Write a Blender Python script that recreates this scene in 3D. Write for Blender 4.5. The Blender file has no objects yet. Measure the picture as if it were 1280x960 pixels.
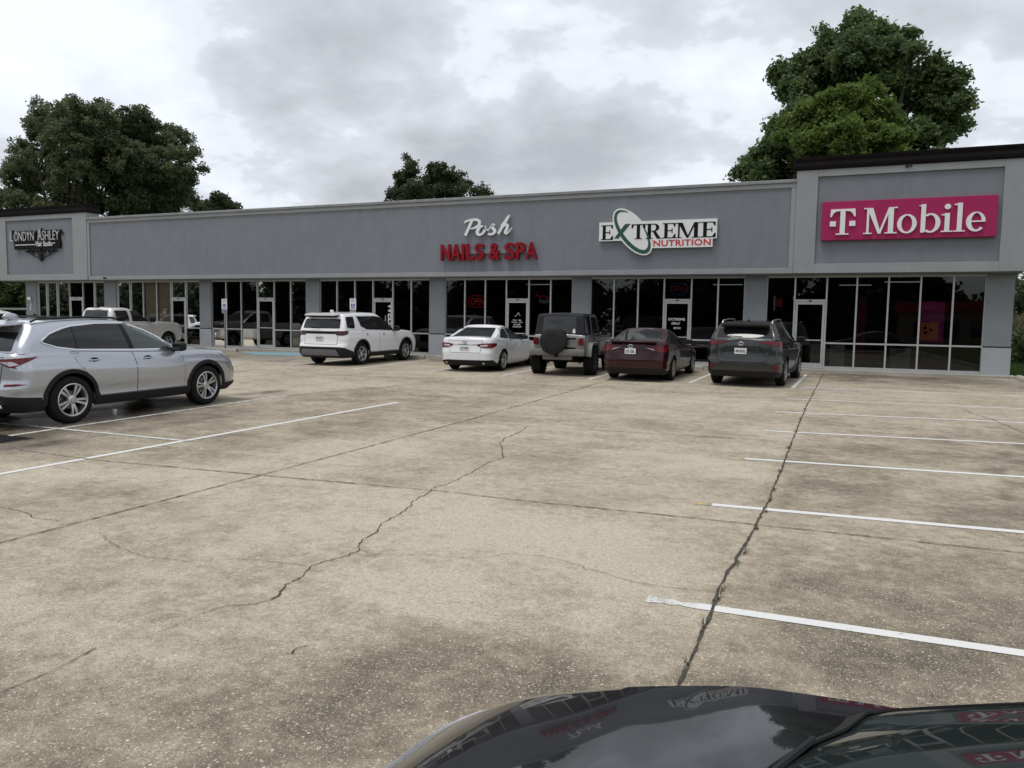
import bpy, bmesh, math, random
import numpy as np
from mathutils import Vector, Matrix
random.seed(7); RNG = np.random.default_rng(7)
S = bpy.context.scene
C = S.collection
PI = math.pi
R = math.radians

# ------------------------------------------------------------------ camera frame
# X runs along the shop front to the right, Y away from the viewer, Z up; z = 0 is the ground at the shop front.
CAM_Z = 1.55
PITCH, ROLL, YAW, FPX = 0.08228207, 0.01513079, 0.40617553, 970.0
def cam_axes():
    cy, sy = math.cos(YAW), math.sin(YAW)
    right = Vector((cy, sy, 0)); fwd = Vector((-sy, cy, 0)); up = Vector((0, 0, 1))
    f2 = fwd*math.cos(PITCH) - up*math.sin(PITCH); u2 = up*math.cos(PITCH) + fwd*math.sin(PITCH)
    return right*math.cos(ROLL) + u2*math.sin(ROLL), u2*math.cos(ROLL) - right*math.sin(ROLL), f2
AX_R, AX_U, AX_F = cam_axes()
CAM = Vector((0, 0, CAM_Z))
def ray(px, py): return AX_F + AX_R*((px-640)/FPX) - AX_U*((py-480)/FPX)
Y_KERB = 27.29
SLOPE = 0.012
def gz(y):                                   # height of the lot: it falls gently away from the shops
    return SLOPE*(max(y, -12.0)-Y_KERB) if y < Y_KERB else 0.0
def on_ground(px, py):
    d = ray(px, py); t = (SLOPE*(0-Y_KERB) - CAM_Z)/(d.z - SLOPE*d.y); return CAM + d*t
def on_plane_y(px, py, Y):
    d = ray(px, py); return CAM + d*(Y/d.y)

# ------------------------------------------------------------------ objects
def tag(o, label=None, cat=None, group=None, kind=None):
    if label: o['label'] = label
    if cat: o['category'] = cat
    if group: o['group'] = group
    if kind: o['kind'] = kind
    return o
def empty(name, loc=(0, 0, 0), rz=0.0, label=None, cat=None, group=None, parent=None):
    o = bpy.data.objects.new(name, None); C.objects.link(o)
    o.empty_display_size = 0.2
    o.location = loc; o.rotation_euler = (0, 0, rz); o.parent = parent
    return tag(o, label, cat, group)
def link(name, me, parent=None):
    o = bpy.data.objects.new(name, me); C.objects.link(o); o.parent = parent
    return o
def mesh(name, verts, faces, mat, parent=None, smooth=False, angle=None, fmats=None, loc=None):
    me = bpy.data.meshes.new(name)
    me.from_pydata([tuple(v) for v in verts], [], [tuple(f) for f in faces])
    for m in (mat if isinstance(mat, (list, tuple)) else [mat]): me.materials.append(m)
    if fmats is not None: me.polygons.foreach_set('material_index', np.asarray(fmats, dtype=np.int32))
    if smooth:
        me.polygons.foreach_set('use_smooth', np.ones(len(me.polygons), dtype=bool))
        if angle: me.set_sharp_from_angle(angle=R(angle))
    me.update()
    o = link(name, me, parent)
    if loc is not None: o.location = loc
    return o

class MB:
    """collects shapes and links them as one mesh"""
    def __init__(s): s.v = []; s.f = []; s.m = []; s.k = 0
    def add(s, V, F, m=0):
        b = len(s.v); s.v += [tuple(p) for p in V]; s.f += [tuple(i+b for i in f) for f in F]; s.m += [m]*len(F)
        return s
    def box(s, c, d, rz=0.0, bev=0.0, m=0, rot=None):
        bm = bmesh.new(); bmesh.ops.create_cube(bm, size=1.0)
        for v in bm.verts: v.co = Vector((v.co.x*d[0], v.co.y*d[1], v.co.z*d[2]))
        if bev > 0: bmesh.ops.bevel(bm, geom=bm.edges[:], offset=min(bev, 0.45*min(d)), segments=2, profile=0.5, affect='EDGES')
        M = Matrix.Translation(c) @ (rot.to_4x4() if rot else Matrix.Rotation(rz, 4, 'Z'))
        bm.verts.index_update()
        s.add([M @ v.co for v in bm.verts], [[v.index for v in f.verts] for f in bm.faces], m); bm.free(); return s
    def boxb(s, x0, x1, y0, y1, z0, z1, bev=0.0, m=0):
        return s.box(((x0+x1)/2, (y0+y1)/2, (z0+z1)/2), (abs(x1-x0), abs(y1-y0), abs(z1-z0)), 0, bev, m)
    def tube(s, pts, r, n=8, m=0, cap=True):
        pts = [Vector(p) for p in pts]; rs = r if isinstance(r, (list, tuple)) else [r]*len(pts)
        V = []; F = []; prev = None
        for i, p in enumerate(pts):
            t = (pts[min(i+1, len(pts)-1)] - pts[max(i-1, 0)]).normalized()
            a = t.cross(Vector((0, 0, 1)) if abs(t.z) < 0.95 else Vector((1, 0, 0))).normalized() if prev is None else (prev - t*prev.dot(t)).normalized()
            prev = a; b = t.cross(a)
            for k in range(n):
                th = 2*PI*k/n; V.append(p + (a*math.cos(th) + b*math.sin(th))*rs[i])
        for i in range(len(pts)-1):
            for k in range(n):
                F.append((i*n+k, i*n+(k+1) % n, (i+1)*n+(k+1) % n, (i+1)*n+k))
        if cap: F.append(tuple(range(n-1, -1, -1))); F.append(tuple((len(pts)-1)*n+k for k in range(n)))
        return s.add(V, F, m)
    def prism(s, poly, y0, y1, m=0):
        """polygon in (x, z) extruded along y"""
        n = len(poly); V = [(p[0], y0, p[1]) for p in poly] + [(p[0], y1, p[1]) for p in poly]
        F = [tuple(range(n)), tuple(range(2*n-1, n-1, -1))] + [(i, i+n, (i+1) % n+n, (i+1) % n) for i in range(n)]
        return s.add(V, F, m)
    def lathe(s, prof, axis='y', n=32, c=(0, 0, 0), m=0):
        """prof: (radius, along) pairs"""
        V = []; F = []
        for r, a in prof:
            for k in range(n):
                th = 2*PI*k/n; u, w = r*math.cos(th), r*math.sin(th)
                V.append((c[0]+u, c[1]+a, c[2]+w) if axis == 'y' else (c[0]+u, c[1]+w, c[2]+a))
        for i in range(len(prof)-1):
            for k in range(n):
                F.append((i*n+k, i*n+(k+1) % n, (i+1)*n+(k+1) % n, (i+1)*n+k))
        return s.add(V, F, m)
    def build(s, name, mat, parent=None, smooth=False, angle=None, loc=None):
        me_o = mesh(name, s.v, s.f, mat, parent, smooth, angle, s.m if isinstance(mat, (list, tuple)) else None, loc)
        bm = bmesh.new(); bm.from_mesh(me_o.data); bmesh.ops.recalc_face_normals(bm, faces=bm.faces[:]); bm.to_mesh(me_o.data); bm.free()
        if smooth and angle: me_o.data.set_sharp_from_angle(angle=R(angle))
        return me_o

def text_mesh(s, size=1.0, bold=0.0, depth=0.0, align='LEFT', spacing=1.0):
    cu = bpy.data.curves.new('t', 'FONT'); cu.body = s; cu.size = size; cu.offset = bold; cu.extrude = depth
    cu.align_x = align; cu.space_character = spacing; cu.resolution_u = 4
    o = bpy.data.objects.new('t', cu); C.objects.link(o)
    dg = bpy.context.evaluated_depsgraph_get()
    me = bpy.data.meshes.new_from_object(o.evaluated_get(dg))
    bpy.data.objects.remove(o); bpy.data.curves.remove(cu)
    return me
def text(name, s, mat, parent, loc, w=None, h=None, bold=0.0, depth=0.01, rot=(PI/2, 0, 0), spacing=1.0, origin='left'):
    """writing as a solid, scaled to w x h, its lower left corner (or centre) at loc"""
    me = text_mesh(s, 1.0, bold, 0.5, 'LEFT', spacing)
    n = len(me.vertices); co = np.zeros(n*3); me.vertices.foreach_get('co', co); co = co.reshape(-1, 3)
    lo, hi = co.min(0), co.max(0); sx = (w/(hi[0]-lo[0])) if w else None; sy = (h/(hi[1]-lo[1])) if h else None
    sx = sx or sy; sy = sy or sx
    co[:, 0] = (co[:, 0]-lo[0])*sx; co[:, 1] = (co[:, 1]-lo[1])*sy; co[:, 2] = co[:, 2]*depth
    if origin == 'center': co[:, 0] -= (hi[0]-lo[0])*sx/2; co[:, 1] -= (hi[1]-lo[1])*sy/2
    me.vertices.foreach_set('co', co.ravel()); me.materials.clear(); me.materials.append(mat); me.update()
    me.name = name
    o = link(name, me, parent); o.location = loc; o.rotation_euler = rot
    return o

# ------------------------------------------------------------------ materials
def nmat(name):
    m = bpy.data.materials.new(name); m.use_nodes = True
    nt = m.node_tree; b = nt.nodes['Principled BSDF']
    return m, nt, b
def N(nt, t, **kw):
    n = nt.nodes.new(t)
    for k, v in kw.items():
        if hasattr(n, k) and k not in n.inputs: setattr(n, k, v)
        else: n.inputs[k].default_value = v
    return n
def L(nt, a, b): nt.links.new(a, b)
def ramp(nt, fac, stops):
    n = nt.nodes.new('ShaderNodeValToRGB'); el = n.color_ramp.elements
    while len(el) < len(stops): el.new(0.5)
    for e, (p, c) in zip(el, stops): e.position = p; e.color = (*c, 1) if len(c) == 3 else c
    L(nt, fac, n.inputs[0]); return n.outputs[0]
def mixc(nt, fac, a, b, mode='MIX'):
    n = nt.nodes.new('ShaderNodeMix'); n.data_type = 'RGBA'; n.blend_type = mode
    for sock, val in ((n.inputs[0], fac), (n.inputs[6], a), (n.inputs[7], b)):
        if hasattr(val, 'is_linked') or isinstance(val, bpy.types.NodeSocket): L(nt, val, sock)
        elif isinstance(val, (tuple, list)): sock.default_value = (*val, 1) if len(val) == 3 else val
        else: sock.default_value = val
    return n.outputs[2]
def mth(nt, op, a, b=0.0, c=None, clamp=False):
    n = nt.nodes.new('ShaderNodeMath'); n.operation = op; n.use_clamp = clamp
    for i, val in enumerate((a, b, c)):
        if val is None: continue
        if isinstance(val, bpy.types.NodeSocket): L(nt, val, n.inputs[i])
        else: n.inputs[i].default_value = val
    return n.outputs[0]
def coords(nt, scale=(1, 1, 1), kind='Object'):
    tc = nt.nodes.new('ShaderNodeTexCoord'); mp = nt.nodes.new('ShaderNodeMapping'); mp.inputs['Scale'].default_value = scale
    L(nt, tc.outputs[kind], mp.inputs[0]); return mp.outputs[0]
def noise(nt, vec, scale, detail=3.0, rough=0.55, dist=0.0):
    n = N(nt, 'ShaderNodeTexNoise'); n.inputs['Scale'].default_value = scale; n.inputs['Detail'].default_value = detail
    n.inputs['Roughness'].default_value = rough; n.inputs['Distortion'].default_value = dist
    L(nt, vec, n.inputs['Vector']); return n.outputs['Fac']
def bump(nt, b, h, strength=0.3, dist=0.01):
    n = N(nt, 'ShaderNodeBump'); n.inputs['Strength'].default_value = strength; n.inputs['Distance'].default_value = dist
    L(nt, h, n.inputs['Height']); L(nt, n.outputs[0], b.inputs['Normal'])

def simple(name, col, rough=0.5, metal=0.0, var=0.08, scale=6.0, spec=0.5, bmp=0.0, coat=0.0):
    """plain material with a slight uneven tone and gloss"""
    m, nt, b = nmat(name); v = coords(nt)
    f = noise(nt, v, scale, 4)
    lo = tuple(c*(1-var) for c in col); hi = tuple(min(1, c*(1+var)) for c in col)
    L(nt, ramp(nt, f, [(0.3, lo), (0.7, hi)]), b.inputs['Base Color'])
    L(nt, mth(nt, 'MULTIPLY_ADD', f, 0.12, max(0.0, rough-0.06)), b.inputs['Roughness'])
    b.inputs['Metallic'].default_value = metal; b.inputs['Specular IOR Level'].default_value = spec
    b.inputs['Coat Weight'].default_value = coat; b.inputs['Coat Roughness'].default_value = 0.05
    if bmp: bump(nt, b, noise(nt, v, scale*12, 3), bmp, 0.004)
    return m
def paint(name, col, metal=0.6, rough=0.35, coat=1.0, flake=0.06, dirt=0.10):
    m, nt, b = nmat(name); v = coords(nt)
    f = noise(nt, v, 900.0, 1); g = noise(nt, v, 1.7, 4)
    c = mixc(nt, f, tuple(x*(1-flake) for x in col), tuple(min(1, x*(1+flake)) for x in col))
    sep = N(nt, 'ShaderNodeSeparateXYZ'); L(nt, v, sep.inputs[0])
    low = mth(nt, 'MULTIPLY', mth(nt, 'SUBTRACT', 0.75, sep.outputs[2], clamp=True), mth(nt, 'MULTIPLY', g, 2*dirt), clamp=True)   # road dust low on the sides
    L(nt, mixc(nt, low, c, (0.16, 0.14, 0.115)), b.inputs['Base Color'])
    b.inputs['Metallic'].default_value = metal
    L(nt, mth(nt, 'MULTIPLY_ADD', g, 0.1, rough-0.05), b.inputs['Roughness'])
    b.inputs['Specular IOR Level'].default_value = 0.5 if metal > 0.3 else 0.1
    b.inputs['Coat Weight'].default_value = coat
    L(nt, mth(nt, 'MULTIPLY_ADD', g, 0.03, 0.008), b.inputs['Coat Roughness'])
    return m
def emit(name, col, strength):
    m, nt, b = nmat(name); b.inputs['Base Color'].default_value = (*col, 1)
    b.inputs['Emission Color'].default_value = (*col, 1); b.inputs['Emission Strength'].default_value = strength
    return m

M = {}
M['tyre'] = simple('tyre_rubber', (0.014, 0.014, 0.0145), 0.8, 0, 0.25, 20, 0.15, 0.2)
M['alloy'] = simple('alloy_rim', (0.52, 0.53, 0.55), 0.28, 0.9, 0.08, 12)
M['alloy_dull'] = simple('dull_alloy', (0.30, 0.31, 0.32), 0.38, 0.85, 0.1, 12)
M['alloy_black'] = simple('black_alloy', (0.03, 0.03, 0.032), 0.4, 0.3, 0.1, 12)
M['chrome'] = simple('chrome', (0.75, 0.76, 0.78), 0.12, 1.0, 0.03, 8)
M['plastic'] = simple('black_plastic', (0.017, 0.0175, 0.0185), 0.6, 0, 0.2, 15, 0.2, 0.1)
M['plastic_grey'] = simple('grey_plastic', (0.13, 0.133, 0.137), 0.5, 0.1, 0.1, 15)
M['under'] = simple('underbody', (0.012, 0.012, 0.012), 0.9, 0, 0.3, 5, 0.1)
M['gap'] = simple('panel_gap', (0.010, 0.010, 0.011), 0.7, 0, 0.1, 5, 0.2)
M['plate'] = simple('plate_white', (0.62, 0.63, 0.62), 0.45, 0, 0.05, 30)
M['plate_ink'] = simple('plate_ink', (0.03, 0.04, 0.08), 0.5)
def glassmat(name, col, rough=0.03, spec=0.55):
    m, nt, b = nmat(name); v = coords(nt); f = noise(nt, v, 3.0, 3)
    L(nt, mixc(nt, f, tuple(c*0.8 for c in col), tuple(c*1.2 for c in col)), b.inputs['Base Color'])
    L(nt, mth(nt, 'MULTIPLY_ADD', f, 0.04, rough), b.inputs['Roughness'])
    b.inputs['Specular IOR Level'].default_value = spec; b.inputs['IOR'].default_value = 1.52
    return m
M['glass'] = glassmat('car_glass', (0.012, 0.014, 0.015))
M['glass_clear'] = glassmat('lighter_car_glass', (0.055, 0.072, 0.072))
M['lamp_red'] = simple('red_lens', (0.115, 0.003, 0.007), 0.15, 0, 0.2, 25, 0.3, 0, 0.35)
M['lamp_dark'] = simple('smoked_lens', (0.035, 0.008, 0.011), 0.15, 0, 0.2, 25, 0.3, 0, 0.4)
M['lamp_white'] = simple('clear_lens', (0.50, 0.50, 0.52), 0.12, 0.2, 0.15, 40, 0.6, 0, 1.0)
M['white'] = paint('white_car_paint', (0.78, 0.79, 0.80), 0.0, 0.35, 1.0, 0.02, 0.12)
M['pearl'] = paint('pearl_white_paint', (0.74, 0.75, 0.77), 0.05, 0.32, 1.0, 0.03, 0.10)
M['silver'] = paint('silver_paint', (0.47, 0.495, 0.535), 0.75, 0.28, 1.0, 0.08, 0.10)
M['jeep'] = paint('pale_pewter_paint', (0.26, 0.255, 0.238), 0.5, 0.38, 0.8, 0.06, 0.25)
M['maroon'] = paint('maroon_paint', (0.030, 0.0042, 0.0075), 0.30, 0.30, 0.7, 0.1, 0.10)
M['graphite'] = paint('graphite_paint', (0.021, 0.024, 0.024), 0.4, 0.30, 0.7, 0.1, 0.15)
M['pewter'] = paint('beige_silver_paint', (0.70, 0.685, 0.65), 0.45, 0.35, 1.0, 0.07, 0.15)
M['black'] = paint('black_car_paint', (0.004, 0.0045, 0.007), 0.0, 0.22, 0.75, 0.1, 0.0)
M['softtop'] = simple('black_hardtop', (0.014, 0.015, 0.019), 0.55, 0, 0.15, 15, 0.25, 0.15)
M['vinyl'] = simple('black_vinyl_cover', (0.016, 0.016, 0.0165), 0.5, 0, 0.2, 8, 0.25, 0.1)
M['flare'] = simple('grey_fender_plastic', (0.16, 0.158, 0.15), 0.5, 0.1, 0.12, 14, 0.4, 0.1)
# ------------------------------------------------------------------ vehicles
def pchip(xs, ys, x):
    """smooth monotone interpolation"""
    xs = np.asarray(xs, float); ys = np.asarray(ys, float); x = np.clip(np.asarray(x, float), xs[0], xs[-1])
    h = np.diff(xs); d = np.diff(ys)/h; m = np.zeros(len(xs)); m[0] = d[0]; m[-1] = d[-1]
    for i in range(1, len(xs)-1):
        if d[i-1]*d[i] > 0:
            w1 = 2*h[i]+h[i-1]; w2 = h[i]+2*h[i-1]; m[i] = (w1+w2)/(w1/d[i-1]+w2/d[i])
    i = np.clip(np.searchsorted(xs, x)-1, 0, len(h)-1); t = (x-xs[i])/h[i]
    return ys[i]*(2*t**3-3*t**2+1)+h[i]*m[i]*(t**3-2*t**2+t)+ys[i+1]*(-2*t**3+3*t**2)+h[i]*m[i+1]*(t**3-t**2)
def curve(pts): xs = [p[0] for p in pts]; ys = [p[1] for p in pts]; return lambda x: pchip(xs, ys, x)

class Surf:
    """one tier of a body: plan outlines stacked from zlo(x) to zhi(x). x forward, y left, the chart covers the right half and mirrors."""
    def __init__(s, levels, zlo, zhi, rear=(0.05, 0.25, 0.25), front=(0.12, 0.45, 0.4), taper=0.02, xs=None, nside=70, nv=49):
        s.zlo, s.zhi = zlo, zhi
        s.vs = np.linspace(0, 1, nv)
        lv = [l[0] for l in levels]
        XR, XF, W = (pchip(lv, [l[i] for l in levels], s.vs) for i in (1, 2, 3))
        nr, nc = 9, 10; rows = []
        for xr, xf, w in zip(XR, XF, W):
            br, rl, rw = rear; bf, fl, fw = front
            pts = []
            y1 = w-min(rw, 0.8*w); y2 = w-min(fw, 0.8*w)
            for y in np.linspace(0, y1, nr): pts.append((xr+br*(y/w)**2, y))
            xa = xr+br*(y1/w)**2
            for th in np.linspace(0, PI/2, nc+1)[1:]: pts.append((xa+rl*(1-math.cos(th)), y1+(w-y1)*math.sin(th)))
            xb = xf-bf*(y2/w)**2
            u = np.linspace(0, 1, nside+1)[1:-1]
            for x in (xa+rl)+(xb-fl-xa-rl)*u: pts.append((x, w))
            for th in np.linspace(PI/2, 0, nc+1)[:-1]: pts.append((xb-fl*(1-math.cos(th)), y2+(w-y2)*math.sin(th)))
            for y in np.linspace(y2, 0, nr): pts.append((xf-bf*(y/w)**2, y))
            P = np.array(pts); xm = (xr+xf)/2; hl = (xf-xr)/2
            P[:, 1] *= 1-taper*((P[:, 0]-xm)/hl)**2
            rows.append(P)
        s.T = np.array(rows)                        # [v, k, 2]
        s.nk = s.T.shape[1]; s.kr = nr+nc-1; s.kf = s.nk-nr-nc
        s.nr, s.nc = nr, nc
        ref = s.row(0.6); s.A = np.concatenate([[0], np.cumsum(np.hypot(*np.diff(ref, axis=0).T))])
    def row(s, v):
        f = np.clip(v, 0, 1)*(len(s.vs)-1); i = min(int(f), len(s.vs)-2); t = f-i
        return s.T[i]*(1-t)+s.T[i+1]*t
    def v_of(s, x, z): return float(np.clip((z-s.zlo(x))/max(1e-3, float(s.zhi(x)-s.zlo(x))), 0, 1))
    def side(s, x, z):
        r = s.row(s.v_of(x, z)); a, b = s.nr-1, s.nk-s.nr+1
        return np.array([x, -np.interp(x, r[a:b, 0], r[a:b, 1]), z])
    def rear(s, y, z):
        x = s.T[24, 0, 0]
        for _ in range(6):
            r = s.row(s.v_of(x, z)); b = s.kr+1; x = float(np.interp(abs(y), r[:b, 1], r[:b, 0]))
        return np.array([x, y, z])
    def front(s, y, z):
        x = s.T[24, -1, 0]
        for _ in range(6):
            r = s.row(s.v_of(x, z)); b = s.kf; q = r[b:][::-1]; x = float(np.interp(abs(y), q[:, 1], q[:, 0]))
        return np.array([x, y, z])
    def wrap(s, a, z):
        k = float(np.interp(abs(a), s.A, np.arange(s.nk))); i = min(int(k), s.nk-2); t = k-i; v = 0.6
        for _ in range(6):
            r = s.row(v); p = r[i]*(1-t)+r[i+1]*t; v = s.v_of(p[0], z)
        return np.array([p[0], -p[1] if a >= 0 else p[1], z])
    def top(s, x, y):
        return np.array([x, y, 0])
    def ra(s, y): r = s.row(0.6); return float(np.interp(abs(y), r[:s.kr+1, 1], s.A[:s.kr+1]))*(1 if y <= 0 else -1)     # chart position of a point on the rear face
    def sa(s, x): r = s.row(0.6); a, b = s.nr-1, s.nk-s.nr+1; return float(np.interp(x, r[a:b, 0], s.A[a:b]))               # ... of a point on the right side
    def at(s, mode, u, z, off=0.0):
        f = getattr(s, mode); p = f(u, z); e = 0.012
        n = np.cross(f(u+e, z)-f(u-e, z), f(u, z+e)-f(u, z-e)); q = np.linalg.norm(n)
        n = n/q if q > 1e-9 else np.array([0, -1.0, 0])
        ctr = np.array([(s.T[24, 0, 0]+s.T[24, -1, 0])/2, 0, z])
        o = {'side': np.array([0, -1.0, 0]), 'rear': np.array([-1.0, 0, 0.1]), 'front': np.array([1.0, 0, 0.1])}.get(mode, p-ctr)
        if n.dot(o) < 0: n = -n
        return p+n*off
    def shell(s, arches=(), crown=0.03, vs=None, lid=True, xdense=()):
        """full mesh: both halves, wheel arches cut, lid on top"""
        vs = vs if vs is not None else np.linspace(0, 1, 26)
        V = []; ring = None; n = s.nk; xr = s.T[24, 0, 0]
        ks = np.arange(n)
        # add samples on the side around each arch so that its edge is round
        extra = []
        r0 = s.row(0.3)
        for ax, az, ar in arches:
            for th in np.linspace(0, PI, 33): extra.append(float(np.interp(ax-ar*math.cos(th), r0[s.kr:s.kf+1, 0], np.arange(s.kr, s.kf+1))))
        ks = np.unique(np.round(np.concatenate([ks, extra]), 3)) if extra else ks.astype(float)
        n = len(ks); grid = []
        for v in vs:
            r = s.row(v); x = np.interp(ks, np.arange(s.nk), r[:, 0]); y = np.interp(ks, np.arange(s.nk), r[:, 1])
            lo, hi = s.zlo(x), s.zhi(x); z = lo+v*(hi-lo)
            clip = np.zeros(n, bool)
            for ax, az, ar in arches:
                d = np.abs(x-ax); inside = (d < ar) & (ks > s.nr) & (ks < s.nk-s.nr)
                zz = az+np.sqrt(np.maximum(0, ar*ar-d*d)); c = inside & (z < zz)
                z = np.where(c, zz, z); clip |= c
            grid.append((x, y, z, clip))
        seq = [(k, 1) for k in range(n-2, 0, -1)]+[(k, -1) for k in range(n)]
        m = len(seq); F = []; bad = []
        for x, y, z, c in grid:
            for k, sg in seq: V.append((x[k], sg*y[k], z[k])); bad.append(bool(c[k]))
        for j in range(len(vs)-1):
            for i in range(m):
                q = (j*m+i, j*m+(i+1) % m, (j+1)*m+(i+1) % m, (j+1)*m+i)
                if all(bad[t] for t in q): continue
                F.append(q)
        if lid:
            x, y, z, _ = grid[-1]; base = (len(vs)-1)*m; mm = [0.97, 0.9, 0.78, 0.6, 0.4, 0.2, 0.0]
            wmax = y.max(); idx = {}
            prevR = {k: base+(n-2)+k for k in range(n)}; prevL = {k: base+(n-2-k) for k in range(1, n-1)}; prevL[0] = prevR[0]; prevL[n-1] = prevR[n-1]
            for q in mm:
                cr = crown*np.clip(y/wmax, 0, 1)**1.0*(1-q*q)
                nR, nL = {}, {}
                for k in range(1, n-1):
                    zz = z[k]+cr[k]
                    nR[k] = len(V); V.append((x[k], -y[k]*q, zz))
                    if q == 0: nL[k] = nR[k]
                    else: nL[k] = len(V); V.append((x[k], y[k]*q, zz))
                nR[0] = nL[0] = prevR[0]; nR[n-1] = nL[n-1] = prevR[n-1]
                for k in range(n-1):
                    for a, b in ((prevR, nR), (prevL, nL)):
                        f = []
                        for t in (a[k], a[k+1], b[k+1], b[k]):
                            if t not in f: f.append(t)
                        if len(f) >= 3: F.append(tuple(f))
                prevR, prevL = nR, nL
        return V, F
def finish(V, F, name, mat, parent, angle=38):
    bm = bmesh.new(); vs = [bm.verts.new(v) for v in V]
    for f in F:
        try: bm.faces.new([vs[i] for i in f])
        except ValueError: pass
    bmesh.ops.remove_doubles(bm, verts=bm.verts[:], dist=0.0004)
    bmesh.ops.recalc_face_normals(bm, faces=bm.faces[:])
    me = bpy.data.meshes.new(name); 
    loose = [v for v in bm.verts if not v.link_faces]; bmesh.ops.delete(bm, geom=loose, context='VERTS')
    for f in bm.faces: f.smooth = True
    bm.to_mesh(me); bm.free(); me.materials.append(mat); me.set_sharp_from_angle(angle=R(angle))
    return link(name, me, parent)
def chaikin(poly, n=2):
    for _ in range(n):
        o = []
        for i in range(len(poly)):
            a, b = np.array(poly[i], float), np.array(poly[(i+1) % len(poly)], float)
            o += [tuple(a*0.75+b*0.25), tuple(a*0.25+b*0.75)]
        poly = o
    return poly
def soften(poly, r=0.045):
    """corners cut to a small radius"""
    o = []; n = len(poly)
    for i in range(n):
        a, p, c = (np.array(poly[k], float) for k in ((i-1) % n, i, (i+1) % n)); la, lc = np.linalg.norm(a-p), np.linalg.norm(c-p)
        p0 = p+(a-p)*min(r/la, 0.4); p1 = p+(c-p)*min(r/lc, 0.4)
        for t in (0, 0.25, 0.5, 0.75, 1): o.append(tuple(p0*(1-t)**2+p*2*t*(1-t)+p1*t*t))
    return o
def patch(name, surf, mode, poly, off, mat, parent, round_=0, step=0.07, thick=None, mirror=False):
    """a panel lying on the body: polygon in chart (u, z), draped on the surface, lifted by off, with edges going down to it"""
    if round_: poly = soften(poly, 0.045*round_)
    if name in ('window', 'rear_window', 'windscreen', 'pillar_trim', 'door_frame'): step = min(step, 0.045)
    bm = bmesh.new(); f = bm.faces.new([bm.verts.new((p[0], p[1], 0)) for p in poly])
    lo = np.min(poly, 0); hi = np.max(poly, 0)
    for ax in (0, 1):
        for c in np.arange(lo[ax]+step, hi[ax]-0.2*step, step):
            co = Vector((0, 0, 0)); co[ax] = c; no = Vector((0, 0, 0)); no[ax] = 1
            bmesh.ops.bisect_plane(bm, geom=bm.verts[:]+bm.edges[:]+bm.faces[:], plane_co=co, plane_no=no)
    bmesh.ops.triangulate(bm, faces=bm.faces[:])
    bnd = [e for e in bm.edges if e.is_boundary]
    uv = {v: (v.co.x, v.co.y) for v in bm.verts}
    ret = bmesh.ops.extrude_edge_only(bm, edges=bnd)
    low = set(g for g in ret['geom'] if isinstance(g, bmesh.types.BMVert))
    t = thick if thick is not None else off+0.004
    for v in list(bm.verts):
        u, z = v.co.x, v.co.y; v.co = Vector(surf.at(mode, u, z, off-t if v in low else off))
    bmesh.ops.recalc_face_normals(bm, faces=bm.faces[:])
    for f in bm.faces: f.smooth = True
    out = []
    for sg in ((1, -1) if mirror else (1,)):
        b2 = bm.copy()
        if sg < 0:
            for v in b2.verts: v.co.y = -v.co.y
            bmesh.ops.reverse_faces(b2, faces=b2.faces[:])
        # make faces look outward
        me = bpy.data.meshes.new(name); b2.to_mesh(me); b2.free(); me.materials.append(mat); me.set_sharp_from_angle(angle=R(40))
        out.append(link(name, me, parent))
    bm.free()
    return out if mirror else out[0]
def ribbon(name, surf, mode, line, w, off, mat, parent, closed=False, mirror=False, step=0.05):
    """a narrow strip along a line of the chart"""
    P = [np.array(p, float) for p in line]
    if closed: P.append(P[0])
    D = []
    for a, b in zip(P[:-1], P[1:]):
        k = max(1, int(np.linalg.norm(b-a)/step))
        for i in range(k): D.append(a+(b-a)*i/k)
    if not closed: D.append(P[-1])
    V = []; F = []; n = len(D)
    for i, p in enumerate(D):
        a = D[(i-1) % n] if closed else D[max(i-1, 0)]; b = D[(i+1) % n] if closed else D[min(i+1, n-1)]
        t = (b-a)/max(1e-9, np.linalg.norm(b-a)); q = np.array([-t[1], t[0]])*w/2
        for sg, o in ((1, off-0.006), (1, off), (-1, off), (-1, off-0.006)): V.append(surf.at(mode, p[0]+sg*q[0], p[1]+sg*q[1], o))
    for i in range(n if closed else n-1):
        j = (i+1) % n
        for c in range(3): F.append((i*4+c, i*4+c+1, j*4+c+1, j*4+c))
    r = []
    for sg in ((1, -1) if mirror else (1,)):
        r.append(finish([(v[0], sg*v[1], v[2]) for v in V], F, name, mat, parent, 40))
    return r if mirror else r[0]
def arch_poly(ax, az, r0, r1, a0=-10, a1=190, n=22, r0b=None):
    o = [(ax+r1*math.cos(R(a)), az+r1*math.sin(R(a))) for a in np.linspace(a0, a1, n)]
    return o+[(ax+r0*math.cos(R(a)), az+r0*math.sin(R(a))) for a in np.linspace(a1, a0, n)]

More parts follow.
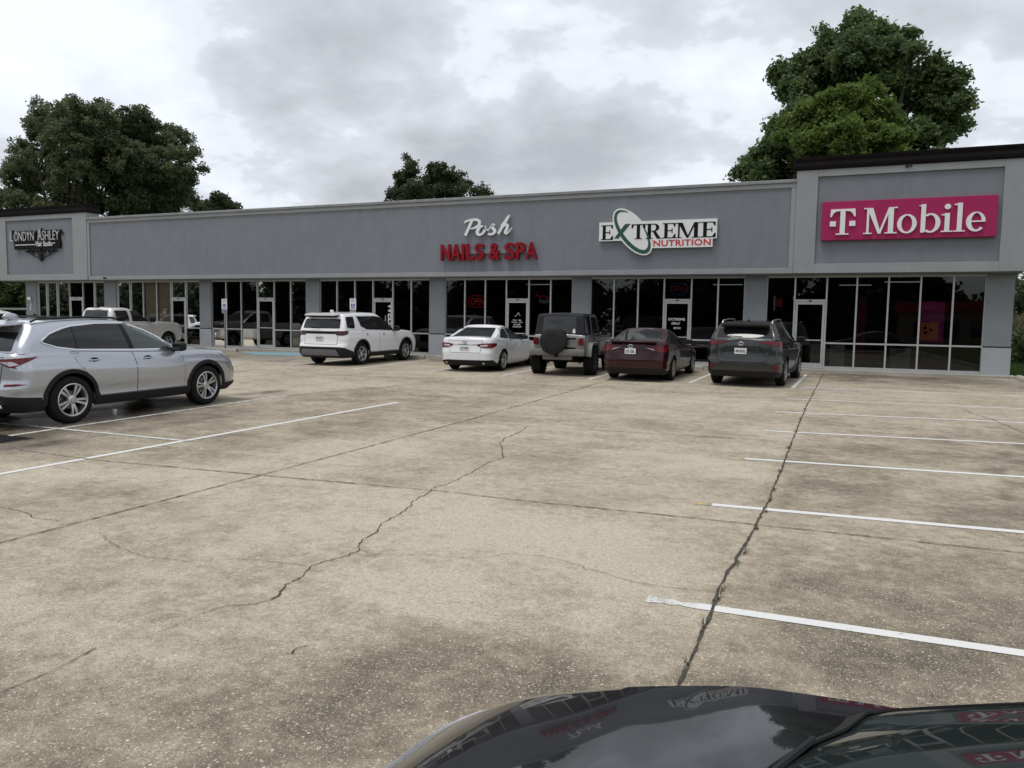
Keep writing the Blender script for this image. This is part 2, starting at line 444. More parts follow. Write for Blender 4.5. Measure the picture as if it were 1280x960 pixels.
def wheel_meshes(r, w, rim_r, style='double5', rim_mat='alloy', knob=False):
    """tyre and rim, hub at the origin, outer face towards -y"""
    h = w/2
    prof = [(rim_r-0.01, h*0.75), (rim_r, h*0.9), (rim_r+0.02, h*0.98), ((r+rim_r)/2, h*1.04), (r-0.03, h*0.93), (r-0.008, h*0.78), (r, h*0.6), (r, h*0.33), (r-0.008, h*0.31), (r-0.008, h*0.25), (r, h*0.23), (r, 0.02), (r-0.008, 0.018), (r-0.008, -0.018), (r, -0.02)]
    prof = prof+[(a, -b) for a, b in prof[::-1]][2:]
    t = MB(); t.lathe(prof, 'y', 40)
    if knob:
        for k in range(26):
            th = 2*PI*k/26
            for sg in (-1, 1):
                t.box((math.cos(th)*(r-0.008), sg*h*0.72, math.sin(th)*(r-0.008)), (0.035, h*0.5, 0.055), rot=Matrix.Rotation(-th, 3, 'Y'), bev=0.004)
    q = MB(); yo = -h*0.80
    q.lathe([(rim_r+0.012, -h*0.93), (rim_r-0.006, -h*0.97), (rim_r-0.018, -h*0.90), (rim_r-0.03, -h*0.55), (rim_r-0.035, h*0.7)], 'y', 40)
    q.lathe([(rim_r-0.034, h*0.1), (0.02, h*0.1)], 'y', 40, m=1)                            # dark brake side
    q.lathe([(0.001, yo-0.012), (0.03, yo-0.012), (0.034, yo-0.004), (0.075, yo+0.004), (0.085, yo+0.03)], 'y', 24)
    q.lathe([(0.001, 0.0), (0.15, 0.0), (0.15, 0.02)], 'y', 28, m=2)                         # brake disc
    def spoke(a, b, w0, w1):
        ca, sa = math.cos(a), math.sin(a); cb, sb = math.cos(b), math.sin(b)
        p0 = Vector((ca*0.06, yo+0.01, sa*0.06)); p1 = Vector((cb*(rim_r-0.012), yo+0.0, sb*(rim_r-0.012)))
        d = (p1-p0).normalized(); n = Vector((-d.z, 0, d.x))
        V = []
        for p, ww in ((p0, w0), (p0.lerp(p1, 0.5)+Vector((0, -0.012, 0)), (w0+w1)/2*0.95), (p1, w1)):
            V += [p+n*ww/2+Vector((0, 0.03, 0)), p+n*ww*0.42, p-n*ww*0.42, p-n*ww/2+Vector((0, 0.03, 0))]
        F = []
        for i in range(2):
            for c in range(3): F.append((i*4+c, i*4+c+1, i*4+c+5, i*4+c+4))
        q.add(V, F)
    if style == 'double5':
        for k in range(5):
            a = 2*PI*k/5+PI/2
            for sg in (-1, 1): spoke(a+sg*0.22, a+sg*0.17, 0.035, 0.052)
    elif style == 'multi10':
        for k in range(10): spoke(2*PI*k/10, 2*PI*k/10+0.08, 0.028, 0.034)
    else:
        for k in range(5): spoke(2*PI*k/5+PI/2, 2*PI*k/5+PI/2, 0.06, 0.085)
    to = t.build('wheel', M['tyre'], None, True, 35); ro = q.build('rim', [M[rim_mat], M['under'], M['alloy_dull']], None, True, 35)
    return to, ro
def add_wheels(root, pr, r, w, rim_r, wb, track, style, rim_mat='alloy', knob=False):
    t0, r0 = wheel_meshes(r, w, rim_r, style, rim_mat, knob)
    first = True; i = 0
    for x in (0, wb):
        for sg in (-1, 1):
            if first: t, q = t0, r0; first = False
            else:
                t = t0.copy(); C.objects.link(t); q = r0.copy(); C.objects.link(q)
            t.parent = root; q.parent = t
            t.location = (x, sg*track/2, r-0.004); t.rotation_euler = (0, 0.5+i*0.9, PI if sg > 0 else 0); i += 1

def ellipsoid(c, d, p=1.0, nu=16, nv=10):
    V = []; F = []
    sp = lambda v: math.copysign(abs(v)**p, v)
    for j in range(nv+1):
        ph = -PI/2+PI*j/nv
        for i in range(nu):
            th = 2*PI*i/nu; V.append((c[0]+d[0]*sp(math.cos(ph))*sp(math.cos(th)), c[1]+d[1]*sp(math.cos(ph))*sp(math.sin(th)), c[2]+d[2]*sp(math.sin(ph))))
    for j in range(nv):
        for i in range(nu): F.append((j*nu+i, j*nu+(i+1) % nu, (j+1)*nu+(i+1) % nu, (j+1)*nu+i))
    return V, F
def plate(root, low, y, z, s, mat_txt='plate_ink', off=0.02):
    p = low.at('rear', y, z, off); w, h = 0.305, 0.152
    a = low.rear(y, z+0.05); b = low.rear(y, z-0.05); tilt = math.atan2(a[0]-b[0], 0.1)
    o = MB().box((0, 0, 0), (0.012, w, h), bev=0.004).build('licence_plate', M['plate'], root)
    o.location = p; o.rotation_euler = (0, tilt, 0)
    text('plate_number', s, M['plate_ink'], o, (-0.009, 0, -0.005), 0.25, 0.075, 0.01, 0.004, (PI/2, 0, -PI/2), origin='center')
    return o
def handle(root, low, x, z, mat, mirror=True):
    for sg in (-1, 1):
        p = low.at('side', x, z, 0.022)
        m = MB().box((0, 0, 0), (0.19, 0.022, 0.028), bev=0.011); o = m.build('handle', mat, root, True, 50); o.location = (p[0], -sg*p[1] if sg > 0 else p[1], p[2])
        c = MB(); V, F = ellipsoid((0, 0.018, 0), (0.07, 0.008, 0.035)); c.add(V, F); k = c.build('recess', M['gap'], o, True); k.location = (0, 0 if sg < 0 else -0.036, 0)
def mirrors(root, x, y, z, mat, cap=None, d=(0.085, 0.115, 0.085)):
    for sg in (-1, 1):
        m = MB(); V, F = ellipsoid((0, 0, 0), d, 0.6, 18, 12); m.add(V, F)
        o = m.build('mirror', cap or mat, root, True, 60); o.location = (x, sg*y, z)
        MB().box((0, -sg*d[1]*0.95, -d[2]*0.75), (0.07, 0.14, 0.035), bev=0.01).build('arm', M['plastic'], o)
        MB().box((-d[0]*0.97, 0, 0), (0.012, d[1]*1.5, d[2]*1.4), bev=0.004).build('mirror_glass', M['glass'], o)
def mk(levels, L0, L1, W):
    return [(v, L0+a, L1-b, W*c) for v, a, b, c in levels]

SUV_LOW = [(0.0, 0.10, 0.16, 0.90), (0.06, 0.05, 0.10, 0.945), (0.18, 0.0, 0.03, 0.978), (0.28, 0.0, 0.01, 0.972), (0.40, 0.0, 0.0, 0.992), (0.55, 0.06, 0.02, 1.0), (0.72, 0.07, 0.07, 1.004), (0.80, 0.075, 0.10, 0.984), (0.92, 0.085, 0.17, 0.965), (1.0, 0.12, 0.24, 0.93)]
SED_LOW = [(0.0, 0.12, 0.16, 0.90), (0.07, 0.06, 0.08, 0.945), (0.18, 0.0, 0.02, 0.978), (0.30, 0.0, 0.01, 0.974), (0.44, 0.0, 0.0, 0.996), (0.6, 0.03, 0.03, 1.002), (0.74, 0.045, 0.08, 1.004), (0.82, 0.05, 0.10, 0.982), (0.93, 0.06, 0.18, 0.972), (1.0, 0.09, 0.26, 0.935)]

def vehicle(sp):
    """body, glasshouse, wheels and underbody of one vehicle; returns its root and the two surfaces for the details"""
    root = empty(sp['name'], label=sp['label'], cat=sp['cat'], group=sp.get('group'))
    zt = curve(sp['belt']); zr = curve(sp['roof']); zb = sp['zb']
    low = Surf(sp['low'], lambda x: np.zeros_like(np.asarray(x, float))+zb, zt, sp['rear'], sp['front'], sp.get('taper', 0.02))
    ar = sp['arch']; r = sp['r']
    V, F = low.shell([(0, r, ar), (sp['wb'], r, ar)], sp.get('crown', 0.05))
    body = finish(V, F, 'body', sp['paint'], root)
    up = None
    if sp.get('up'):
        up = Surf(sp['up'], lambda x: zt(x)-0.012, zr, sp['urear'], sp['ufront'], sp.get('utaper', 0.03))
        V, F = up.shell([], sp.get('ucrown', 0.035)); finish(V, F, 'roof', sp.get('roof_mat', sp['paint']), root)
    # dark inside of the wheel wells and floor
    L0 = sp['low'][3][1]; L1 = sp['low'][3][2]; W = sp['low'][3][3]; tr = sp['track']; wi = tr/2-sp['tw']/2-0.03
    u = MB(); u.boxb(L0+0.25, L1-0.3, -wi, wi, zb+0.0, zb+0.45)
    u.boxb(sp['ar_x0'] if 'ar_x0' in sp else ar+0.02, sp['wb']-ar-0.02, -W*0.86, W*0.86, zb+0.012, zb+0.3)
    for ax in (0, sp['wb']):
        u.tube([(ax, -wi-0.14, r), (ax, wi+0.14, r)], 0.06, 10)
        n = 14
        for sg in (-1, 1):                                  # wheel house liner
            Vv = []; Ff = []
            for i in range(n+1):
                th = R(-8)+R(196)*i/n; rr = ar+0.015
                for yy in (wi, W*0.93): Vv.append((ax+rr*math.cos(th), sg*yy, r+rr*math.sin(th)))
            for i in range(n): Ff.append((2*i, 2*i+1, 2*i+3, 2*i+2))
            u.add(Vv, Ff)
    u.build('underbody', M['under'], root)
    add_wheels(root, sp, r, sp['tw'], sp['rim'], sp['wb'], tr, sp['style'], sp.get('rim_mat', 'alloy'), sp.get('knob', False))
    return root, low, up
def place(root, X, Y, deg):
    root.location = (X, Y, gz(Y)); root.rotation_euler = (0, -math.atan(SLOPE) if abs(deg) < 45 else 0, R(90+deg)) 
    if abs(deg) >= 45: root.rotation_euler = (0, 0, R(90+deg))
def arch_trim(low, sp, mat, root, w=0.055, off=0.014):
    for ax in (0, sp['wb']):
        patch('arch_trim', low, 'side', arch_poly(ax, sp['r'], sp['arch']-0.004, sp['arch']+w, -6, 186), off, mat, root, step=0.09, mirror=True)
def door(root, low, poly, mat, hx=None, hz=None, hmat=None):
    """door skin standing a few millimetres proud inside a dark gap"""
    c = np.mean(poly, 0)
    big = [tuple(np.array(p)+0.009*np.sign(np.array(p)-c)) for p in poly]
    gaps = patch('seal', low, 'side', big, 0.0018, M['gap'], None, step=0.08, mirror=True)
    ds = patch('door', low, 'side', poly, 0.0045, mat, root, step=0.08, mirror=True, thick=0.006)
    for d, g in zip(ds, gaps): g.parent = d
    if hx is not None:
        for sg, d in zip((-1, 1), ds):
            p = low.at('side', hx, hz, 0.022)
            o = MB().box((0, 0, 0), (0.19, 0.024, 0.028), bev=0.011).build('handle', hmat or mat, d, True, 50); o.location = (p[0], p[1] if sg < 0 else -p[1], p[2])
            V, F = ellipsoid((p[0], (p[1]+0.020), p[2]+0.004), (0.085, 0.012, 0.04))
            mesh('handle_recess', [(v[0], v[1] if sg < 0 else -v[1], v[2]) for v in V], F, M['gap'], d, True)
def sides(root, up, polys, mat, off=0.007, mirror=True, name='window'):
    for p in polys: patch(name, up, 'side', p, off, mat, root, round_=1, step=0.1, mirror=mirror)
def gate(root, low, poly, mat, mode='rear'):
    c = np.mean(poly, 0); big = [tuple(np.array(p)+0.010*np.sign(np.array(p)-c)) for p in poly]
    g = patch('seal', low, mode, big, 0.0018, M['gap'], None, step=0.09)
    d = patch('tailgate', low, mode, poly, 0.005, mat, root, step=0.09, thick=0.007); g.parent = d
    return d
def lamp(root, low, poly, mat=None, off=0.012, name='tail_lamp', round_=1):
    return patch(name, low, 'wrap', poly, off, mat or M['lamp_red'], root, round_=round_, step=0.05, mirror=True, thick=off+0.004)
def spoiler(root, x0, x1, z0, z1, w, t, mat):
    """roof lip: full width where it leaves the roof, corners swept in at the back"""
    P_ = [(x0, -w/2+0.03), (x0+(x1-x0)*0.55, -w/2), (x1-0.03, -w/2+0.05), (x1, -w/2+0.14), (x1, w/2-0.14), (x1-0.0, w/2-0.14), (x1-0.03, w/2-0.05), (x0+(x1-x0)*0.55, w/2), (x0, w/2-0.03)]
    P_ = [p for i, p in enumerate(P_) if p != P_[i-1]]
    z = lambda x: z0+(z1-z0)*(x-x0)/(x1-x0)
    n = len(P_); V = []
    for s, k in ((0.0, 0.985), (0.35, 1.0), (1.0, 0.985)): V += [(x, y*k, z(x)-t*s*(1 if s < 1 else 0.9)) for x, y in P_]
    F = [tuple(range(n-1, -1, -1)), tuple(range(2*n, 3*n))]
    for j in (0, 1): F += [(j*n+i, j*n+(i+1) % n, (j+1)*n+(i+1) % n, (j+1)*n+i) for i in range(n)]
    m = MB(); m.add(V, F); return m.build('spoiler', mat, root, True, 40)
def both(y0): return y0

# ---- large silver SUV, nearest on the left
def silver_suv():
    sp = dict(name='silver_suv', label='silver SUV parked alone at the left, nearest the viewer with its right side showing', cat='SUV',
        low=mk(SUV_LOW, -1.03, 3.98, 0.985), zb=0.25, wb=2.89, r=0.385, tw=0.255, rim=0.262, track=1.70, arch=0.435, style='double5', paint=M['silver'],
        belt=[(-1.03, 1.13), (-0.6, 1.17), (0, 1.165), (1.0, 1.115), (2.0, 1.085), (2.6, 1.085), (3.1, 1.06), (3.6, 0.985), (3.98, 0.86)], crown=0.055,
        rear=(0.10, 0.26, 0.26), front=(0.22, 0.45, 0.40), taper=0.03,
        up=[(0.0, -0.90, 2.62, 0.915), (0.25, -0.84, 2.28, 0.885), (0.5, -0.76, 1.96, 0.84), (0.75, -0.66, 1.62, 0.775), (0.92, -0.60, 1.37, 0.715), (1.0, -0.58, 1.22, 0.665)],
        roof=[(-1.0, 1.56), (-0.6, 1.60), (0, 1.655), (0.6, 1.675), (1.2, 1.665), (1.8, 1.63), (2.6, 1.60)], urear=(0.12, 0.14, 0.15), ufront=(0.16, 0.22, 0.18), ucrown=0.03)
    root, low, up = vehicle(sp)
    q = [(-0.40, 1.335), (-0.24, 1.425), (-0.03, 1.505), (0.14, 1.545), (0.14, 1.20), (-0.16, 1.25)]
    r = [(0.16, 1.549), (0.6, 1.585), (1.06, 1.588), (1.16, 1.16), (0.16, 1.198)]
    f = [(1.16, 1.587), (1.42, 1.56), (1.70, 1.46), (1.98, 1.325), (2.16, 1.20), (2.20, 1.135), (1.26, 1.155)]
    # frame between the panes, then the panes and their bright surround
    patch('pillar_trim', up, 'side', [(-0.42, 1.335), (-0.25, 1.44), (0.1, 1.548), (0.6, 1.592), (1.3, 1.585), (1.72, 1.463), (2.0, 1.327), (2.24, 1.13), (1.2, 1.15), (0.14, 1.19), (-0.18, 1.24)], 0.003, M['plastic'], root, step=0.1, mirror=True)
    patch('window', up, 'side', q, 0.006, M['glass'], root, step=0.1, mirror=True)
    patch('window', up, 'side', r, 0.006, M['glass'], root, step=0.1, mirror=True)
    patch('window', up, 'side', f, 0.006, M['glass_clear'], root, step=0.1, mirror=True)
    loop = [(-0.43, 1.335), (-0.26, 1.445), (-0.05, 1.52), (0.15, 1.565), (0.6, 1.602), (1.06, 1.607), (1.32, 1.60), (1.5, 1.555), (1.74, 1.468), (2.02, 1.327), (2.22, 1.19)]
    ribbon('window_trim', up, 'side', loop, 0.024, 0.010, M['chrome'], root, mirror=True)
    ribbon('window_trim', up, 'side', [(-0.43, 1.335), (-0.40, 1.305), (-0.18, 1.232), (0.14, 1.185), (1.2, 1.143), (2.2, 1.122)], 0.022, 0.010, M['chrome'], root, mirror=True)
    door(root, low, [(0.02, 1.15), (0.16, 1.155), (1.19, 1.10), (1.24, 0.90), (1.25, 0.42), (0.52, 0.42), (0.46, 0.56), (0.36, 0.72), (0.22, 0.86), (0.12, 0.98)], M['silver'], 0.42, 1.00, M['silver'])
    door(root, low, [(1.205, 1.10), (2.20, 1.07), (2.30, 0.95), (2.33, 0.70), (2.32, 0.42), (1.265, 0.42), (1.255, 0.90)], M['silver'], 1.50, 0.985, M['silver'])
    # raised crease low on the doors
    for x0, x1 in ((0.60, 1.235), (1.275, 2.22)):
        patch('crease', low, 'side', [(x0, 0.575), (x0+0.3*(x1-x0), 0.60), (x1, 0.575 if x1 > 2 else 0.63), (x1, 0.555)], 0.014, M['silver'], root, step=0.1, mirror=True)
    arch_trim(low, sp, M['plastic'], root, 0.062)
    patch('sill', low, 'side', [(0.43, 0.405), (2.47, 0.405), (2.47, 0.26), (0.43, 0.26)], 0.02, M['plastic'], root, step=0.12, mirror=True)
    A = low.ra; B = low.sa
    patch('bumper', low, 'wrap', [(-B(-0.46), 0.47), (-A(-0.55), 0.53), (A(-0.55), 0.53), (B(-0.46), 0.47), (B(-0.44), 0.26), (-B(-0.44), 0.26)], 0.020, M['plastic'], root, step=0.1)
    lamp(root, low, [(A(-0.50), 1.06), (B(-0.83), 1.085), (B(-0.56), 1.105), (B(-0.62), 1.075), (B(-0.86), 0.955), (A(-0.88), 0.93), (A(-0.78), 0.945)], M['lamp_red'], round_=0)
    lamp(root, low, [(A(-0.62), 1.03), (A(-0.84), 1.035), (A(-0.90), 0.985), (A(-0.80), 0.965)], M['lamp_white'], 0.017, 'reversing_lamp', 0)
    lamp(root, low, [(A(-0.72), 0.69), (B(-0.84), 0.70), (B(-0.70), 0.685), (B(-0.84), 0.665), (A(-0.72), 0.66)], M['lamp_red'], 0.010, 'reflector', 0)
    ribbon('crease', low, 'side', [(-0.82, 0.655), (-0.45, 0.645)], 0.018, 0.010, M['silver'], root, mirror=True)
    g = gate(root, low, [(-0.64, 1.09), (0.64, 1.09), (0.60, 0.66), (-0.60, 0.66)], M['silver'])
    plate(root, low, 0.0, 0.86, 'LA 284')
    patch('rear_window', up, 'rear', [(-0.70, 1.19), (-0.62, 1.47), (0.62, 1.47), (0.70, 1.19)], 0.006, M['glass'], root, 1, 0.1)
    spoiler(root, -0.46, -0.80, 1.632, 1.60, 1.18, 0.035, M['silver'])
    MB().box((-0.70, 0, 1.565), (0.15, 1.1, 0.03), bev=0.01).build('brake_light', M['plastic'], root)
    patch('windscreen', up, 'front', [(-0.72, 1.14), (-0.60, 1.58), (0.60, 1.58), (0.72, 1.14)], 0.006, M['glass'], root, 1, 0.12)
    patch('headlamp', low, 'wrap', [(B(3.42), 0.99), (B(3.62), 0.965), (low.A[-1]-0.62, 0.90), (low.A[-1]-0.66, 0.83), (B(3.60), 0.88)], 0.012, M['lamp_white'], root, 0, 0.05, mirror=True)
    patch('grille', low, 'front', [(-0.5, 0.85), (0.5, 0.85), (0.42, 0.5), (-0.42, 0.5)], 0.014, M['plastic'], root, 1, 0.1)
    patch('front_bumper', low, 'wrap', [(B(3.38), 0.40), (low.A[-1]-0.3, 0.44), (low.A[-1]-0.3, 0.26), (B(3.36), 0.26)], 0.012, M['plastic'], root, 0, 0.1, mirror=True)
    mirrors(root, 2.14, 1.06, 1.165, M['plastic'], M['plastic'], (0.09, 0.12, 0.085))
    f = MB(); V, F = ellipsoid((0, 0, 0), (0.13, 0.035, 0.075), 0.8); f.add([(v[0]+(0.05 if v[2] < 0 else -0.03), v[1], v[2]) for v in V], F); o = f.build('antenna', M['silver'], root, True); o.location = (-0.28, 0, 1.69)
    for sg in (-1, 1):
        m = MB(); m.tube([(-0.45, sg*0.66, 1.635), (-0.35, sg*0.66, 1.675), (0.5, sg*0.66, 1.71), (1.0, sg*0.65, 1.695), (1.15, sg*0.645, 1.67)], 0.016, 8); m.build('roof_rail', M['plastic'], root, True)
    mesh_panel = MB().box((0.75, 0, 1.705), (1.3, 0.9, 0.012), bev=0.004).build('sunroof', M['glass'], root)
    for sg in (-1, 1):
        m = MB(); m.box((-1.02, sg*0.62, 0.36), (0.10, 0.22, 0.075), bev=0.03); m.build('exhaust', M['chrome'], root, True, 40)
    return root

# ---- white three-row SUV
def white_suv():
    sp = dict(name='white_suv', label='white SUV with black lower trim parked in front of the WELCOME door', cat='SUV',
        low=mk(SUV_LOW, -1.12, 3.95, 0.995), zb=0.27, wb=2.89, r=0.385, tw=0.25, rim=0.245, track=1.70, arch=0.44, style='single5', paint=M['white'],
        belt=[(-1.12, 1.17), (-0.6, 1.20), (0, 1.19), (1.0, 1.165), (2.0, 1.14), (2.6, 1.15), (3.2, 1.11), (3.7, 1.03), (3.95, 0.93)], crown=0.05,
        rear=(0.10, 0.24, 0.24), front=(0.16, 0.36, 0.34), taper=0.025,
        up=[(0.0, -1.06, 2.55, 0.935), (0.25, -1.02, 2.24, 0.90), (0.5, -0.97, 1.96, 0.86), (0.75, -0.91, 1.68, 0.805), (0.92, -0.87, 1.47, 0.755), (1.0, -0.85, 1.34, 0.70)],
        roof=[(-1.1, 1.70), (-0.7, 1.73), (0, 1.765), (0.6, 1.775), (1.2, 1.76), (1.8, 1.73), (2.6, 1.70)], urear=(0.10, 0.09, 0.11), ufront=(0.15, 0.22, 0.18), ucrown=0.03)
    root, low, up = vehicle(sp)
    sides(root, up, [[(-0.72, 1.63), (-0.30, 1.645), (-0.36, 1.26), (-0.50, 1.245), (-0.79, 1.28)], [(-0.10, 1.65), (0.9, 1.655), (0.98, 1.19), (0.34, 1.215), (0.02, 1.32)], [(0.99, 1.655), (1.34, 1.62), (1.66, 1.49), (2.04, 1.22), (2.06, 1.16), (1.06, 1.19)]], M['glass'])
    patch('pillar_trim', up, 'side', [(-0.115, 1.655), (1.0, 1.66), (1.35, 1.628), (1.675, 1.495), (2.055, 1.225), (2.07, 1.15), (1.0, 1.18), (0.33, 1.205), (0.01, 1.315)], 0.003, M['plastic'], root, step=0.1, mirror=True)
    door(root, low, [(0.02, 1.17), (1.05, 1.15), (1.08, 0.44), (0.52, 0.44), (0.40, 0.66), (0.14, 0.90)], M['white'], 0.30, 1.03)
    door(root, low, [(1.065, 1.15), (2.12, 1.12), (2.22, 0.9), (2.24, 0.44), (1.095, 0.44)], M['white'], 1.35, 1.015)
    arch_trim(low, sp, M['plastic'], root, 0.065)
    A = low.ra; B = low.sa
    patch('sill', low, 'side', [(0.43, 0.42), (2.47, 0.42), (2.47, 0.28), (0.43, 0.28)], 0.02, M['plastic'], root, step=0.12, mirror=True)
    patch('bumper', low, 'wrap', [(-B(-0.47), 0.47), (-B(-0.90), 0.61), (-A(-0.78), 0.635), (A(-0.78), 0.635), (B(-0.90), 0.61), (B(-0.47), 0.47), (B(-0.45), 0.28), (-B(-0.45), 0.28)], 0.018, M['plastic'], root, step=0.1)
    patch('skid_plate', low, 'wrap', [(-A(-0.74), 0.55), (A(-0.66), 0.55), (A(-0.80), 0.36), (-A(-0.80), 0.36)], 0.030, M['plastic_grey'], root, 0, 0.1)
    patch('lamp_bar', low, 'wrap', [(-A(-0.62), 1.135), (A(-0.62), 1.135), (A(-0.62), 1.075), (-A(-0.62), 1.075)], 0.012, M['gap'], root, 0, 0.1)
    lamp(root, low, [(A(-0.60), 1.165), (B(-0.98), 1.185), (B(-0.78), 1.165), (B(-0.82), 1.06), (A(-0.86), 1.015), (A(-0.62), 1.03)], M['lamp_dark'])
    lamp(root, low, [(A(-0.80), 1.125), (B(-0.98), 1.135), (B(-0.86), 1.12), (B(-0.92), 1.065), (A(-0.82), 1.075)], M['lamp_red'], 0.018, 'lamp_element', 0)
    g = gate(root, low, [(-0.66, 1.06), (0.66, 1.06), (0.64, 0.72), (-0.64, 0.72)], M['white'])
    plate(root, low, 0.02, 0.93, '481 KDT')
    patch('rear_window', up, 'rear', [(-0.74, 1.25), (-0.70, 1.56), (0.70, 1.56), (0.74, 1.25)], 0.006, M['glass'], root, 1, 0.1)
    spoiler(root, -0.72, -1.06, 1.765, 1.72, 1.28, 0.05, M['white'])
    MB().box((-0.93, 0, 1.655), (0.14, 1.20, 0.07), bev=0.02).build('brake_light', M['plastic'], root)
    w = MB(); w.tube([(-1.085, -0.02, 1.27), (-1.08, 0.42, 1.30)], 0.014, 6); w.build('wiper', M['plastic'], root)
    patch('windscreen', up, 'front', [(-0.74, 1.2), (-0.64, 1.68), (0.64, 1.68), (0.74, 1.2)], 0.006, M['glass'], root, 1, 0.12)
    patch('headlamp', low, 'wrap', [(B(3.5), 1.03), (low.A[-1]-0.62, 1.02), (low.A[-1]-0.62, 0.9), (B(3.55), 0.92)], 0.012, M['lamp_white'], root, 0, 0.06, mirror=True)
    patch('grille', low, 'front', [(-0.55, 1.0), (0.55, 1.0), (0.5, 0.6), (-0.5, 0.6)], 0.014, M['plastic'], root, 0, 0.1)
    mirrors(root, 2.06, 1.08, 1.22, M['plastic'], M['plastic'], (0.085, 0.12, 0.10))
    f = MB(); V, F = ellipsoid((0, 0, 0), (0.10, 0.03, 0.06), 0.8); f.add([(v[0]+(0.03 if v[2] < 0 else -0.03), v[1], v[2]) for v in V], F); o = f.build('antenna', M['white'], root, True); o.location = (-0.35, 0, 1.81)
    return root

# ---- white saloon
def white_sedan():
    sp = dict(name='white_sedan', label='white four door sedan parked between the white SUV and the boxy off-roader', cat='car',
        low=mk(SED_LOW, -1.08, 3.80, 0.92), zb=0.19, wb=2.825, r=0.335, tw=0.225, rim=0.235, track=1.60, arch=0.375, style='multi10', paint=M['pearl'],
        belt=[(-1.08, 1.035), (-0.6, 1.055), (0, 1.035), (0.8, 0.98), (1.6, 0.945), (2.1, 0.935), (2.7, 0.88), (3.4, 0.77), (3.80, 0.66)], crown=0.045,
        rear=(0.14, 0.30, 0.28), front=(0.22, 0.42, 0.38), taper=0.035,
        up=[(0.0, -0.62, 2.30, 0.83), (0.2, -0.43, 1.98, 0.805), (0.45, -0.20, 1.62, 0.765), (0.7, 0.06, 1.28, 0.705), (0.88, 0.25, 1.03, 0.645), (1.0, 0.40, 0.88, 0.58)],
        roof=[(-0.7, 1.36), (-0.2, 1.375), (0.3, 1.405), (0.7, 1.415), (1.1, 1.405), (1.7, 1.38), (2.4, 1.36)], urear=(0.06, 0.07, 0.09), ufront=(0.16, 0.2, 0.16), ucrown=0.03)
    root, low, up = vehicle(sp)
    sides(root, up, [[(0.07, 1.215), (0.22, 1.30), (0.50, 1.335), (0.60, 0.99), (0.02, 1.01), (-0.10, 1.06)], [(0.56, 1.335), (0.90, 1.325), (1.20, 1.24), (1.72, 1.03), (1.78, 0.965), (0.66, 0.985)]], M['glass'])
    ribbon('window_trim', up, 'side', [(-0.115, 1.075), (0.055, 1.235), (0.21, 1.325), (0.5, 1.36), (0.9, 1.35), (1.22, 1.265), (1.74, 1.05)], 0.014, 0.007, M['chrome'], root, mirror=True)
    door(root, low, [(-0.02, 1.01), (0.66, 0.965), (0.70, 0.32), (0.42, 0.32), (0.30, 0.60), (0.06, 0.80)], M['pearl'], 0.24, 0.85)
    door(root, low, [(0.675, 0.965), (1.74, 0.93), (1.84, 0.7), (1.84, 0.32), (0.715, 0.32)], M['pearl'], 0.98, 0.83)
    A = low.ra; B = low.sa
    patch('bumper', low, 'wrap', [(-B(-0.62), 0.30), (-A(-0.60), 0.37), (A(-0.60), 0.37), (B(-0.80), 0.375), (B(-0.44), 0.225), (B(-0.44), 0.20), (-B(-0.44), 0.20)], 0.014, M['plastic'], root, step=0.1)
    lamp(root, low, [(A(-0.38), 0.855), (A(-0.60), 0.885), (B(-0.86), 0.895), (B(-0.58), 0.885), (B(-0.66), 0.82), (A(-0.82), 0.735), (A(-0.55), 0.755), (A(-0.42), 0.80)], M['lamp_red'])
    lamp(root, low, [(A(-0.50), 0.83), (A(-0.72), 0.85), (A(-0.72), 0.80), (A(-0.52), 0.785)], M['lamp_white'], 0.017, 'reversing_lamp', 0)
    g = gate(root, low, [(-0.56, 0.96), (0.56, 0.96), (0.50, 0.60), (-0.50, 0.60)], M['pearl'])
    ribbon('boot_trim', low, 'rear', [(-0.40, 0.845), (0.40, 0.845)], 0.018, 0.014, M['chrome'], root)
    plate(root, low, 0.0, 0.735, '673 FBR')
    for yy in (0.62, -0.62): MB().tube([low.at('rear', yy, 0.29, -0.02), low.at('rear', yy, 0.29, 0.03)], 0.035, 14).build('exhaust', M['chrome'], root, True, 40)
    badge(root, low, 0.0, 0.925)
    patch('rear_window', up, 'rear', [(-0.66, 1.065), (-0.52, 1.345), (0.52, 1.345), (0.66, 1.065)], 0.006, M['glass'], root, 1, 0.1)
    patch('windscreen', up, 'front', [(-0.66, 0.99), (-0.52, 1.34), (0.52, 1.34), (0.66, 0.99)], 0.006, M['glass'], root, 1, 0.12)
    patch('headlamp', low, 'wrap', [(B(3.1), 0.74), (low.A[-1]-0.5, 0.66), (low.A[-1]-0.5, 0.58), (B(3.2), 0.64)], 0.012, M['lamp_white'], root, 0, 0.06, mirror=True)
    mirrors(root, 1.72, 0.98, 1.02, M['pearl'], M['plastic'], (0.075, 0.11, 0.07))
    return root
def badge(root, low, y, z, r=0.055):
    p = low.at('rear', y, z, 0.016); m = MB()
    for rx, rz in ((r*1.3, r*0.85), (r*0.55, r*0.8)):
        pts = [(0, rx*math.cos(2*PI*k/20), rz*math.sin(2*PI*k/20)) for k in range(21)]
        m.tube(pts, 0.007, 6, cap=False)
    o = m.build('badge', M['chrome'], root, True); o.location = p; return o

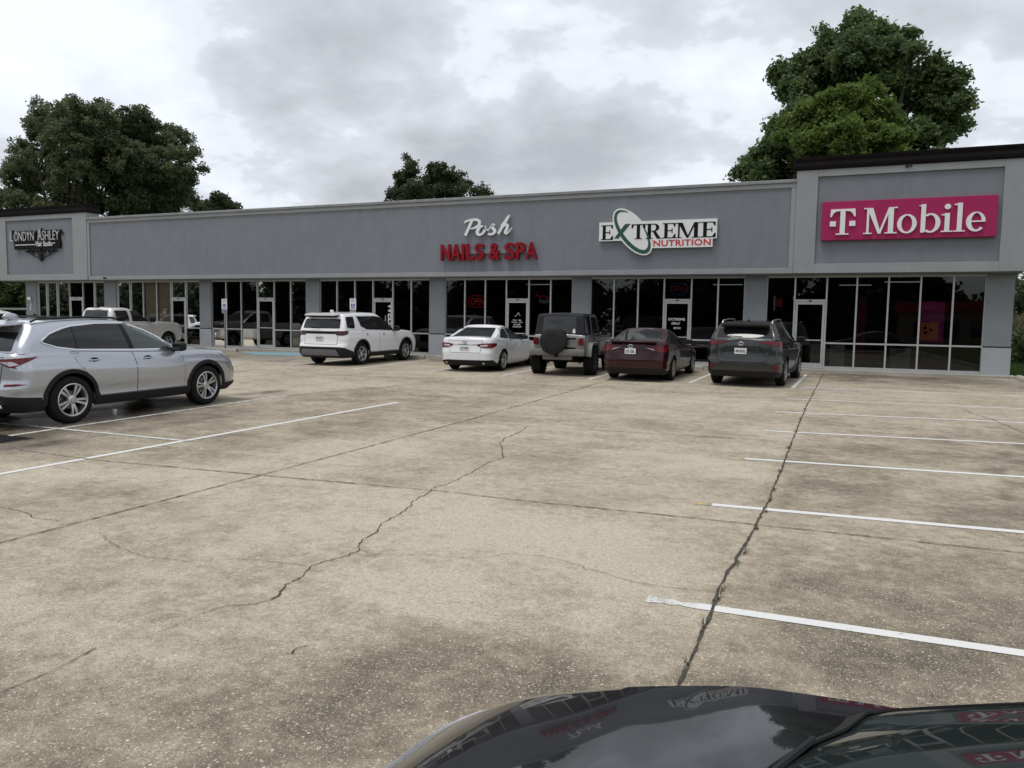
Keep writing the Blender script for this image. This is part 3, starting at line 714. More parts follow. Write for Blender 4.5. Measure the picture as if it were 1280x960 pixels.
# ---- maroon saloon
def maroon_sedan():
    sp = dict(name='maroon_sedan', label='dark maroon four door sedan parked beside the grey SUV', cat='car',
        low=mk(SED_LOW, -1.10, 3.80, 0.925), zb=0.20, wb=2.82, r=0.335, tw=0.22, rim=0.225, track=1.62, arch=0.375, style='single5', rim_mat='alloy_dull', paint=M['maroon'],
        belt=[(-1.10, 1.06), (-0.7, 1.075), (0, 1.05), (0.8, 0.99), (1.6, 0.955), (2.1, 0.94), (2.7, 0.88), (3.4, 0.77), (3.80, 0.66)], crown=0.045,
        rear=(0.15, 0.32, 0.30), front=(0.22, 0.42, 0.38), taper=0.035,
        up=[(0.0, -0.74, 2.25, 0.82), (0.2, -0.52, 1.95, 0.795), (0.45, -0.26, 1.6, 0.755), (0.7, 0.03, 1.28, 0.70), (0.88, 0.25, 1.03, 0.64), (1.0, 0.40, 0.88, 0.57)],
        roof=[(-0.8, 1.37), (-0.2, 1.385), (0.3, 1.415), (0.7, 1.42), (1.1, 1.41), (1.7, 1.38), (2.4, 1.36)], urear=(0.06, 0.07, 0.09), ufront=(0.16, 0.2, 0.16), ucrown=0.03)
    root, low, up = vehicle(sp)
    sides(root, up, [[(0.06, 1.215), (0.21, 1.30), (0.50, 1.34), (0.60, 1.0), (0.0, 1.04), (-0.10, 1.09)], [(0.56, 1.34), (0.90, 1.33), (1.20, 1.24), (1.70, 1.04), (1.74, 0.975), (0.66, 0.995)]], M['glass'])
    door(root, low, [(-0.02, 1.03), (0.66, 0.975), (0.70, 0.32), (0.42, 0.32), (0.30, 0.60), (0.06, 0.80)], M['maroon'], 0.24, 0.86)
    door(root, low, [(0.675, 0.975), (1.74, 0.94), (1.84, 0.7), (1.84, 0.32), (0.715, 0.32)], M['maroon'], 0.98, 0.84)
    A = low.ra; B = low.sa
    patch('bumper', low, 'wrap', [(-B(-0.46), 0.26), (-A(-0.7), 0.38), (A(-0.7), 0.38), (B(-0.46), 0.26), (B(-0.46), 0.21), (-B(-0.46), 0.21)], 0.014, M['plastic'], root, step=0.1)
    lamp(root, low, [(A(-0.42), 0.97), (A(-0.66), 0.985), (B(-0.90), 0.985), (B(-0.50), 0.955), (B(-0.56), 0.89), (A(-0.86), 0.80), (A(-0.66), 0.83), (A(-0.56), 0.90)], M['lamp_red'])
    lamp(root, low, [(A(-0.34), 0.945), (A(-0.56), 0.90), (A(-0.62), 0.86), (A(-0.54), 0.875)], M['lamp_white'], 0.017, 'reversing_lamp', 0)
    lamp(root, low, [(A(-0.72), 0.45), (A(-0.86), 0.46), (B(-0.88), 0.44), (A(-0.80), 0.41)], M['lamp_red'], 0.012, 'reflector', 0)
    g = gate(root, low, [(-0.60, 1.0), (0.60, 1.0), (0.66, 0.90), (0.44, 0.60), (-0.44, 0.60), (-0.66, 0.90)], M['maroon'])
    spoiler(root, -0.88, -1.08, 1.082, 1.095, 1.30, 0.03, M['maroon'])
    plate(root, low, 0.06, 0.83, '275 DBL'); badge(root, low, 0.06, 0.965)
    patch('rear_window', up, 'rear', [(-0.66, 1.095), (-0.50, 1.355), (0.50, 1.355), (0.66, 1.095)], 0.006, M['glass'], root, 1, 0.1)
    patch('windscreen', up, 'front', [(-0.66, 1.0), (-0.52, 1.35), (0.52, 1.35), (0.66, 1.0)], 0.006, M['glass'], root, 1, 0.12)
    patch('headlamp', low, 'wrap', [(B(3.1), 0.74), (low.A[-1]-0.5, 0.66), (low.A[-1]-0.5, 0.58), (B(3.2), 0.64)], 0.012, M['lamp_white'], root, 0, 0.06, mirror=True)
    mirrors(root, 1.70, 0.98, 1.03, M['maroon'], M['plastic'], (0.075, 0.11, 0.07))
    return root

# ---- dark grey SUV
def grey_suv():
    sp = dict(name='grey_suv', label='dark grey SUV with raised roof rails parked nearest the pink shop sign', cat='SUV',
        low=mk(SUV_LOW, -1.05, 3.88, 0.965), zb=0.26, wb=2.85, r=0.375, tw=0.235, rim=0.25, track=1.66, arch=0.425, style='multi10', rim_mat='alloy_dull', paint=M['graphite'],
        belt=[(-1.05, 1.22), (-0.6, 1.235), (0, 1.20), (1.0, 1.14), (2.0, 1.10), (2.6, 1.10), (3.1, 1.05), (3.6, 0.96), (3.88, 0.86)], crown=0.05,
        rear=(0.12, 0.28, 0.26), front=(0.2, 0.42, 0.38), taper=0.03,
        up=[(0.0, -0.93, 2.50, 0.90), (0.25, -0.87, 2.18, 0.865), (0.5, -0.79, 1.88, 0.82), (0.75, -0.70, 1.58, 0.76), (0.92, -0.64, 1.36, 0.71), (1.0, -0.62, 1.22, 0.655)],
        roof=[(-1.1, 1.58), (-0.6, 1.625), (0, 1.665), (0.6, 1.675), (1.2, 1.66), (1.8, 1.63), (2.6, 1.6)], urear=(0.11, 0.11, 0.13), ufront=(0.15, 0.22, 0.18), ucrown=0.03)
    root, low, up = vehicle(sp)
    sides(root, up, [[(-0.44, 1.49), (0.06, 1.54), (0.08, 1.25), (-0.30, 1.29)], [(0.10, 1.545), (0.96, 1.56), (1.04, 1.17), (0.12, 1.24)], [(1.02, 1.56), (1.32, 1.53), (1.62, 1.41), (2.00, 1.20), (2.02, 1.13), (1.10, 1.165)]], M['glass'])
    door(root, low, [(0.02, 1.19), (1.05, 1.13), (1.08, 0.42), (0.50, 0.42), (0.38, 0.64), (0.12, 0.88)], M['graphite'], 0.30, 1.02)
    door(root, low, [(1.065, 1.13), (2.10, 1.09), (2.20, 0.9), (2.22, 0.42), (1.095, 0.42)], M['graphite'], 1.35, 0.99)
    arch_trim(low, sp, M['plastic'], root, 0.04)
    A = low.ra; B = low.sa
    patch('sill', low, 'side', [(0.43, 0.39), (2.42, 0.39), (2.42, 0.27), (0.43, 0.27)], 0.02, M['plastic'], root, step=0.12, mirror=True)
    patch('bumper', low, 'wrap', [(-B(-0.46), 0.38), (-A(-0.7), 0.42), (A(-0.7), 0.42), (B(-0.46), 0.38), (B(-0.46), 0.27), (-B(-0.46), 0.27)], 0.014, M['plastic'], root, step=0.1)
    patch('bumper_step', low, 'wrap', [(-B(-0.74), 0.76), (-A(-0.62), 0.70), (-A(-0.55), 0.62), (A(-0.55), 0.62), (A(-0.62), 0.70), (B(-0.74), 0.76), (B(-0.74), 0.72), (A(-0.72), 0.60), (-A(-0.72), 0.60), (-B(-0.74), 0.72)], 0.03, M['graphite'], root, 0, 0.08)
    lamp(root, low, [(A(-0.36), 1.165), (A(-0.70), 1.175), (B(-0.80), 1.17), (B(-0.52), 1.14), (B(-0.60), 1.06), (A(-0.86), 1.055), (A(-0.66), 1.10)], M['lamp_red'], round_=0)
    lamp(root, low, [(A(-0.72), 0.58), (A(-0.88), 0.58), (B(-0.84), 0.43), (A(-0.84), 0.43)], M['lamp_red'], 0.018, 'reflector', 0)
    g = gate(root, low, [(-0.64, 1.20), (0.64, 1.20), (0.64, 0.74), (0.5, 0.66), (-0.5, 0.66), (-0.64, 0.74)], M['graphite'])
    for sg in (-1, 1): ribbon('tailgate_crease', low, 'rear', [(sg*0.38, 1.04), (sg*0.56, 0.83)], 0.02, 0.010, M['gap'], root)
    ribbon('tailgate_crease', low, 'rear', [(-0.44, 1.045), (0.44, 1.045)], 0.016, 0.010, M['gap'], root)
    plate(root, low, 0.05, 0.925, '480 BGQ'); badge(root, low, 0.05, 1.115)
    patch('rear_window', up, 'rear', [(-0.72, 1.265), (-0.66, 1.50), (0.66, 1.50), (0.72, 1.265)], 0.006, M['glass'], root, 1, 0.1)
    spoiler(root, -0.50, -0.90, 1.665, 1.62, 1.22, 0.05, M['graphite'])
    MB().box((-0.76, 0, 1.565), (0.15, 1.2, 0.07), bev=0.02).build('brake_light', M['gap'], root)
    w = MB(); w.tube([(-0.99, 0.02, 1.285), (-0.985, 0.36, 1.31)], 0.014, 6); w.build('wiper', M['plastic'], root)
    patch('windscreen', up, 'front', [(-0.72, 1.16), (-0.60, 1.6), (0.60, 1.6), (0.72, 1.16)], 0.006, M['glass'], root, 1, 0.12)
    patch('headlamp', low, 'wrap', [(B(3.4), 0.98), (low.A[-1]-0.6, 0.9), (low.A[-1]-0.6, 0.8), (B(3.45), 0.88)], 0.012, M['lamp_white'], root, 0, 0.06, mirror=True)
    mirrors(root, 2.02, 1.05, 1.17, M['graphite'], M['plastic'], (0.085, 0.12, 0.085))
    for sg in (-1, 1):
        m = MB(); m.tube([(-0.55, sg*0.63, 1.62), (-0.42, sg*0.63, 1.70), (0.4, sg*0.63, 1.735), (1.0, sg*0.62, 1.72), (1.18, sg*0.615, 1.655)], 0.02, 8); m.build('roof_rail', M['alloy'], root, True)
    f = MB(); V, F = ellipsoid((0, 0, 0), (0.09, 0.03, 0.05), 0.8); f.add(V, F); o = f.build('antenna', M['graphite'], root, True); o.location = (-0.3, 0, 1.71)
    MB().tube([(-0.95, -0.35, 0.30), (-0.55, -0.35, 0.30)], 0.035, 10).build('exhaust', M['alloy_dull'], root, True)
    return root

# ---- boxy two door off-roader with a covered spare wheel
def offroader():
    root = empty('off_roader', label='boxy pale off-roader with black hardtop and covered spare wheel on its tailgate', cat='off-roader')
    P = M['jeep']; W = 0.79; zb = 0.60
    flat = lambda c: (lambda x: np.zeros_like(np.asarray(x, float))+c)
    low = Surf([(0, -0.70, 2.95, 0.76), (0.1, -0.72, 2.97, 0.785), (0.6, -0.72, 2.97, W), (0.95, -0.70, 2.95, W-0.005), (1, -0.685, 2.93, W-0.02)], flat(zb), curve([(-0.75, 1.20), (1.3, 1.20), (1.6, 1.24), (2.97, 1.19)]), (0.02, 0.09, 0.09), (0.03, 0.1, 0.12), 0.0)
    V, F = low.shell([(0, 0.44, 0.50), (2.42, 0.44, 0.52)], 0.03); finish(V, F, 'body', P, root)
    up = Surf([(0, -0.68, 1.46, 0.77), (0.5, -0.62, 1.28, 0.735), (0.93, -0.57, 1.12, 0.70), (1, -0.55, 1.09, 0.675)], flat(1.195), curve([(-0.8, 1.80), (0.2, 1.825), (1.5, 1.80)]), (0.03, 0.08, 0.08), (0.04, 0.08, 0.09), 0.0)
    V, F = up.shell([], 0.03); finish(V, F, 'hardtop', M['softtop'], root)
    patch('rear_window', up, 'rear', [(-0.52, 1.25), (-0.49, 1.74), (0.49, 1.74), (0.52, 1.25)], 0.008, M['glass'], root, 1, 0.12)
    patch('sticker', up, 'rear', [(-0.49, 1.26), (-0.40, 1.26), (-0.41, 1.36), (-0.45, 1.40), (-0.48, 1.36)], 0.012, M['plate'], root, 0, 0.1)
    patch('window', up, 'side', [(-0.48, 1.74), (0.06, 1.74), (0.10, 1.25), (-0.52, 1.25)], 0.006, M['glass'], root, 1, 0.12, mirror=True)
    patch('door_frame', up, 'side', [(0.16, 1.77), (0.92, 1.77), (1.14, 1.21), (0.20, 1.21)], 0.008, P, root, 0, 0.12, mirror=True)
    patch('window', up, 'side', [(0.23, 1.73), (0.86, 1.73), (1.05, 1.235), (0.26, 1.235)], 0.012, M['glass'], root, 0, 0.12, mirror=True)
    door(root, low, [(0.18, 1.185), (1.18, 1.185), (1.20, 0.70), (0.62, 0.70), (0.50, 0.85), (0.30, 1.02), (0.18, 1.05)], P, 0.42, 1.07, M['plastic'])
    gate(root, low, [(-0.56, 1.18), (0.56, 1.18), (0.56, 0.68), (-0.56, 0.68)], P)
    MB().box((-0.73, -0.36, 1.11), (0.05, 0.34, 0.05), bev=0.008).build('hinge', M['gap'], root)
    MB().box((-0.73, -0.36, 0.82), (0.05, 0.30, 0.06), bev=0.008).build('hinge', M['gap'], root)
    for sg in (-1, 1):
        MB().box((-0.745, sg*0.685, 1.02), (0.06, 0.15, 0.21), bev=0.015).build('tail_lamp', M['lamp_red'], root)
        m = MB()                                                    # fenders, flat topped
        for ax, rr in ((0, 0.50), (2.42, 0.52)):
            pts = [(ax-rr-0.06, 0.60), (ax-rr+0.02, 0.86), (ax-rr+0.17, 1.0), (ax+rr-0.17, 1.0), (ax+rr+0.02, 0.86), (ax+rr+0.14, 0.60)]
            inn = [(ax-rr+0.02, 0.60), (ax-rr+0.09, 0.83), (ax-rr+0.21, 0.945), (ax+rr-0.21, 0.945), (ax+rr-0.06, 0.83), (ax+rr+0.04, 0.60)]
            y0, y1 = sg*(W-0.03), sg*0.945
            b = len(m.v); n = len(pts); Vv = []
            for yy in (y0, y1):
                Vv += [(p[0], yy, p[1]-(0.03 if yy == y1 else 0)) for p in pts]+[(p[0], yy, p[1]-(0.03 if yy == y1 else 0)) for p in inn]
            Ff = []
            for i in range(n-1):
                Ff += [(i, i+1, 2*n+i+1, 2*n+i), (n+i, 3*n+i, 3*n+i+1, n+i+1), (2*n+i, 2*n+i+1, 3*n+i+1, 3*n+i), (i, n+i, n+i+1, i+1)]
            Ff += [(0, 2*n, 3*n, n), (n-1, 2*n-1, 4*n-1, 3*n-1)]
            m.add(Vv, Ff)
        m.build('fender', M['flare'], root, True, 35)
        m = MB(); m.box((1.25, sg*0.80, 0.585), (1.2, 0.10, 0.07), bev=0.02); m.build('side_step', M['plastic'], root, True, 40)
    m = MB(); m.box((-0.84, 0, 0.70), (0.20, 1.66, 0.20), bev=0.05); m.box((-0.80, 0, 0.55), (0.12, 0.9, 0.14), bev=0.03); m.build('bumper', M['flare'], root, True, 40)
    MB().box((-0.955, 0, 0.62), (0.04, 0.12, 0.10), bev=0.01).build('hitch', M['under'], root)
    MB().box((3.06, 0, 0.66), (0.18, 1.6, 0.20), bev=0.05).build('front_bumper', M['plastic'], root, True, 40)
    sp_ = MB(); sp_.lathe([(0.001, -0.135), (0.20, -0.14), (0.35, -0.13), (0.392, -0.10), (0.402, -0.03), (0.402, 0.09), (0.37, 0.12), (0.001, 0.12)], 'y', 40)
    o = sp_.build('spare_wheel', M['vinyl'], root, True, 35); o.rotation_euler = (0, 0, -PI/2); o.location = (-0.90, 0.10, 1.035)
    MB().box((-0.80, 0.10, 1.42), (0.10, 0.20, 0.035), bev=0.01).box((-0.74, 0.10, 1.035), (0.12, 0.3, 0.3), bev=0.01).build('spare_bracket', M['gap'], root)
    patch('windscreen', up, 'front', [(-0.66, 1.26), (-0.62, 1.75), (0.62, 1.75), (0.66, 1.26)], 0.008, M['glass'], root, 1, 0.12)
    patch('grille', low, 'front', [(-0.6, 1.12), (0.6, 1.12), (0.6, 0.74), (-0.6, 0.74)], 0.012, M['plastic'], root, 0, 0.12)
    mirrors(root, 1.24, 0.93, 1.27, M['plastic'], M['plastic'], (0.06, 0.10, 0.09))
    u = MB(); u.boxb(-0.6, 2.9, -0.45, 0.45, 0.42, 0.75); u.tube([(0, -0.8, 0.42), (0, 0.8, 0.42)], 0.055, 10); u.tube([(2.42, -0.8, 0.42), (2.42, 0.8, 0.42)], 0.055, 10)
    u.box((0, 0.1, 0.42), (0.3, 0.3, 0.26), bev=0.1); u.tube([(-0.3, -0.55, 0.5), (-0.75, -0.55, 0.5)], 0.04, 8)
    for sg in (-1, 1): u.tube([(-0.12, sg*0.5, 0.35), (-0.2, sg*0.48, 0.8)], 0.035, 8)
    u.build('underbody', M['under'], root)
    add_wheels(root, None, 0.425, 0.30, 0.225, 2.42, 1.62, 'single5', 'alloy_black', True)
    return root

# ---- beige silver pickup beyond the silver SUV
def pickup():
    P = M['pewter']
    sp = dict(name='pickup_truck', label='beige silver pickup truck with double cab, its roof and nose showing beyond the silver SUV', cat='pickup truck',
        low=[(0.0, -1.10, 4.55, 0.93), (0.08, -1.18, 4.62, 0.98), (0.3, -1.22, 4.68, 1.0), (0.6, -1.22, 4.68, 1.0), (0.9, -1.22, 4.60, 0.985), (1.0, -1.20, 4.48, 0.955)], zb=0.42, wb=3.65, r=0.40, tw=0.265, rim=0.23, track=1.72, arch=0.47, style='single5', paint=P,
        belt=[(-1.22, 1.26), (0.6, 1.26), (1.5, 1.25), (2.8, 1.22), (3.3, 1.26), (4.0, 1.235), (4.45, 1.16), (4.68, 1.0)], crown=0.05, rear=(0.02, 0.10, 0.10), front=(0.10, 0.25, 0.28), taper=0.0,
        up=[(0.0, 0.70, 3.10, 0.90), (0.5, 0.77, 2.55, 0.83), (0.85, 0.84, 2.14, 0.745), (0.95, 0.88, 1.98, 0.70), (1.0, 0.91, 1.90, 0.66)],
        roof=[(0.6, 1.83), (1.3, 1.855), (2.0, 1.83), (3.1, 1.78)], urear=(0.02, 0.10, 0.10), ufront=(0.12, 0.18, 0.16), ucrown=0.03)
    root, low, up = vehicle(sp)
    patch('rear_window', up, 'rear', [(-0.66, 1.34), (-0.60, 1.75), (0.60, 1.75), (0.66, 1.34)], 0.008, M['glass'], root, 1, 0.12)
    MB().box((0.80, 0, 1.868), (0.06, 0.36, 0.035), bev=0.01).build('brake_light', M['gap'], root)
    sides(root, up, [[(1.00, 1.74), (1.62, 1.75), (1.66, 1.30), (1.02, 1.32)], [(1.80, 1.75), (2.04, 1.73), (2.36, 1.56), (2.70, 1.34), (2.70, 1.29), (1.80, 1.30)]], M['glass'])
    door(root, low, [(0.98, 1.23), (1.74, 1.23), (1.74, 0.52), (0.98, 0.52)], P, 1.15, 1.10)
    door(root, low, [(1.755, 1.23), (2.80, 1.20), (2.80, 0.52), (1.755, 0.52)], P, 1.95, 1.08)
    b = MB(); b.boxb(-1.14, 0.60, -0.80, 0.80, 1.255, 1.30, 0.015); b.build('bed_cover', M['vinyl'], root)
    A = low.ra; B = low.sa
    for sg in (-1, 1): MB().box((-1.20, sg*0.90, 1.02), (0.08, 0.16, 0.36), bev=0.02).build('tail_lamp', M['lamp_red'], root)
    MB().box((-1.30, 0, 0.60), (0.2, 1.8, 0.18), bev=0.03).build('bumper', M['chrome'], root)
    MB().box((4.72, 0, 0.62), (0.16, 1.84, 0.26), bev=0.05).build('front_bumper', M['chrome'], root, True, 40)
    patch('headlamp', low, 'wrap', [(B(4.25), 1.10), (low.A[-1]-0.55, 1.08), (low.A[-1]-0.55, 0.86), (B(4.3), 0.86)], 0.012, M['lamp_white'], root, 0, 0.06, mirror=True)
    patch('grille', low, 'front', [(-0.58, 1.08), (0.58, 1.08), (0.58, 0.75), (-0.58, 0.75)], 0.012, M['plastic'], root, 0, 0.12)
    arch_trim(low, sp, P, root, 0.04)
    patch('windscreen', up, 'front', [(-0.72, 1.32), (-0.60, 1.74), (0.60, 1.74), (0.72, 1.32)], 0.008, M['glass'], root, 1, 0.12)
    mirrors(root, 2.66, 1.12, 1.37, P, M['plastic'], (0.08, 0.13, 0.12))
    return root

# ---- black car whose bonnet and windscreen reach into the bottom of the picture
def black_car():
    P = M['black']
    sp = dict(name='black_car', label='black car with glossy bonnet and windscreen filling the bottom right corner', cat='car',
        low=[(0.0, -0.75, 3.50, 0.82), (0.07, -0.80, 3.58, 0.86), (0.3, -0.85, 3.64, 0.895), (0.6, -0.84, 3.64, 0.90), (0.78, -0.83, 3.61, 0.898), (0.9, -0.81, 3.575, 0.890), (0.965, -0.79, 3.53, 0.876), (1.0, -0.77, 3.475, 0.852)], zb=0.20, wb=2.72, r=0.33, tw=0.215, rim=0.225, track=1.52, arch=0.37, style='double5', paint=P,
        belt=[(-0.85, 1.0), (0, 0.98), (1.2, 0.95), (2.2, 0.965), (2.5, 0.955), (2.8, 0.905), (3.1, 0.825), (3.35, 0.75), (3.64, 0.63)], crown=0.055, rear=(0.12, 0.24, 0.24), front=(0.24, 0.30, 0.30), taper=0.04,
        up=[(0.0, -0.74, 2.68, 0.80), (0.06, -0.72, 2.62, 0.797), (0.3, -0.58, 2.30, 0.765), (0.55, -0.42, 1.92, 0.72), (0.8, -0.26, 1.50, 0.66), (0.93, -0.18, 1.22, 0.61), (1.0, -0.10, 1.05, 0.55)],
        roof=[(-0.8, 1.38), (0, 1.43), (0.6, 1.445), (1.2, 1.43), (1.8, 1.40), (2.6, 1.38)], urear=(0.10, 0.2, 0.18), ufront=(0.42, 0.16, 0.14), ucrown=0.03)
    root, low, up = vehicle(sp)
    sides(root, up, [[(-0.3, 1.25), (0.5, 1.36), (0.58, 1.02), (-0.3, 1.05)], [(0.62, 1.36), (0.95, 1.35), (1.4, 1.18), (1.75, 1.02), (0.68, 1.01)]], M['glass'])
    door(root, low, [(0.0, 0.95), (0.64, 0.94), (0.66, 0.32), (0.42, 0.32), (0.28, 0.62)], P, 0.2, 0.84)
    door(root, low, [(0.655, 0.94), (1.72, 0.92), (1.76, 0.32), (0.675, 0.32)], P, 0.95, 0.82)
    patch('windscreen', up, 'front', [(-0.765, 0.965), (-0.57, 1.36), (0.57, 1.36), (0.765, 0.965)], 0.006, M['glass_front'], root, 0, 0.07)
    # black band at the foot of the windscreen and along its pillars
    for sg in (-1, 1):
        ribbon('screen_seal', up, 'front', [(sg*0.772, 0.96), (sg*0.71, 1.10), (sg*0.60, 1.34)], 0.02, 0.010, M['gap'], root)
    ribbon('cowl', up, 'front', [(-0.77, 0.965), (-0.4, 0.966), (0, 0.967), (0.4, 0.966), (0.77, 0.965)], 0.045, 0.014, M['plastic'], root)
    lamp(root, low, [(low.ra(-0.45), 0.84), (low.sa(-0.6), 0.86), (low.sa(-0.6), 0.76), (low.ra(-0.5), 0.74)], M['lamp_red'])
    patch('headlamp', low, 'wrap', [(low.sa(3.05), 0.78), (low.A[-1]-0.45, 0.66), (low.A[-1]-0.45, 0.58), (low.sa(3.1), 0.66)], 0.01, M['lamp_white'], root, 0, 0.06, mirror=True)
    patch('rear_window', up, 'rear', [(-0.6, 1.06), (-0.5, 1.36), (0.5, 1.36), (0.6, 1.06)], 0.006, M['glass'], root, 1, 0.12)
    for yy in (-0.1, 0.35):
        p0 = up.at('front', yy, 0.975, 0.02); p1 = up.at('front', yy-0.42, 0.99, 0.02)
        MB().tube([p0, p1], 0.008, 6).build('wiper', M['plastic'], root)
    mirrors(root, 1.70, 0.95, 1.02, P, M['plastic'], (0.07, 0.10, 0.065))
    return root
M['glass_front'] = glassmat('windscreen_glass', (0.018, 0.024, 0.023), 0.01, 0.6)

def copy_tree(o, parent=None):
    c = o.copy(); C.objects.link(c); c.parent = parent
    for ch in [x for x in bpy.data.objects if x.parent == o]: copy_tree(ch, c)
    return c
place(silver_suv(), -12.40, 8.65, 0.5)
ws = white_suv(); place(ws, -16.2, 22.4, 0.5)
place(white_sedan(), -10.88, 22.48, 2.8)
place(offroader(), -7.82, 22.2, 4.0)
place(maroon_sedan(), -5.34, 21.77, -0.4)
place(grey_suv(), -2.38, 21.6, -3.7)
place(pickup(), -28.4, 21.9, 3.3)
b = copy_tree(ws); b['label'] = 'white SUV far left whose roof shows just above the silver SUV by the shop corner'; b.scale = (0.94, 0.94, 0.93); place(b, -35.2, 22.0, 1)
b = copy_tree(ws); b['label'] = 'white SUV farthest away, beyond the left end of the building'; place(b, -46.6, 29.0, 2); b.location.z = -0.05
bc = black_car(); place(bc, 2.37, 1.20, 90); bc.location.z = gz(1.20)-0.03
# ------------------------------------------------------------------ shop building
def stucco(name, col, var=0.06, streak=0.10, bmp=0.25):
    m, nt, b = nmat(name); v = coords(nt); vs = coords(nt, (1.2, 1.2, 0.12)); vb = coords(nt, (0.25, 1, 0.5))
    f = noise(nt, v, 2.2, 5, 0.6); s = noise(nt, vs, 3.5, 4, 0.7); w = noise(nt, vb, 1.0, 3)
    base = ramp(nt, f, [(0.3, tuple(c*(1-var) for c in col)), (0.7, tuple(c*(1+var) for c in col))])
    st = mth(nt, 'MULTIPLY', ramp(nt, s, [(0.50, (0, 0, 0)), (0.78, (1, 1, 1))]), streak)
    c = mixc(nt, st, base, tuple(c*0.55 for c in col))
    st2 = mth(nt, 'MULTIPLY', ramp(nt, w, [(0.5, (0, 0, 0)), (0.8, (1, 1, 1))]), streak*0.7)
    L(nt, mixc(nt, st2, c, tuple(min(1, c*1.3) for c in col)), b.inputs['Base Color'])
    b.inputs['Roughness'].default_value = 0.9; b.inputs['Specular IOR Level'].default_value = 0.25
    bump(nt, b, noise(nt, v, 90, 3), bmp, 0.006); return m
M['trim'] = stucco('pale_grey_stucco', (0.285, 0.296, 0.305))
M['panel'] = stucco('slate_grey_stucco', (0.196, 0.211, 0.234), 0.05, 0.28)
M['pil_hi'] = stucco('pilaster_grey', (0.215, 0.235, 0.25), 0.05, 0.08)
M['pil_lo'] = stucco('pilaster_pale', (0.35, 0.375, 0.40), 0.05, 0.12)
M['cornice'] = simple('dark_brown_metal', (0.012, 0.010, 0.010), 0.8, 0.0, 0.3, 3, 0.12)
M['alu'] = simple('pale_aluminium', (0.46, 0.47, 0.47), 0.42, 0.35, 0.08, 10)
M['black_line'] = simple('black_joint', (0.02, 0.022, 0.03), 0.7)
M['roofing'] = simple('roof_membrane', (0.25, 0.25, 0.24), 0.9, 0, 0.15, 1)
M['coping'] = stucco('weathered_coping', (0.245, 0.255, 0.258), 0.12, 0.6, 0.1)
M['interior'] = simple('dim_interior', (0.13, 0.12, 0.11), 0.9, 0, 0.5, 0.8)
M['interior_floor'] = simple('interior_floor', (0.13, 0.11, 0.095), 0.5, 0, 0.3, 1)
M['tan_blind'] = simple('tan_paper', (0.58, 0.48, 0.35), 0.85, 0, 0.12, 2.5)
M['conc'] = stucco('worn_concrete', (0.34, 0.325, 0.29), 0.14, 0.35, 0.4)
def shopglass(name='tinted_shop_glass', tint=(0.30, 0.315, 0.31)):
    m, nt, b = nmat(name); nt.nodes.remove(b); out = nt.nodes['Material Output']
    v = coords(nt); f = noise(nt, v, 0.7, 2)
    tr = N(nt, 'ShaderNodeBsdfTransparent'); tr.inputs[0].default_value = (*tint, 1)
    gl = N(nt, 'ShaderNodeBsdfGlossy'); gl.inputs['Roughness'].default_value = 0.012; gl.inputs['Color'].default_value = (1, 1, 1, 1)
    bn = N(nt, 'ShaderNodeBump'); bn.inputs['Strength'].default_value = 0.05; bn.inputs['Distance'].default_value = 0.02; L(nt, f, bn.inputs['Height']); L(nt, bn.outputs[0], gl.inputs['Normal'])
    fr = N(nt, 'ShaderNodeFresnel'); fr.inputs['IOR'].default_value = 1.5
    mx = N(nt, 'ShaderNodeMixShader'); L(nt, fr.outputs[0], mx.inputs[0]); L(nt, tr.outputs[0], mx.inputs[1]); L(nt, gl.outputs[0], mx.inputs[2])
    L(nt, mx.outputs[0], out.inputs[0]); return m
M['shopglass'] = shopglass(); M['shopglass_clear'] = shopglass('clear_shop_glass', (0.62, 0.63, 0.62))

YW, YF = 27.59, 27.0                       # window plane and fascia plane
XL, XRT = -39.66, 4.55                     # outer faces of the end pilasters
shop = empty('shop_building', (-17.5, YW, 0), label='long single storey grey shop building with tinted glass fronts under a deep fascia', cat='building')
def P(mb, name, mat, smooth=False, angle=None):
    mb.v = [(x+17.5, y-YW, z) for x, y, z in mb.v]; return mb.build(name, mat, shop, smooth, angle)
BAYS = [[-38.85, -38.14, -37.35, -36.43, -35.45, -34.65, -33.88], [-33.07, -32.18, -31.3, -30.42, -29.5, -28.58, -27.67], [-26.99, -26.13, -25.25, -24.32, -23.37, -22.47, -21.61],
        [-20.89, -20.02, -19.11, -18.21, -17.24, -16.37, -15.5], [-14.79, -13.93, -13.04, -12.14, -11.2, -10.32, -9.45], [-8.75, -7.86, -6.97, -6.03, -5.07, -4.16, -3.27],
        [-2.55, -1.66, -0.68, 0.22, 1.14, 2.05, 2.95, 3.81]]
DOOR = [3, 4, 3, 3, 3, 3, 1]
DOOR = [3, 4, 3, 3, 3, 3, 1]
ZT, ZB, ZM, ZD = 3.16, 0.20, 0.95, 2.30
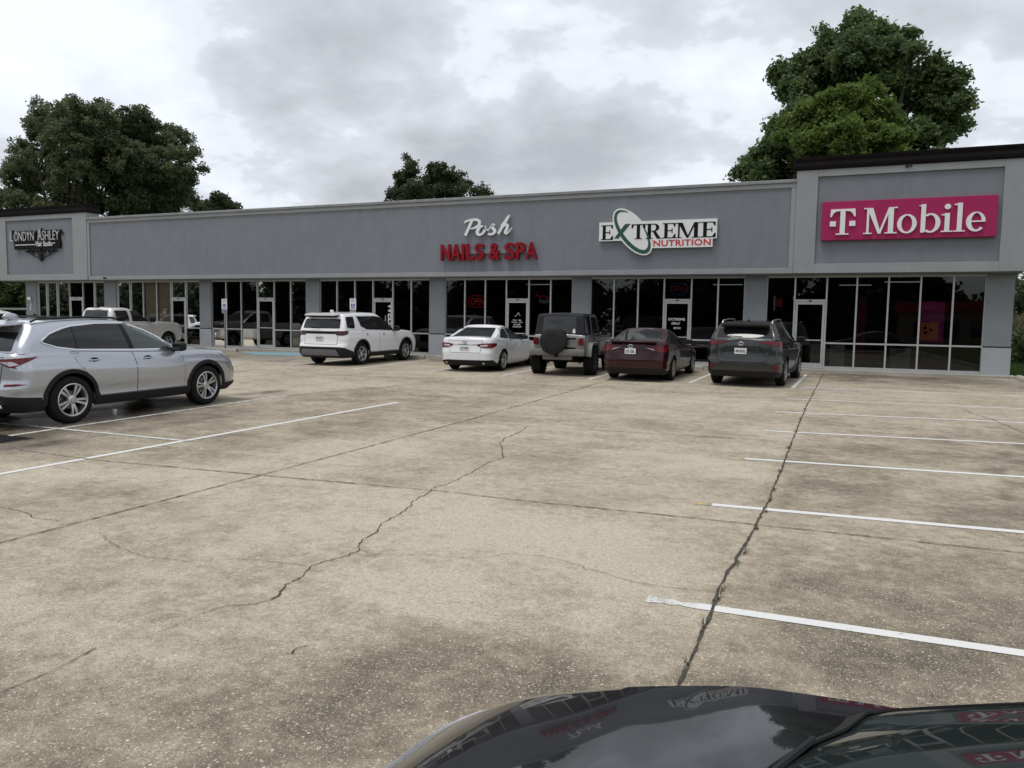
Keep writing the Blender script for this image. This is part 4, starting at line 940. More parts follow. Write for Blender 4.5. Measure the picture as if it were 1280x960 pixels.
# fascia, set forward of the glass
f = MB(); f.boxb(-34.32, -1.73, YF+0.05, YF+0.75, 3.215, 5.90); P(f, 'fascia', M['panel'])
f = MB(); f.boxb(-34.32, -1.73, YF, YF+0.045, 3.20, 3.375, 0.01); f.boxb(-34.70+0.36, -1.73, YF, YF+0.045, 5.955, 6.10, 0.01); f.boxb(-34.34, -34.20, YF+0.002, YF+0.045, 3.377, 5.953); f.boxb(-1.87, -1.732, YF+0.002, YF+0.045, 3.377, 5.953); P(f, 'fascia_trim', M['trim'])
f = MB(); f.boxb(-34.35, -1.72, YF-0.045, YF+0.78, 6.102, 6.215, 0.02); f.boxb(-34.33, -1.73, YF+0.047, YF+0.74, 5.902, 6.10); P(f, 'coping', M['coping'])
for x0, x1, pa, pb, dp in ((-40.95, -34.36, -40.32, -35.35, 0.72), (-1.725, 4.70, -1.08, 4.02, 6.0)):
    f = MB(); f.boxb(x0+0.02, x1-0.02, YF+0.05, YF+dp, 3.215, 6.48); P(f, 'tower_panel', M['panel'])
    f = MB(); f.boxb(x0, pa, YF-0.02, YF+0.047, 3.20, 6.47, 0.012); f.boxb(pb, x1, YF-0.02, YF+0.047, 3.20, 6.47, 0.012)
    f.boxb(pa, pb, YF-0.018, YF+0.047, 3.20, 3.50, 0.008); f.boxb(pa, pb, YF-0.018, YF+0.047, 6.25, 6.47, 0.008)
    for xx in (x0, x1-0.018): f.boxb(xx, xx+0.018, YF+0.05, YF+dp, 3.20, 6.47)
    P(f, 'tower_trim', M['trim'])
    f = MB(); c = [(0.02, 6.472), (-0.05, 6.472), (-0.08, 6.53), (-0.10, 6.60), (-0.09, 6.72), (-0.13, 6.78), (-0.15, 6.85), (-0.15, 6.855), (0.02, 6.855)]
    # swept crown moulding round three sides
    loop = []
    for px, pz in c:
        loop.append([(x0+px, YF+dp, pz), (x0+px, YF+px, pz), (x1-px, YF+px, pz), (x1-px, YF+dp, pz)])
    V = [q for r_ in loop for q in r_]; F = []
    for i in range(len(c)-1):
        for k in range(3): F.append((i*4+k, i*4+k+1, i*4+k+5, i*4+k+4))
    f.add(V, F); f.boxb(x0+0.02, x1-0.02, YF+0.02, YF+dp, 6.482, 6.85); P(f, 'cornice', M['cornice'])
for xx, zz in ((1.45, 6.42), (-33.2, 3.28)):
    f = MB(); f.box((xx, YF-0.04, zz), (0.09, 0.06, 0.07), bev=0.01); f.box((xx+0.10, YF-0.03, zz), (0.05, 0.05, 0.05), bev=0.01); P(f, 'junction_box', M['plastic'])
# soffit, walls, roof
f = MB(); f.boxb(-40.9, 4.66, YF+0.055, YW+0.4, 3.17, 3.212); P(f, 'soffit', M['panel'])
f = MB(); f.boxb(XL, XL+0.2, YW+0.36, 46, 0, 6.0); f.boxb(XRT-0.2, XRT, YW+0.36, 46, 0, 6.0); f.boxb(XL, XRT, 45.8, 46, 0, 5.8); P(f, 'wall', M['panel'])
f = MB(); f.boxb(XL+0.21, XRT-0.21, YF+0.8, 45.7, 5.4, 5.6); P(f, 'roof', M['roofing'])
# pilasters
edges = [(XL, BAYS[0][0])]+[(BAYS[i][-1], BAYS[i+1][0]) for i in range(6)]+[(BAYS[6][-1], XRT)]
for a, b in edges:
    f = MB(); f.boxb(a, b, YW-0.10, YW+0.35, 0.97, 3.168); o = P(f, 'pilaster', M['pil_hi'])
    f = MB(); f.boxb(a-0.012, b+0.012, YW-0.112, YW+0.352, -0.05, 0.925); g = P(f, 'pilaster_base', M['pil_lo']); g.parent = o
    f = MB(); f.boxb(a+0.003, b-0.003, YW-0.09, YW+0.34, 0.925, 0.97); g = P(f, 'reveal', M['black_line']); g.parent = o
# ledge the glazing stands on
f = MB(); f.boxb(XL-0.15, XRT+0.16, Y_KERB, YW+0.3, -0.4, 0.10, 0.025); P(f, 'ledge', M['conc'])
# glazing
for bi, (B_, dk) in enumerate(zip(BAYS, DOOR)):
    f = MB(); hw = 0.026; d0, d1 = YW-0.055, YW+0.055
    for x in B_: f.boxb(x-hw, x+hw, d0, d1, 0.102, 3.168)
    for i in range(len(B_)-1):
        a, b = B_[i]+hw+0.0005, B_[i+1]-hw-0.0005
        f.boxb(a, b, d0+0.002, d1-0.002, 3.09, 3.165)
        if i == dk: f.boxb(a, b, d0+0.002, d1-0.002, ZD, ZD+0.075)
        else:
            f.boxb(a, b, d0+0.002, d1-0.002, 0.103, 0.19); f.boxb(a, b, d0+0.002, d1-0.002, ZM-0.025, ZM+0.025)
    P(f, 'storefront_frame', M['alu'])
    for i in range(len(B_)-1):
        a, b = B_[i]+hw-0.004, B_[i+1]-hw+0.004
        spans = [(ZD+0.07, 3.094)] if i == dk else [(0.186, ZM-0.02), (ZM+0.02, 3.094)]
        for z0, z1 in spans:
            jx = RNG.normal(0, 0.0012, 2)
            V = [(a, YW+jx[0]-jx[1], z0), (b, YW-jx[0]-jx[1], z0), (b, YW-jx[0]+jx[1], z1), (a, YW+jx[0]+jx[1], z1)]
            p = MB(); p.add(V, [(0, 1, 2, 3)]); P(p, 'window_pane', M['shopglass_clear' if (bi == 1 and z0 > 0.5 and (i in (1, 2, 3, 5))) else 'shopglass'])
    a, b = B_[dk]+hw+0.006, B_[dk+1]-hw-0.006
    f = MB(); s = 0.075
    f.boxb(a, a+s, YW-0.045, YW+0.0, 0.11, ZD-0.006, 0.004); f.boxb(b-s, b, YW-0.045, YW+0.0, 0.11, ZD-0.006, 0.004); f.boxb(a+s, b-s, YW-0.044, YW-0.001, ZD-0.09, ZD-0.007); f.boxb(a+s, b-s, YW-0.044, YW-0.001, 0.111, 0.28)
    dr = P(f, 'door', M['alu'])
    p = MB(); p.add([(a+s, YW-0.02, 0.28), (b-s, YW-0.02, 0.28), (b-s, YW-0.02, ZD-0.09), (a+s, YW-0.02, ZD-0.09)], [(0, 1, 2, 3)]); g = P(p, 'door_glass', M['shopglass']); g.parent = dr
    p = MB(); p.tube([(a+s*0.5, YW-0.05, 1.0), (a+s*0.5, YW-0.10, 1.0), (a+s*0.5, YW-0.10, 1.3), (a+s*0.5, YW-0.05, 1.3)], 0.012, 8); p.boxb(a+s, b-s, YW-0.07, YW-0.045, 1.02, 1.055); g = P(p, 'handle', M['alu']); g.parent = dr
    p = MB(); p.boxb((a+b)/2-0.05, (a+b)/2+0.05, YW-0.075, YW-0.045, ZD+0.01, ZD+0.045, 0.008); g = P(p, 'door_closer', M['plastic']); g.parent = dr
# dim rooms behind the glass
for bi, B_ in enumerate(BAYS):
    f = MB(); x0, x1 = edges[bi][1]-0.3, edges[bi+1][0]+0.3
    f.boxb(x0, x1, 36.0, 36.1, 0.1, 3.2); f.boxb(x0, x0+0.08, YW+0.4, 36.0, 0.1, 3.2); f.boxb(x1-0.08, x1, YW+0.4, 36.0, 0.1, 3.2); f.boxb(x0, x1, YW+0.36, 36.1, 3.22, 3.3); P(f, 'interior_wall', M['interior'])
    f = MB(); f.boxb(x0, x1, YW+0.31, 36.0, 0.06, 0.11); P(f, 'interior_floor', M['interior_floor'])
f = MB()
for i in (1, 2, 3): f.boxb(BAYS[1][i]+0.05, BAYS[1][i+1]-0.05, YW+0.05, YW+0.058, ZM, 3.09)
f.boxb(BAYS[1][5]+0.05, BAYS[1][6]-0.05, YW+0.05, YW+0.058, 1.25, 3.09)
P(f, 'window_paper', M['tan_blind'])
# furniture and counters seen faintly through the glass
M['dim_tan'] = simple('dim_furniture', (0.20, 0.17, 0.13), 0.7, 0, 0.2, 2)
M['dim_grey'] = simple('dim_display', (0.62, 0.62, 0.60), 0.6, 0, 0.2, 2)
def inner(name, label, cat, x0, x1, y0, y1, z0, z1, mat, legs=False):
    r = empty(name, ((x0+x1)/2, (y0+y1)/2, z0), label=label, cat=cat)
    w, d, h = x1-x0, y1-y0, z1-z0
    m = MB(); m.boxb(-w/2, w/2, -d/2, d/2, h-0.05, h, 0.01); m.build('top', mat, r)
    m = MB(); m.boxb(-w/2+0.03, w/2-0.03, -d/2+0.03, d/2-0.03, 0, h-0.052, 0.01); m.build('front', mat, r)
    m = MB(); m.boxb(-w/2+0.08, w/2-0.08, -d/2+0.022, -d/2+0.03, 0.1, h-0.12); m.build('panel', M['dim_grey'], r)
inner('counter', 'pale counter standing inside behind the glass next to the pink sign shop door', 'counter', -0.55, -0.02, 28.3, 28.9, 0.11, 0.92, M['dim_grey'])
inner('counter', 'low pale cabinet inside the shop under the pink sign, below the middle pane', 'cabinet', 1.30, 1.95, 28.4, 28.9, 0.11, 0.80, M['dim_grey'])
inner('desk', 'light wooden desk inside the shop behind the white SUV', 'desk', -22.2, -21.7, 28.3, 29.2, 0.11, 1.6, M['dim_tan'])

# ------------------------------------------------------------------ writing and signs
M['sign_pink'] = simple('magenta_sign_face', (0.345, 0.020, 0.098), 0.5, 0, 0.05, 2, 0.2)
M['sign_white'] = simple('white_acrylic', (0.76, 0.77, 0.77), 0.4, 0, 0.03, 5)
M['sign_dull'] = simple('weathered_white_letters', (0.45, 0.46, 0.46), 0.6, 0, 0.1, 6)
M['sign_black'] = simple('black_acrylic', (0.008, 0.0085, 0.009), 0.8, 0, 0.1, 5, 0.15)
M['sign_green'] = simple('dark_green_vinyl', (0.012, 0.075, 0.048), 0.4, 0, 0.06, 5)
M['sign_red'] = simple('deep_red_acrylic', (0.22, 0.007, 0.016), 0.45, 0, 0.2, 3, 0.15)
M['sign_nred'] = simple('red_vinyl', (0.55, 0.035, 0.035), 0.4, 0, 0.05, 5)
class Glyph:
    """strokes of one letter, each a solid slab; layers differ by half a millimetre so that no faces coincide"""
    def __init__(s): s.m = MB(); s.k = 0
    def slab(s, poly, d):
        o = s.k*0.0006; s.k += 1; s.m.prism(poly, -d-o, 0.0+o*0.3); return s
    def strip(s, outer, inner, d, closed=True):
        """band between two rows of points"""
        o = s.k*0.0006; s.k += 1; n = len(outer); y0, y1 = -d-o, 0.0+o*0.3
        V = [(p[0], y0, p[1]) for p in outer]+[(p[0], y0, p[1]) for p in inner]+[(p[0], y1, p[1]) for p in outer]+[(p[0], y1, p[1]) for p in inner]; F = []
        for i in range(n if closed else n-1):
            j = (i+1) % n; F += [(i, j, n+j, n+i), (2*n+i, 3*n+i, 3*n+j, 2*n+j), (i, 2*n+i, 2*n+j, j), (n+i, n+j, 3*n+j, 3*n+i)]
        if not closed: F += [(0, n, 3*n, 2*n), (n-1, 3*n-1, 4*n-1, 2*n-1)]
        s.m.add(V, F); return s
    def ring(s, c, ro, ri, d, a0=0, a1=360, n=40, sh=(0, 0)):
        full = abs(a1-a0) >= 360; A = [R(a0+(a1-a0)*i/(n if full else n-1)) for i in range(n)]
        return s.strip([(c[0]+ro[0]*math.cos(a), c[1]+ro[1]*math.sin(a)) for a in A], [(c[0]+sh[0]+ri[0]*math.cos(a), c[1]+sh[1]+ri[1]*math.sin(a)) for a in A], d, full)
    def brush(s, pts, d, nsub=8):
        """pts: (x, z, width); a smooth stroke through them"""
        P_ = np.array(pts, float); t = np.arange(len(P_)); tt = np.linspace(0, len(P_)-1, (len(P_)-1)*nsub+1)
        def cr(i):
            out = []
            for u in tt:
                k = min(int(u), len(P_)-2); f = u-k; p = [P_[max(k-1, 0)], P_[k], P_[k+1], P_[min(k+2, len(P_)-1)]]
                out.append(0.5*((2*p[1])+(-p[0]+p[2])*f+(2*p[0]-5*p[1]+4*p[2]-p[3])*f*f+(-p[0]+3*p[1]-3*p[2]+p[3])*f**3))
            return np.array(out)
        Q = cr(0); T = np.gradient(Q[:, :2], axis=0); T /= np.maximum(1e-9, np.linalg.norm(T, axis=1))[:, None]; Nn = np.stack([-T[:, 1], T[:, 0]], 1)
        return s.strip([tuple(a) for a in Q[:, :2]+Nn*Q[:, 2:3]/2], [tuple(a) for a in Q[:, :2]-Nn*Q[:, 2:3]/2], d, False)
    def done(s, name, mat, parent, loc, sx=1, sz=None):
        sz = sz or sx; s.m.v = [(x*sx, y, z*sz) for x, y, z in s.m.v]; return s.m.build(name, mat, parent, loc=loc)
def q4(x0, x1, z0, z1): return [(x0, z0), (x1, z0), (x1, z1), (x0, z1)]
def g_M(d, thin=0.075, thick=0.165, w=1.06):
    g = Glyph(); g.slab([(0.10, 0.02), (0.10+thin, 0.02), (0.10+thin, 0.98), (0.10, 0.98)], d); g.slab([(0.10, 0.995), (0.10+thick*1.15, 0.995), (0.53+thin*0.5, 0.0), (0.47, 0.0)], d)
    g.slab([(0.475, 0.004), (0.475+thin, 0.004), (w-0.28+thin, 0.99), (w-0.28, 0.99)], d); g.slab(q4(w-0.28, w-0.28+thick, 0.01, 1.0), d)
    g.slab(q4(0, 0.27, 0, 0.045), d); g.slab(q4(w-0.38, w, 0, 0.045), d); g.slab(q4(0.0, 0.20, 0.955, 1.0), d); g.slab(q4(w-0.2, w, 0.955, 1.0), d); return g
def g_E(d, w=0.72):
    g = Glyph(); g.slab(q4(0.10, 0.28, 0.01, 0.99), d); g.slab(q4(0, w-0.02, 0.945, 1.0), d); g.slab(q4(0, w, 0, 0.06), d); g.slab(q4(0.27, w-0.18, 0.475, 0.535), d)
    g.slab([(w-0.16, 0.95), (w-0.02, 0.95), (w-0.02, 0.74), (w-0.06, 0.74)], d); g.slab([(w-0.18, 0.05), (w-0.05, 0.28), (w, 0.28), (w, 0.05)], d); g.slab(q4(w-0.22, w-0.17, 0.36, 0.65), d); return g
def g_T(d, w=0.76):
    g = Glyph(); c = w/2; g.slab(q4(c-0.09, c+0.09, 0.01, 0.99), d); g.slab(q4(0, w, 0.94, 1.0), d); g.slab(q4(c-0.2, c+0.2, 0, 0.055), d)
    g.slab([(0, 0.945), (0.14, 0.945), (0.045, 0.72), (0, 0.72)], d); g.slab([(w, 0.945), (w-0.14, 0.945), (w-0.045, 0.72), (w, 0.72)], d); return g
def g_R(d):
    g = Glyph(); g.slab(q4(0.10, 0.28, 0.01, 0.99), d); g.slab(q4(0, 0.38, 0, 0.055), d); g.slab(q4(0, 0.45, 0.945, 1.0), d); g.ring((0.42, 0.74), (0.29, 0.258), (0.12, 0.205), d, -90, 90, 20); g.slab(q4(0.27, 0.43, 0.482, 0.535), d)
    g.slab([(0.36, 0.50), (0.53, 0.50), (0.80, 0.0), (0.60, 0.0)], d); g.slab(q4(0.62, 0.86, 0, 0.05), d); return g
def g_o(d, xh=0.70): g = Glyph(); g.ring((0.34, xh/2), (0.34, xh/2+0.012), (0.185, xh/2-0.045), d); return g
def g_b(d, xh=0.70):
    g = Glyph(); g.slab(q4(0.08, 0.235, 0.03, 1.06), d); g.slab([(0, 1.02), (0.235, 1.06), (0.08, 0.98), (0, 1.0)], d); g.ring((0.40, xh/2), (0.33, xh/2+0.012), (0.17, xh/2-0.05), d, -125, 125, 34); g.slab([(0.08, 0.04), (0.235, 0.06), (0.19, 0.0), (0.08, 0.0)], d); return g
def g_i(d, xh=0.70):
    g = Glyph(); g.slab(q4(0.11, 0.265, 0.02, xh), d); g.slab(q4(0, 0.37, 0, 0.042), d); g.slab([(0.0, xh-0.045), (0.265, xh+0.002), (0.11, xh-0.09), (0, xh-0.075)], d); g.slab([(0.185+0.10*math.cos(2*PI*k/20), 0.94+0.10*math.sin(2*PI*k/20)) for k in range(20)], d); return g
def g_l(d): g = Glyph(); g.slab(q4(0.11, 0.265, 0.02, 1.06), d); g.slab(q4(0, 0.37, 0, 0.042), d); g.slab([(0.0, 1.02), (0.265, 1.06), (0.11, 0.97), (0, 0.985)], d); return g
def g_e(d, xh=0.70):
    g = Glyph(); g.ring((0.33, xh/2), (0.33, xh/2+0.012), (0.175, xh/2-0.045), d, 0, 318, 40, (0.02, 0.012)); g.slab(q4(0.14, 0.655, xh/2-0.012, xh/2+0.038), d); return g
def sign(name, label, loc, cat='sign'): return empty(name, loc, label=label, cat=cat)

# pink board with white raised letters
s = sign('shop_sign', 'large pink rectangular sign with white T Mobile lettering on the tall right end', (1.49, YF+0.045, 4.22))
m = MB(); m.boxb(-2.41, 2.40, -0.16, -0.002, 0.0, 1.215, 0.012); m.build('board', M['sign_pink'], s)
H = 0.80; z0 = 0.165; d = 0.05
def put(g, x, w, name='letter', mat='sign_white', y=-0.16, z=z0, h=H, par=None):
    xs = [v[0] for v in g.m.v]; k = w/(max(xs)-min(xs)); return g.done(name, M[mat], par or s, (x-min(xs)*k, y, z), k, h)
g = Glyph(); w_ = 0.80
g.slab(q4(0.32, 0.48, 0.01, 0.985), d); g.slab(q4(0.20, 0.60, 0, 0.05), d); g.slab(q4(0.02, 0.78, 0.93, 1.0), d)
g.strip([(0.0, 0.70), (0.02, 1.0)], [(0.05, 0.70), (0.06, 0.94)], d, False); g.strip([(0.06, 0.95), (0.14, 0.95), (0.22, 0.95), (0.33, 0.95)], [(0.05, 0.70), (0.10, 0.83), (0.18, 0.905), (0.33, 0.925)], d, False)
g.strip([(0.80, 0.70), (0.78, 1.0)], [(0.75, 0.70), (0.74, 0.94)], d, False); g.strip([(0.74, 0.95), (0.66, 0.95), (0.58, 0.95), (0.47, 0.95)], [(0.75, 0.70), (0.70, 0.83), (0.62, 0.905), (0.47, 0.925)], d, False)
g.slab(q4(0.0, 0.19, 0.33, 0.53), d); g.slab(q4(0.61, 0.80, 0.33, 0.53), d)
put(g, -2.16, 0.74)
X = lambda px: on_plane_y(px, 275, YF-0.12).x-1.49
for fn, a, b, hh in ((g_M, 1079.5, 1121.5, 0.80), (g_o, 1121.5, 1146, 0.80), (g_b, 1148, 1175.5, 0.80), (g_i, 1176.5, 1191, 0.80), (g_l, 1192, 1206.5, 0.80), (g_e, 1207.5, 1232, 0.80)):
    put(fn(d), X(a), X(b)-X(a), h=hh)

# script and block red letters of the nail salon
s = sign('shop_sign', 'white Posh script sign mounted above the red block letters', (-12.7, YF+0.045, 4.72))
def script(strokes, name):
    g = Glyph()
    for st in strokes: g.brush(st, 0.07)
    return g.done(name, M['sign_white'], s, (-0.98, -0.04, 0.0), 1.0)
k = 1.96/660.0; zc = lambda y: (400-y)*k*0.97*1.0
def px(pts): return [((x-150)*k, (405-y)*0.74/295.0, w*k) for x, y, w in pts]
script([px([(152, 205, 12), (165, 185, 22), (205, 168, 24), (262, 158, 26), (325, 160, 32), (362, 188, 36), (365, 225, 36), (335, 262, 32), (285, 285, 24), (240, 292, 14)]), px([(262, 165, 34), (235, 225, 36), (210, 290, 36), (185, 345, 36), (165, 392, 34)])], 'letter')
script([px([(425, 262, 20), (385, 265, 30), (350, 305, 40), (335, 350, 42), (355, 385, 32), (395, 380, 28), (430, 345, 32), (445, 300, 34), (430, 262, 28), (440, 300, 14), (490, 315, 12)])], 'letter')
script([px([(480, 335, 10), (520, 285, 14), (555, 240, 24), (575, 252, 18), (555, 262, 26), (548, 285, 36), (575, 318, 38), (580, 352, 38), (550, 382, 30), (505, 384, 26), (490, 372, 20)])], 'letter')
script([px([(772, 128, 30), (740, 185, 36), (700, 255, 36), (665, 320, 36), (632, 384, 34)]), px([(668, 262, 9), (712, 205, 13), (758, 150, 14), (786, 122, 14), (770, 112, 12)]), px([(655, 335, 12), (700, 275, 22), (735, 250, 30), (758, 262, 34), (748, 315, 36), (728, 362, 34), (748, 380, 24), (782, 350, 16), (818, 302, 12)])], 'letter')
s = sign('shop_sign', 'red NAILS & SPA block letters on a grey raceway', (-12.69, YF+0.045, 3.77))
m = MB(); m.boxb(-1.6, 1.85, -0.07, -0.002, 0.28, 0.45, 0.005); m.build('raceway', M['pil_hi'], s)
wx = [(-1.97, 0.42, 'N'), (-1.53, 0.44, 'A'), (-1.06, 0.11, 'I'), (-0.87, 0.33, 'L'), (-0.51, 0.40, 'S'), (0.10, 0.46, '&'), (0.74, 0.42, 'S'), (1.21, 0.38, 'P'), (1.60, 0.45, 'A')]
for x, w, ch in wx:
    o = text('letter', ch, M['sign_red'], s, (x, -0.13, 0.03), w, 0.63, 0.028, 0.12)

# black, green and red sign of the supplement shop
s = sign('shop_sign', 'white cut-out sign with black EXTREME, green swoosh X and red NUTRITION', (-6.23, YF+0.045, 4.00))
def ell(cx, cz, a, b, rot, n=48, a0=0, a1=360): return [(cx+a*math.cos(R(t))*math.cos(rot)-b*math.sin(R(t))*math.sin(rot), cz+a*math.cos(R(t))*math.sin(rot)+b*math.sin(R(t))*math.cos(rot)) for t in np.linspace(a0, a1, n)]
fx = lambda p: -2.05+(p-88)/(1175-88)*4.10            # from a close look at the sign: across
fz = lambda y, p=600: 0.46+(0.0-(y-(345-(p-100)*0.029)))/165.0*0.565   # and up, with its slope taken out
cx, cz = fx(405), fz(268, 405); rot = R(-51); ea, eb = 0.93, 0.42
m = MB()
out = ell(cx, cz, ea+0.06, eb+0.06, rot)[:-1]; m.prism(out, -0.115, -0.02)
def cut(x0, x1, z0, z1, o): m.prism([(x0, z0), (x1, z0), (x1, z1), (x0, z1)], -0.115-o, -0.02)
cut(-2.06, fx(1175), fz(350), fz(158)-0.0, 0.0008)
cut(fx(596), fx(1140), fz(425, 870), fz(330, 870), 0.0016)
m.build('backing', M['sign_white'], s)
m = MB(); m.boxb(-1.8, 1.8, -0.018, -0.002, 0.55, 0.7); m.build('mounting_rail', M['plastic'], s)
zb_, hh = fz(338), 0.515
for fn, a, b in ((g_E, 104, 222), (g_T, 398, 528), (g_R, 532, 684), (g_E, 688, 808), (g_M, 808, 1032), (g_E, 1036, 1165)):
    g = fn(0.006); xs = [v[0] for v in g.m.v]; kk = (fx(b)-fx(a))/(max(xs)-min(xs)); g.done('letter', M['sign_black'], s, (fx(a)-min(xs)*kk, -0.1172, zb_), kk, hh)
g = Glyph()                                              # swoosh: thick on the left and underneath, thin at its ends
A_ = np.linspace(35, 345, 60); o_ = []; i_ = []
for t in A_:
    u = (t-35)/310.0; th = 0.03+0.13*math.sin(PI*u)**0.8
    c_, s_ = math.cos(R(t+100)), math.sin(R(t+100))
    for lst, aa, bb in ((o_, ea, eb), (i_, ea-th*1.0, eb-th*0.8)):
        lst.append((cx+aa*c_*math.cos(rot)-bb*s_*math.sin(rot), cz+aa*c_*math.sin(rot)+bb*s_*math.cos(rot)))
g.strip(o_, i_, 0.006, False); g.done('swoosh', M['sign_green'], s, (0, -0.1176, 0))
g = Glyph(); g.slab([(fx(232), fz(335, 300)), (fx(275), fz(335, 300)), (fx(388), fz(190, 300)), (fx(335), fz(190, 300))], 0.006); g.done('letter', M['sign_green'], s, (0, -0.1186, 0))
text('lettering', 'NUTRITION', M['sign_nred'], s, (fx(606), -0.122, fz(408, 870)), fx(1125)-fx(606), 0.215, 0.022, 0.006, spacing=1.05)

# hair studio sign with scrollwork
s = sign('shop_sign', 'black and white Londyn Ashley Hair Studio sign over dark scrollwork', (-37.95, YF+0.045, 4.10))
W2 = lambda p: on_plane_y(p, 300, YF-0.05).x+37.95
a, b = W2(13), W2(75)
for x0, x1, st, h in ((13.2, 16.8, 'L', 0.56), (18, 43.5, 'ONDYN', 0.50), (47.3, 53, 'A', 0.60), (53.2, 75, 'SHLEY', 0.50)):
    text('letter_backing', st, M['sign_black'], s, (W2(x0)+0.09, -0.05, 1.11), W2(x1)-W2(x0), h, 0.045, 0.05)
    text('letter', st, M['sign_dull'], s, (W2(x0), -0.115, 1.10), (W2(x1)-W2(x0))*0.97, h*0.92, -0.006, 0.02)
text('letter', "'s", M['sign_black'], s, (W2(76.0), -0.06, 1.33), 0.16, 0.24, 0.01, 0.03)
m = MB(); m.boxb(W2(18), W2(75.5), -0.12, -0.03, 0.68, 1.10, 0.01); m.build('board', M['sign_black'], s)
text('lettering', 'Hair Studio', M['sign_white'], s, (W2(45.5), -0.128, 0.80), W2(66)-W2(45.5), 0.26, 0.008, 0.008)
m = MB(); m.boxb(W2(19.5), W2(44.5), -0.127, -0.12, 0.88, 0.915); m.boxb(W2(66.5), W2(69.5), -0.127, -0.12, 0.92, 0.955); m.build('line', M['sign_white'], s)
m = MB(); cxs = (W2(50))
for sg in (-1, 1):
    def sp(x0, z0, r0, turns, dirn, flip=1):
        return [(cxs+sg*(x0+dirn*r0*(1-0.7*u)*math.cos(PI+turns*2*PI*u)), -0.05, z0+flip*r0*(1-0.7*u)*math.sin(turns*2*PI*u)) for u in np.linspace(0, 1, 26)]
    m.tube([(cxs+sg*x, -0.05, z) for x, z in ((0.02, 0.10), (0.3, 0.28), (0.6, 0.36), (0.85, 0.50), (1.15, 0.56))], 0.024, 6)
    m.tube([(cxs+sg*x, -0.05, z) for x, z in ((0.0, 0.60), (0.4, 0.62), (0.8, 0.60), (1.2, 0.58))], 0.02, 6)
    for q in (sp(0.25, 0.47, 0.14, 1.4, 1), sp(0.60, 0.50, 0.11, 1.4, -1), sp(0.90, 0.56, 0.08, 1.3, 1), sp(0.1, 0.30, 0.08, 1.2, -1)): m.tube(q, 0.018, 6)
m.tube([(cxs, -0.05, 0.68), (cxs, -0.05, 0.12), (cxs, -0.05, 0.02)], [0.03, 0.05, 0.008], 8); m.build('scrollwork', M['sign_black'], s, True)

# neon and window writing
M['neon_red'] = emit('red_neon', (0.9, 0.05, 0.07), 0.20); M['neon_blue'] = emit('blue_neon', (0.05, 0.08, 0.6), 0.10); M['neon_dim'] = emit('dim_red_neon', (0.55, 0.02, 0.05), 0.10)
M['film'] = simple('white_window_lettering', (0.70, 0.71, 0.71), 0.6, 0, 0.03, 9)
s = sign('neon_sign', 'red neon OPEN sign behind the nail salon glass', (-13.5, YW+0.16, 2.0), 'neon sign')
text('lettering', 'OPEN', M['neon_red'], s, (-0.26, -0.02, 0.13), 0.58, 0.26, -0.012, 0.01)
m = MB(); m.boxb(-0.36, 0.38, 0.002, 0.02, 0.0, 0.52, 0.01); m.build('backing', M['sign_black'], s)
m = MB(); pts = [(0.02+0.38*math.copysign(abs(math.cos(t))**0.5, math.cos(t)), -0.012, 0.26+0.22*math.copysign(abs(math.sin(t))**0.5, math.sin(t))) for t in np.linspace(0, 2*PI, 41)]; m.tube(pts, 0.011, 6, cap=False); m.build('tube', M['neon_red'], s)
s = sign('neon_sign', 'dim red and blue neon OPEN sign over the supplement shop door', (-5.55, YW+0.16, 2.50), 'neon sign')
text('lettering', 'OPEN', M['neon_dim'], s, (-0.30, -0.02, 0.14), 0.60, 0.20, -0.012, 0.01)
m = MB()
for sg in (-1, 1): m.tube([(0.34*math.cos(t), 0, 0.24+sg*0.20*math.sin(t)) for t in np.linspace(R(15), R(165), 20)], 0.012, 6)
m.build('tube', M['neon_blue'], s)
s = sign('neon_sign', 'small red and white script sign in the nail salon window beside the door', (-10.72, YW+0.16, 2.16), 'neon sign')
g = Glyph(); g.brush([(-0.30, 0.30, 0.03), (-0.2, 0.36, 0.04), (-0.1, 0.27, 0.04), (0.05, 0.33, 0.04), (0.2, 0.26, 0.04), (0.3, 0.29, 0.02)], 0.01); g.done('flourish', M['neon_dim'], s, (0, 0, 0))
text('lettering', 'Nails', M['film'], s, (-0.12, -0.01, 0.04), 0.42, 0.17, 0.012, 0.008)
s = sign('window_lettering', 'white WELCOME lettering running down the glass door behind the white SUV', (-17.36, YW-0.032, 2.16), 'lettering')
text('lettering', 'WELCOME', M['film'], s, (-0.13, 0, 0.0), 1.85, 0.27, 0.03, 0.003, (PI/2, PI/2, 0))
text('lettering', 'PLEASE RING BELL', M['film'], s, (-0.27, 0, -0.5), 0.6, 0.05, 0.0, 0.003, (PI/2, PI/2, 0))
s = sign('window_lettering', 'white opening hours lettering on the nail salon door', (-11.68, YW-0.032, 1.25), 'lettering')
for i, (t, w) in enumerate((('Mon - Sat', 0.34), ('9:30am - 7pm', 0.46), ('SUN CLOSED', 0.30), ('WALK INS WELCOME', 0.36))): text('lettering', t, M['film'], s, (0, 0, 0.30-0.085*i), w, 0.05, 0.02, 0.003, origin='center')
g = Glyph(); g.brush([(-0.10, 0.44, 0.012), (0.0, 0.50, 0.02), (0.05, 0.58, 0.012), (0.12, 0.47, 0.02)], 0.003); g.done('flourish', M['film'], s, (0, 0, 0))
s = sign('window_lettering', 'white lettering on the glass door of the supplement shop', (-5.56, YW-0.032, 1.2), 'lettering')
text('lettering', 'EXTREME', M['film'], s, (-0.29, 0, 0.42), 0.58, 0.085, 0.02, 0.003)
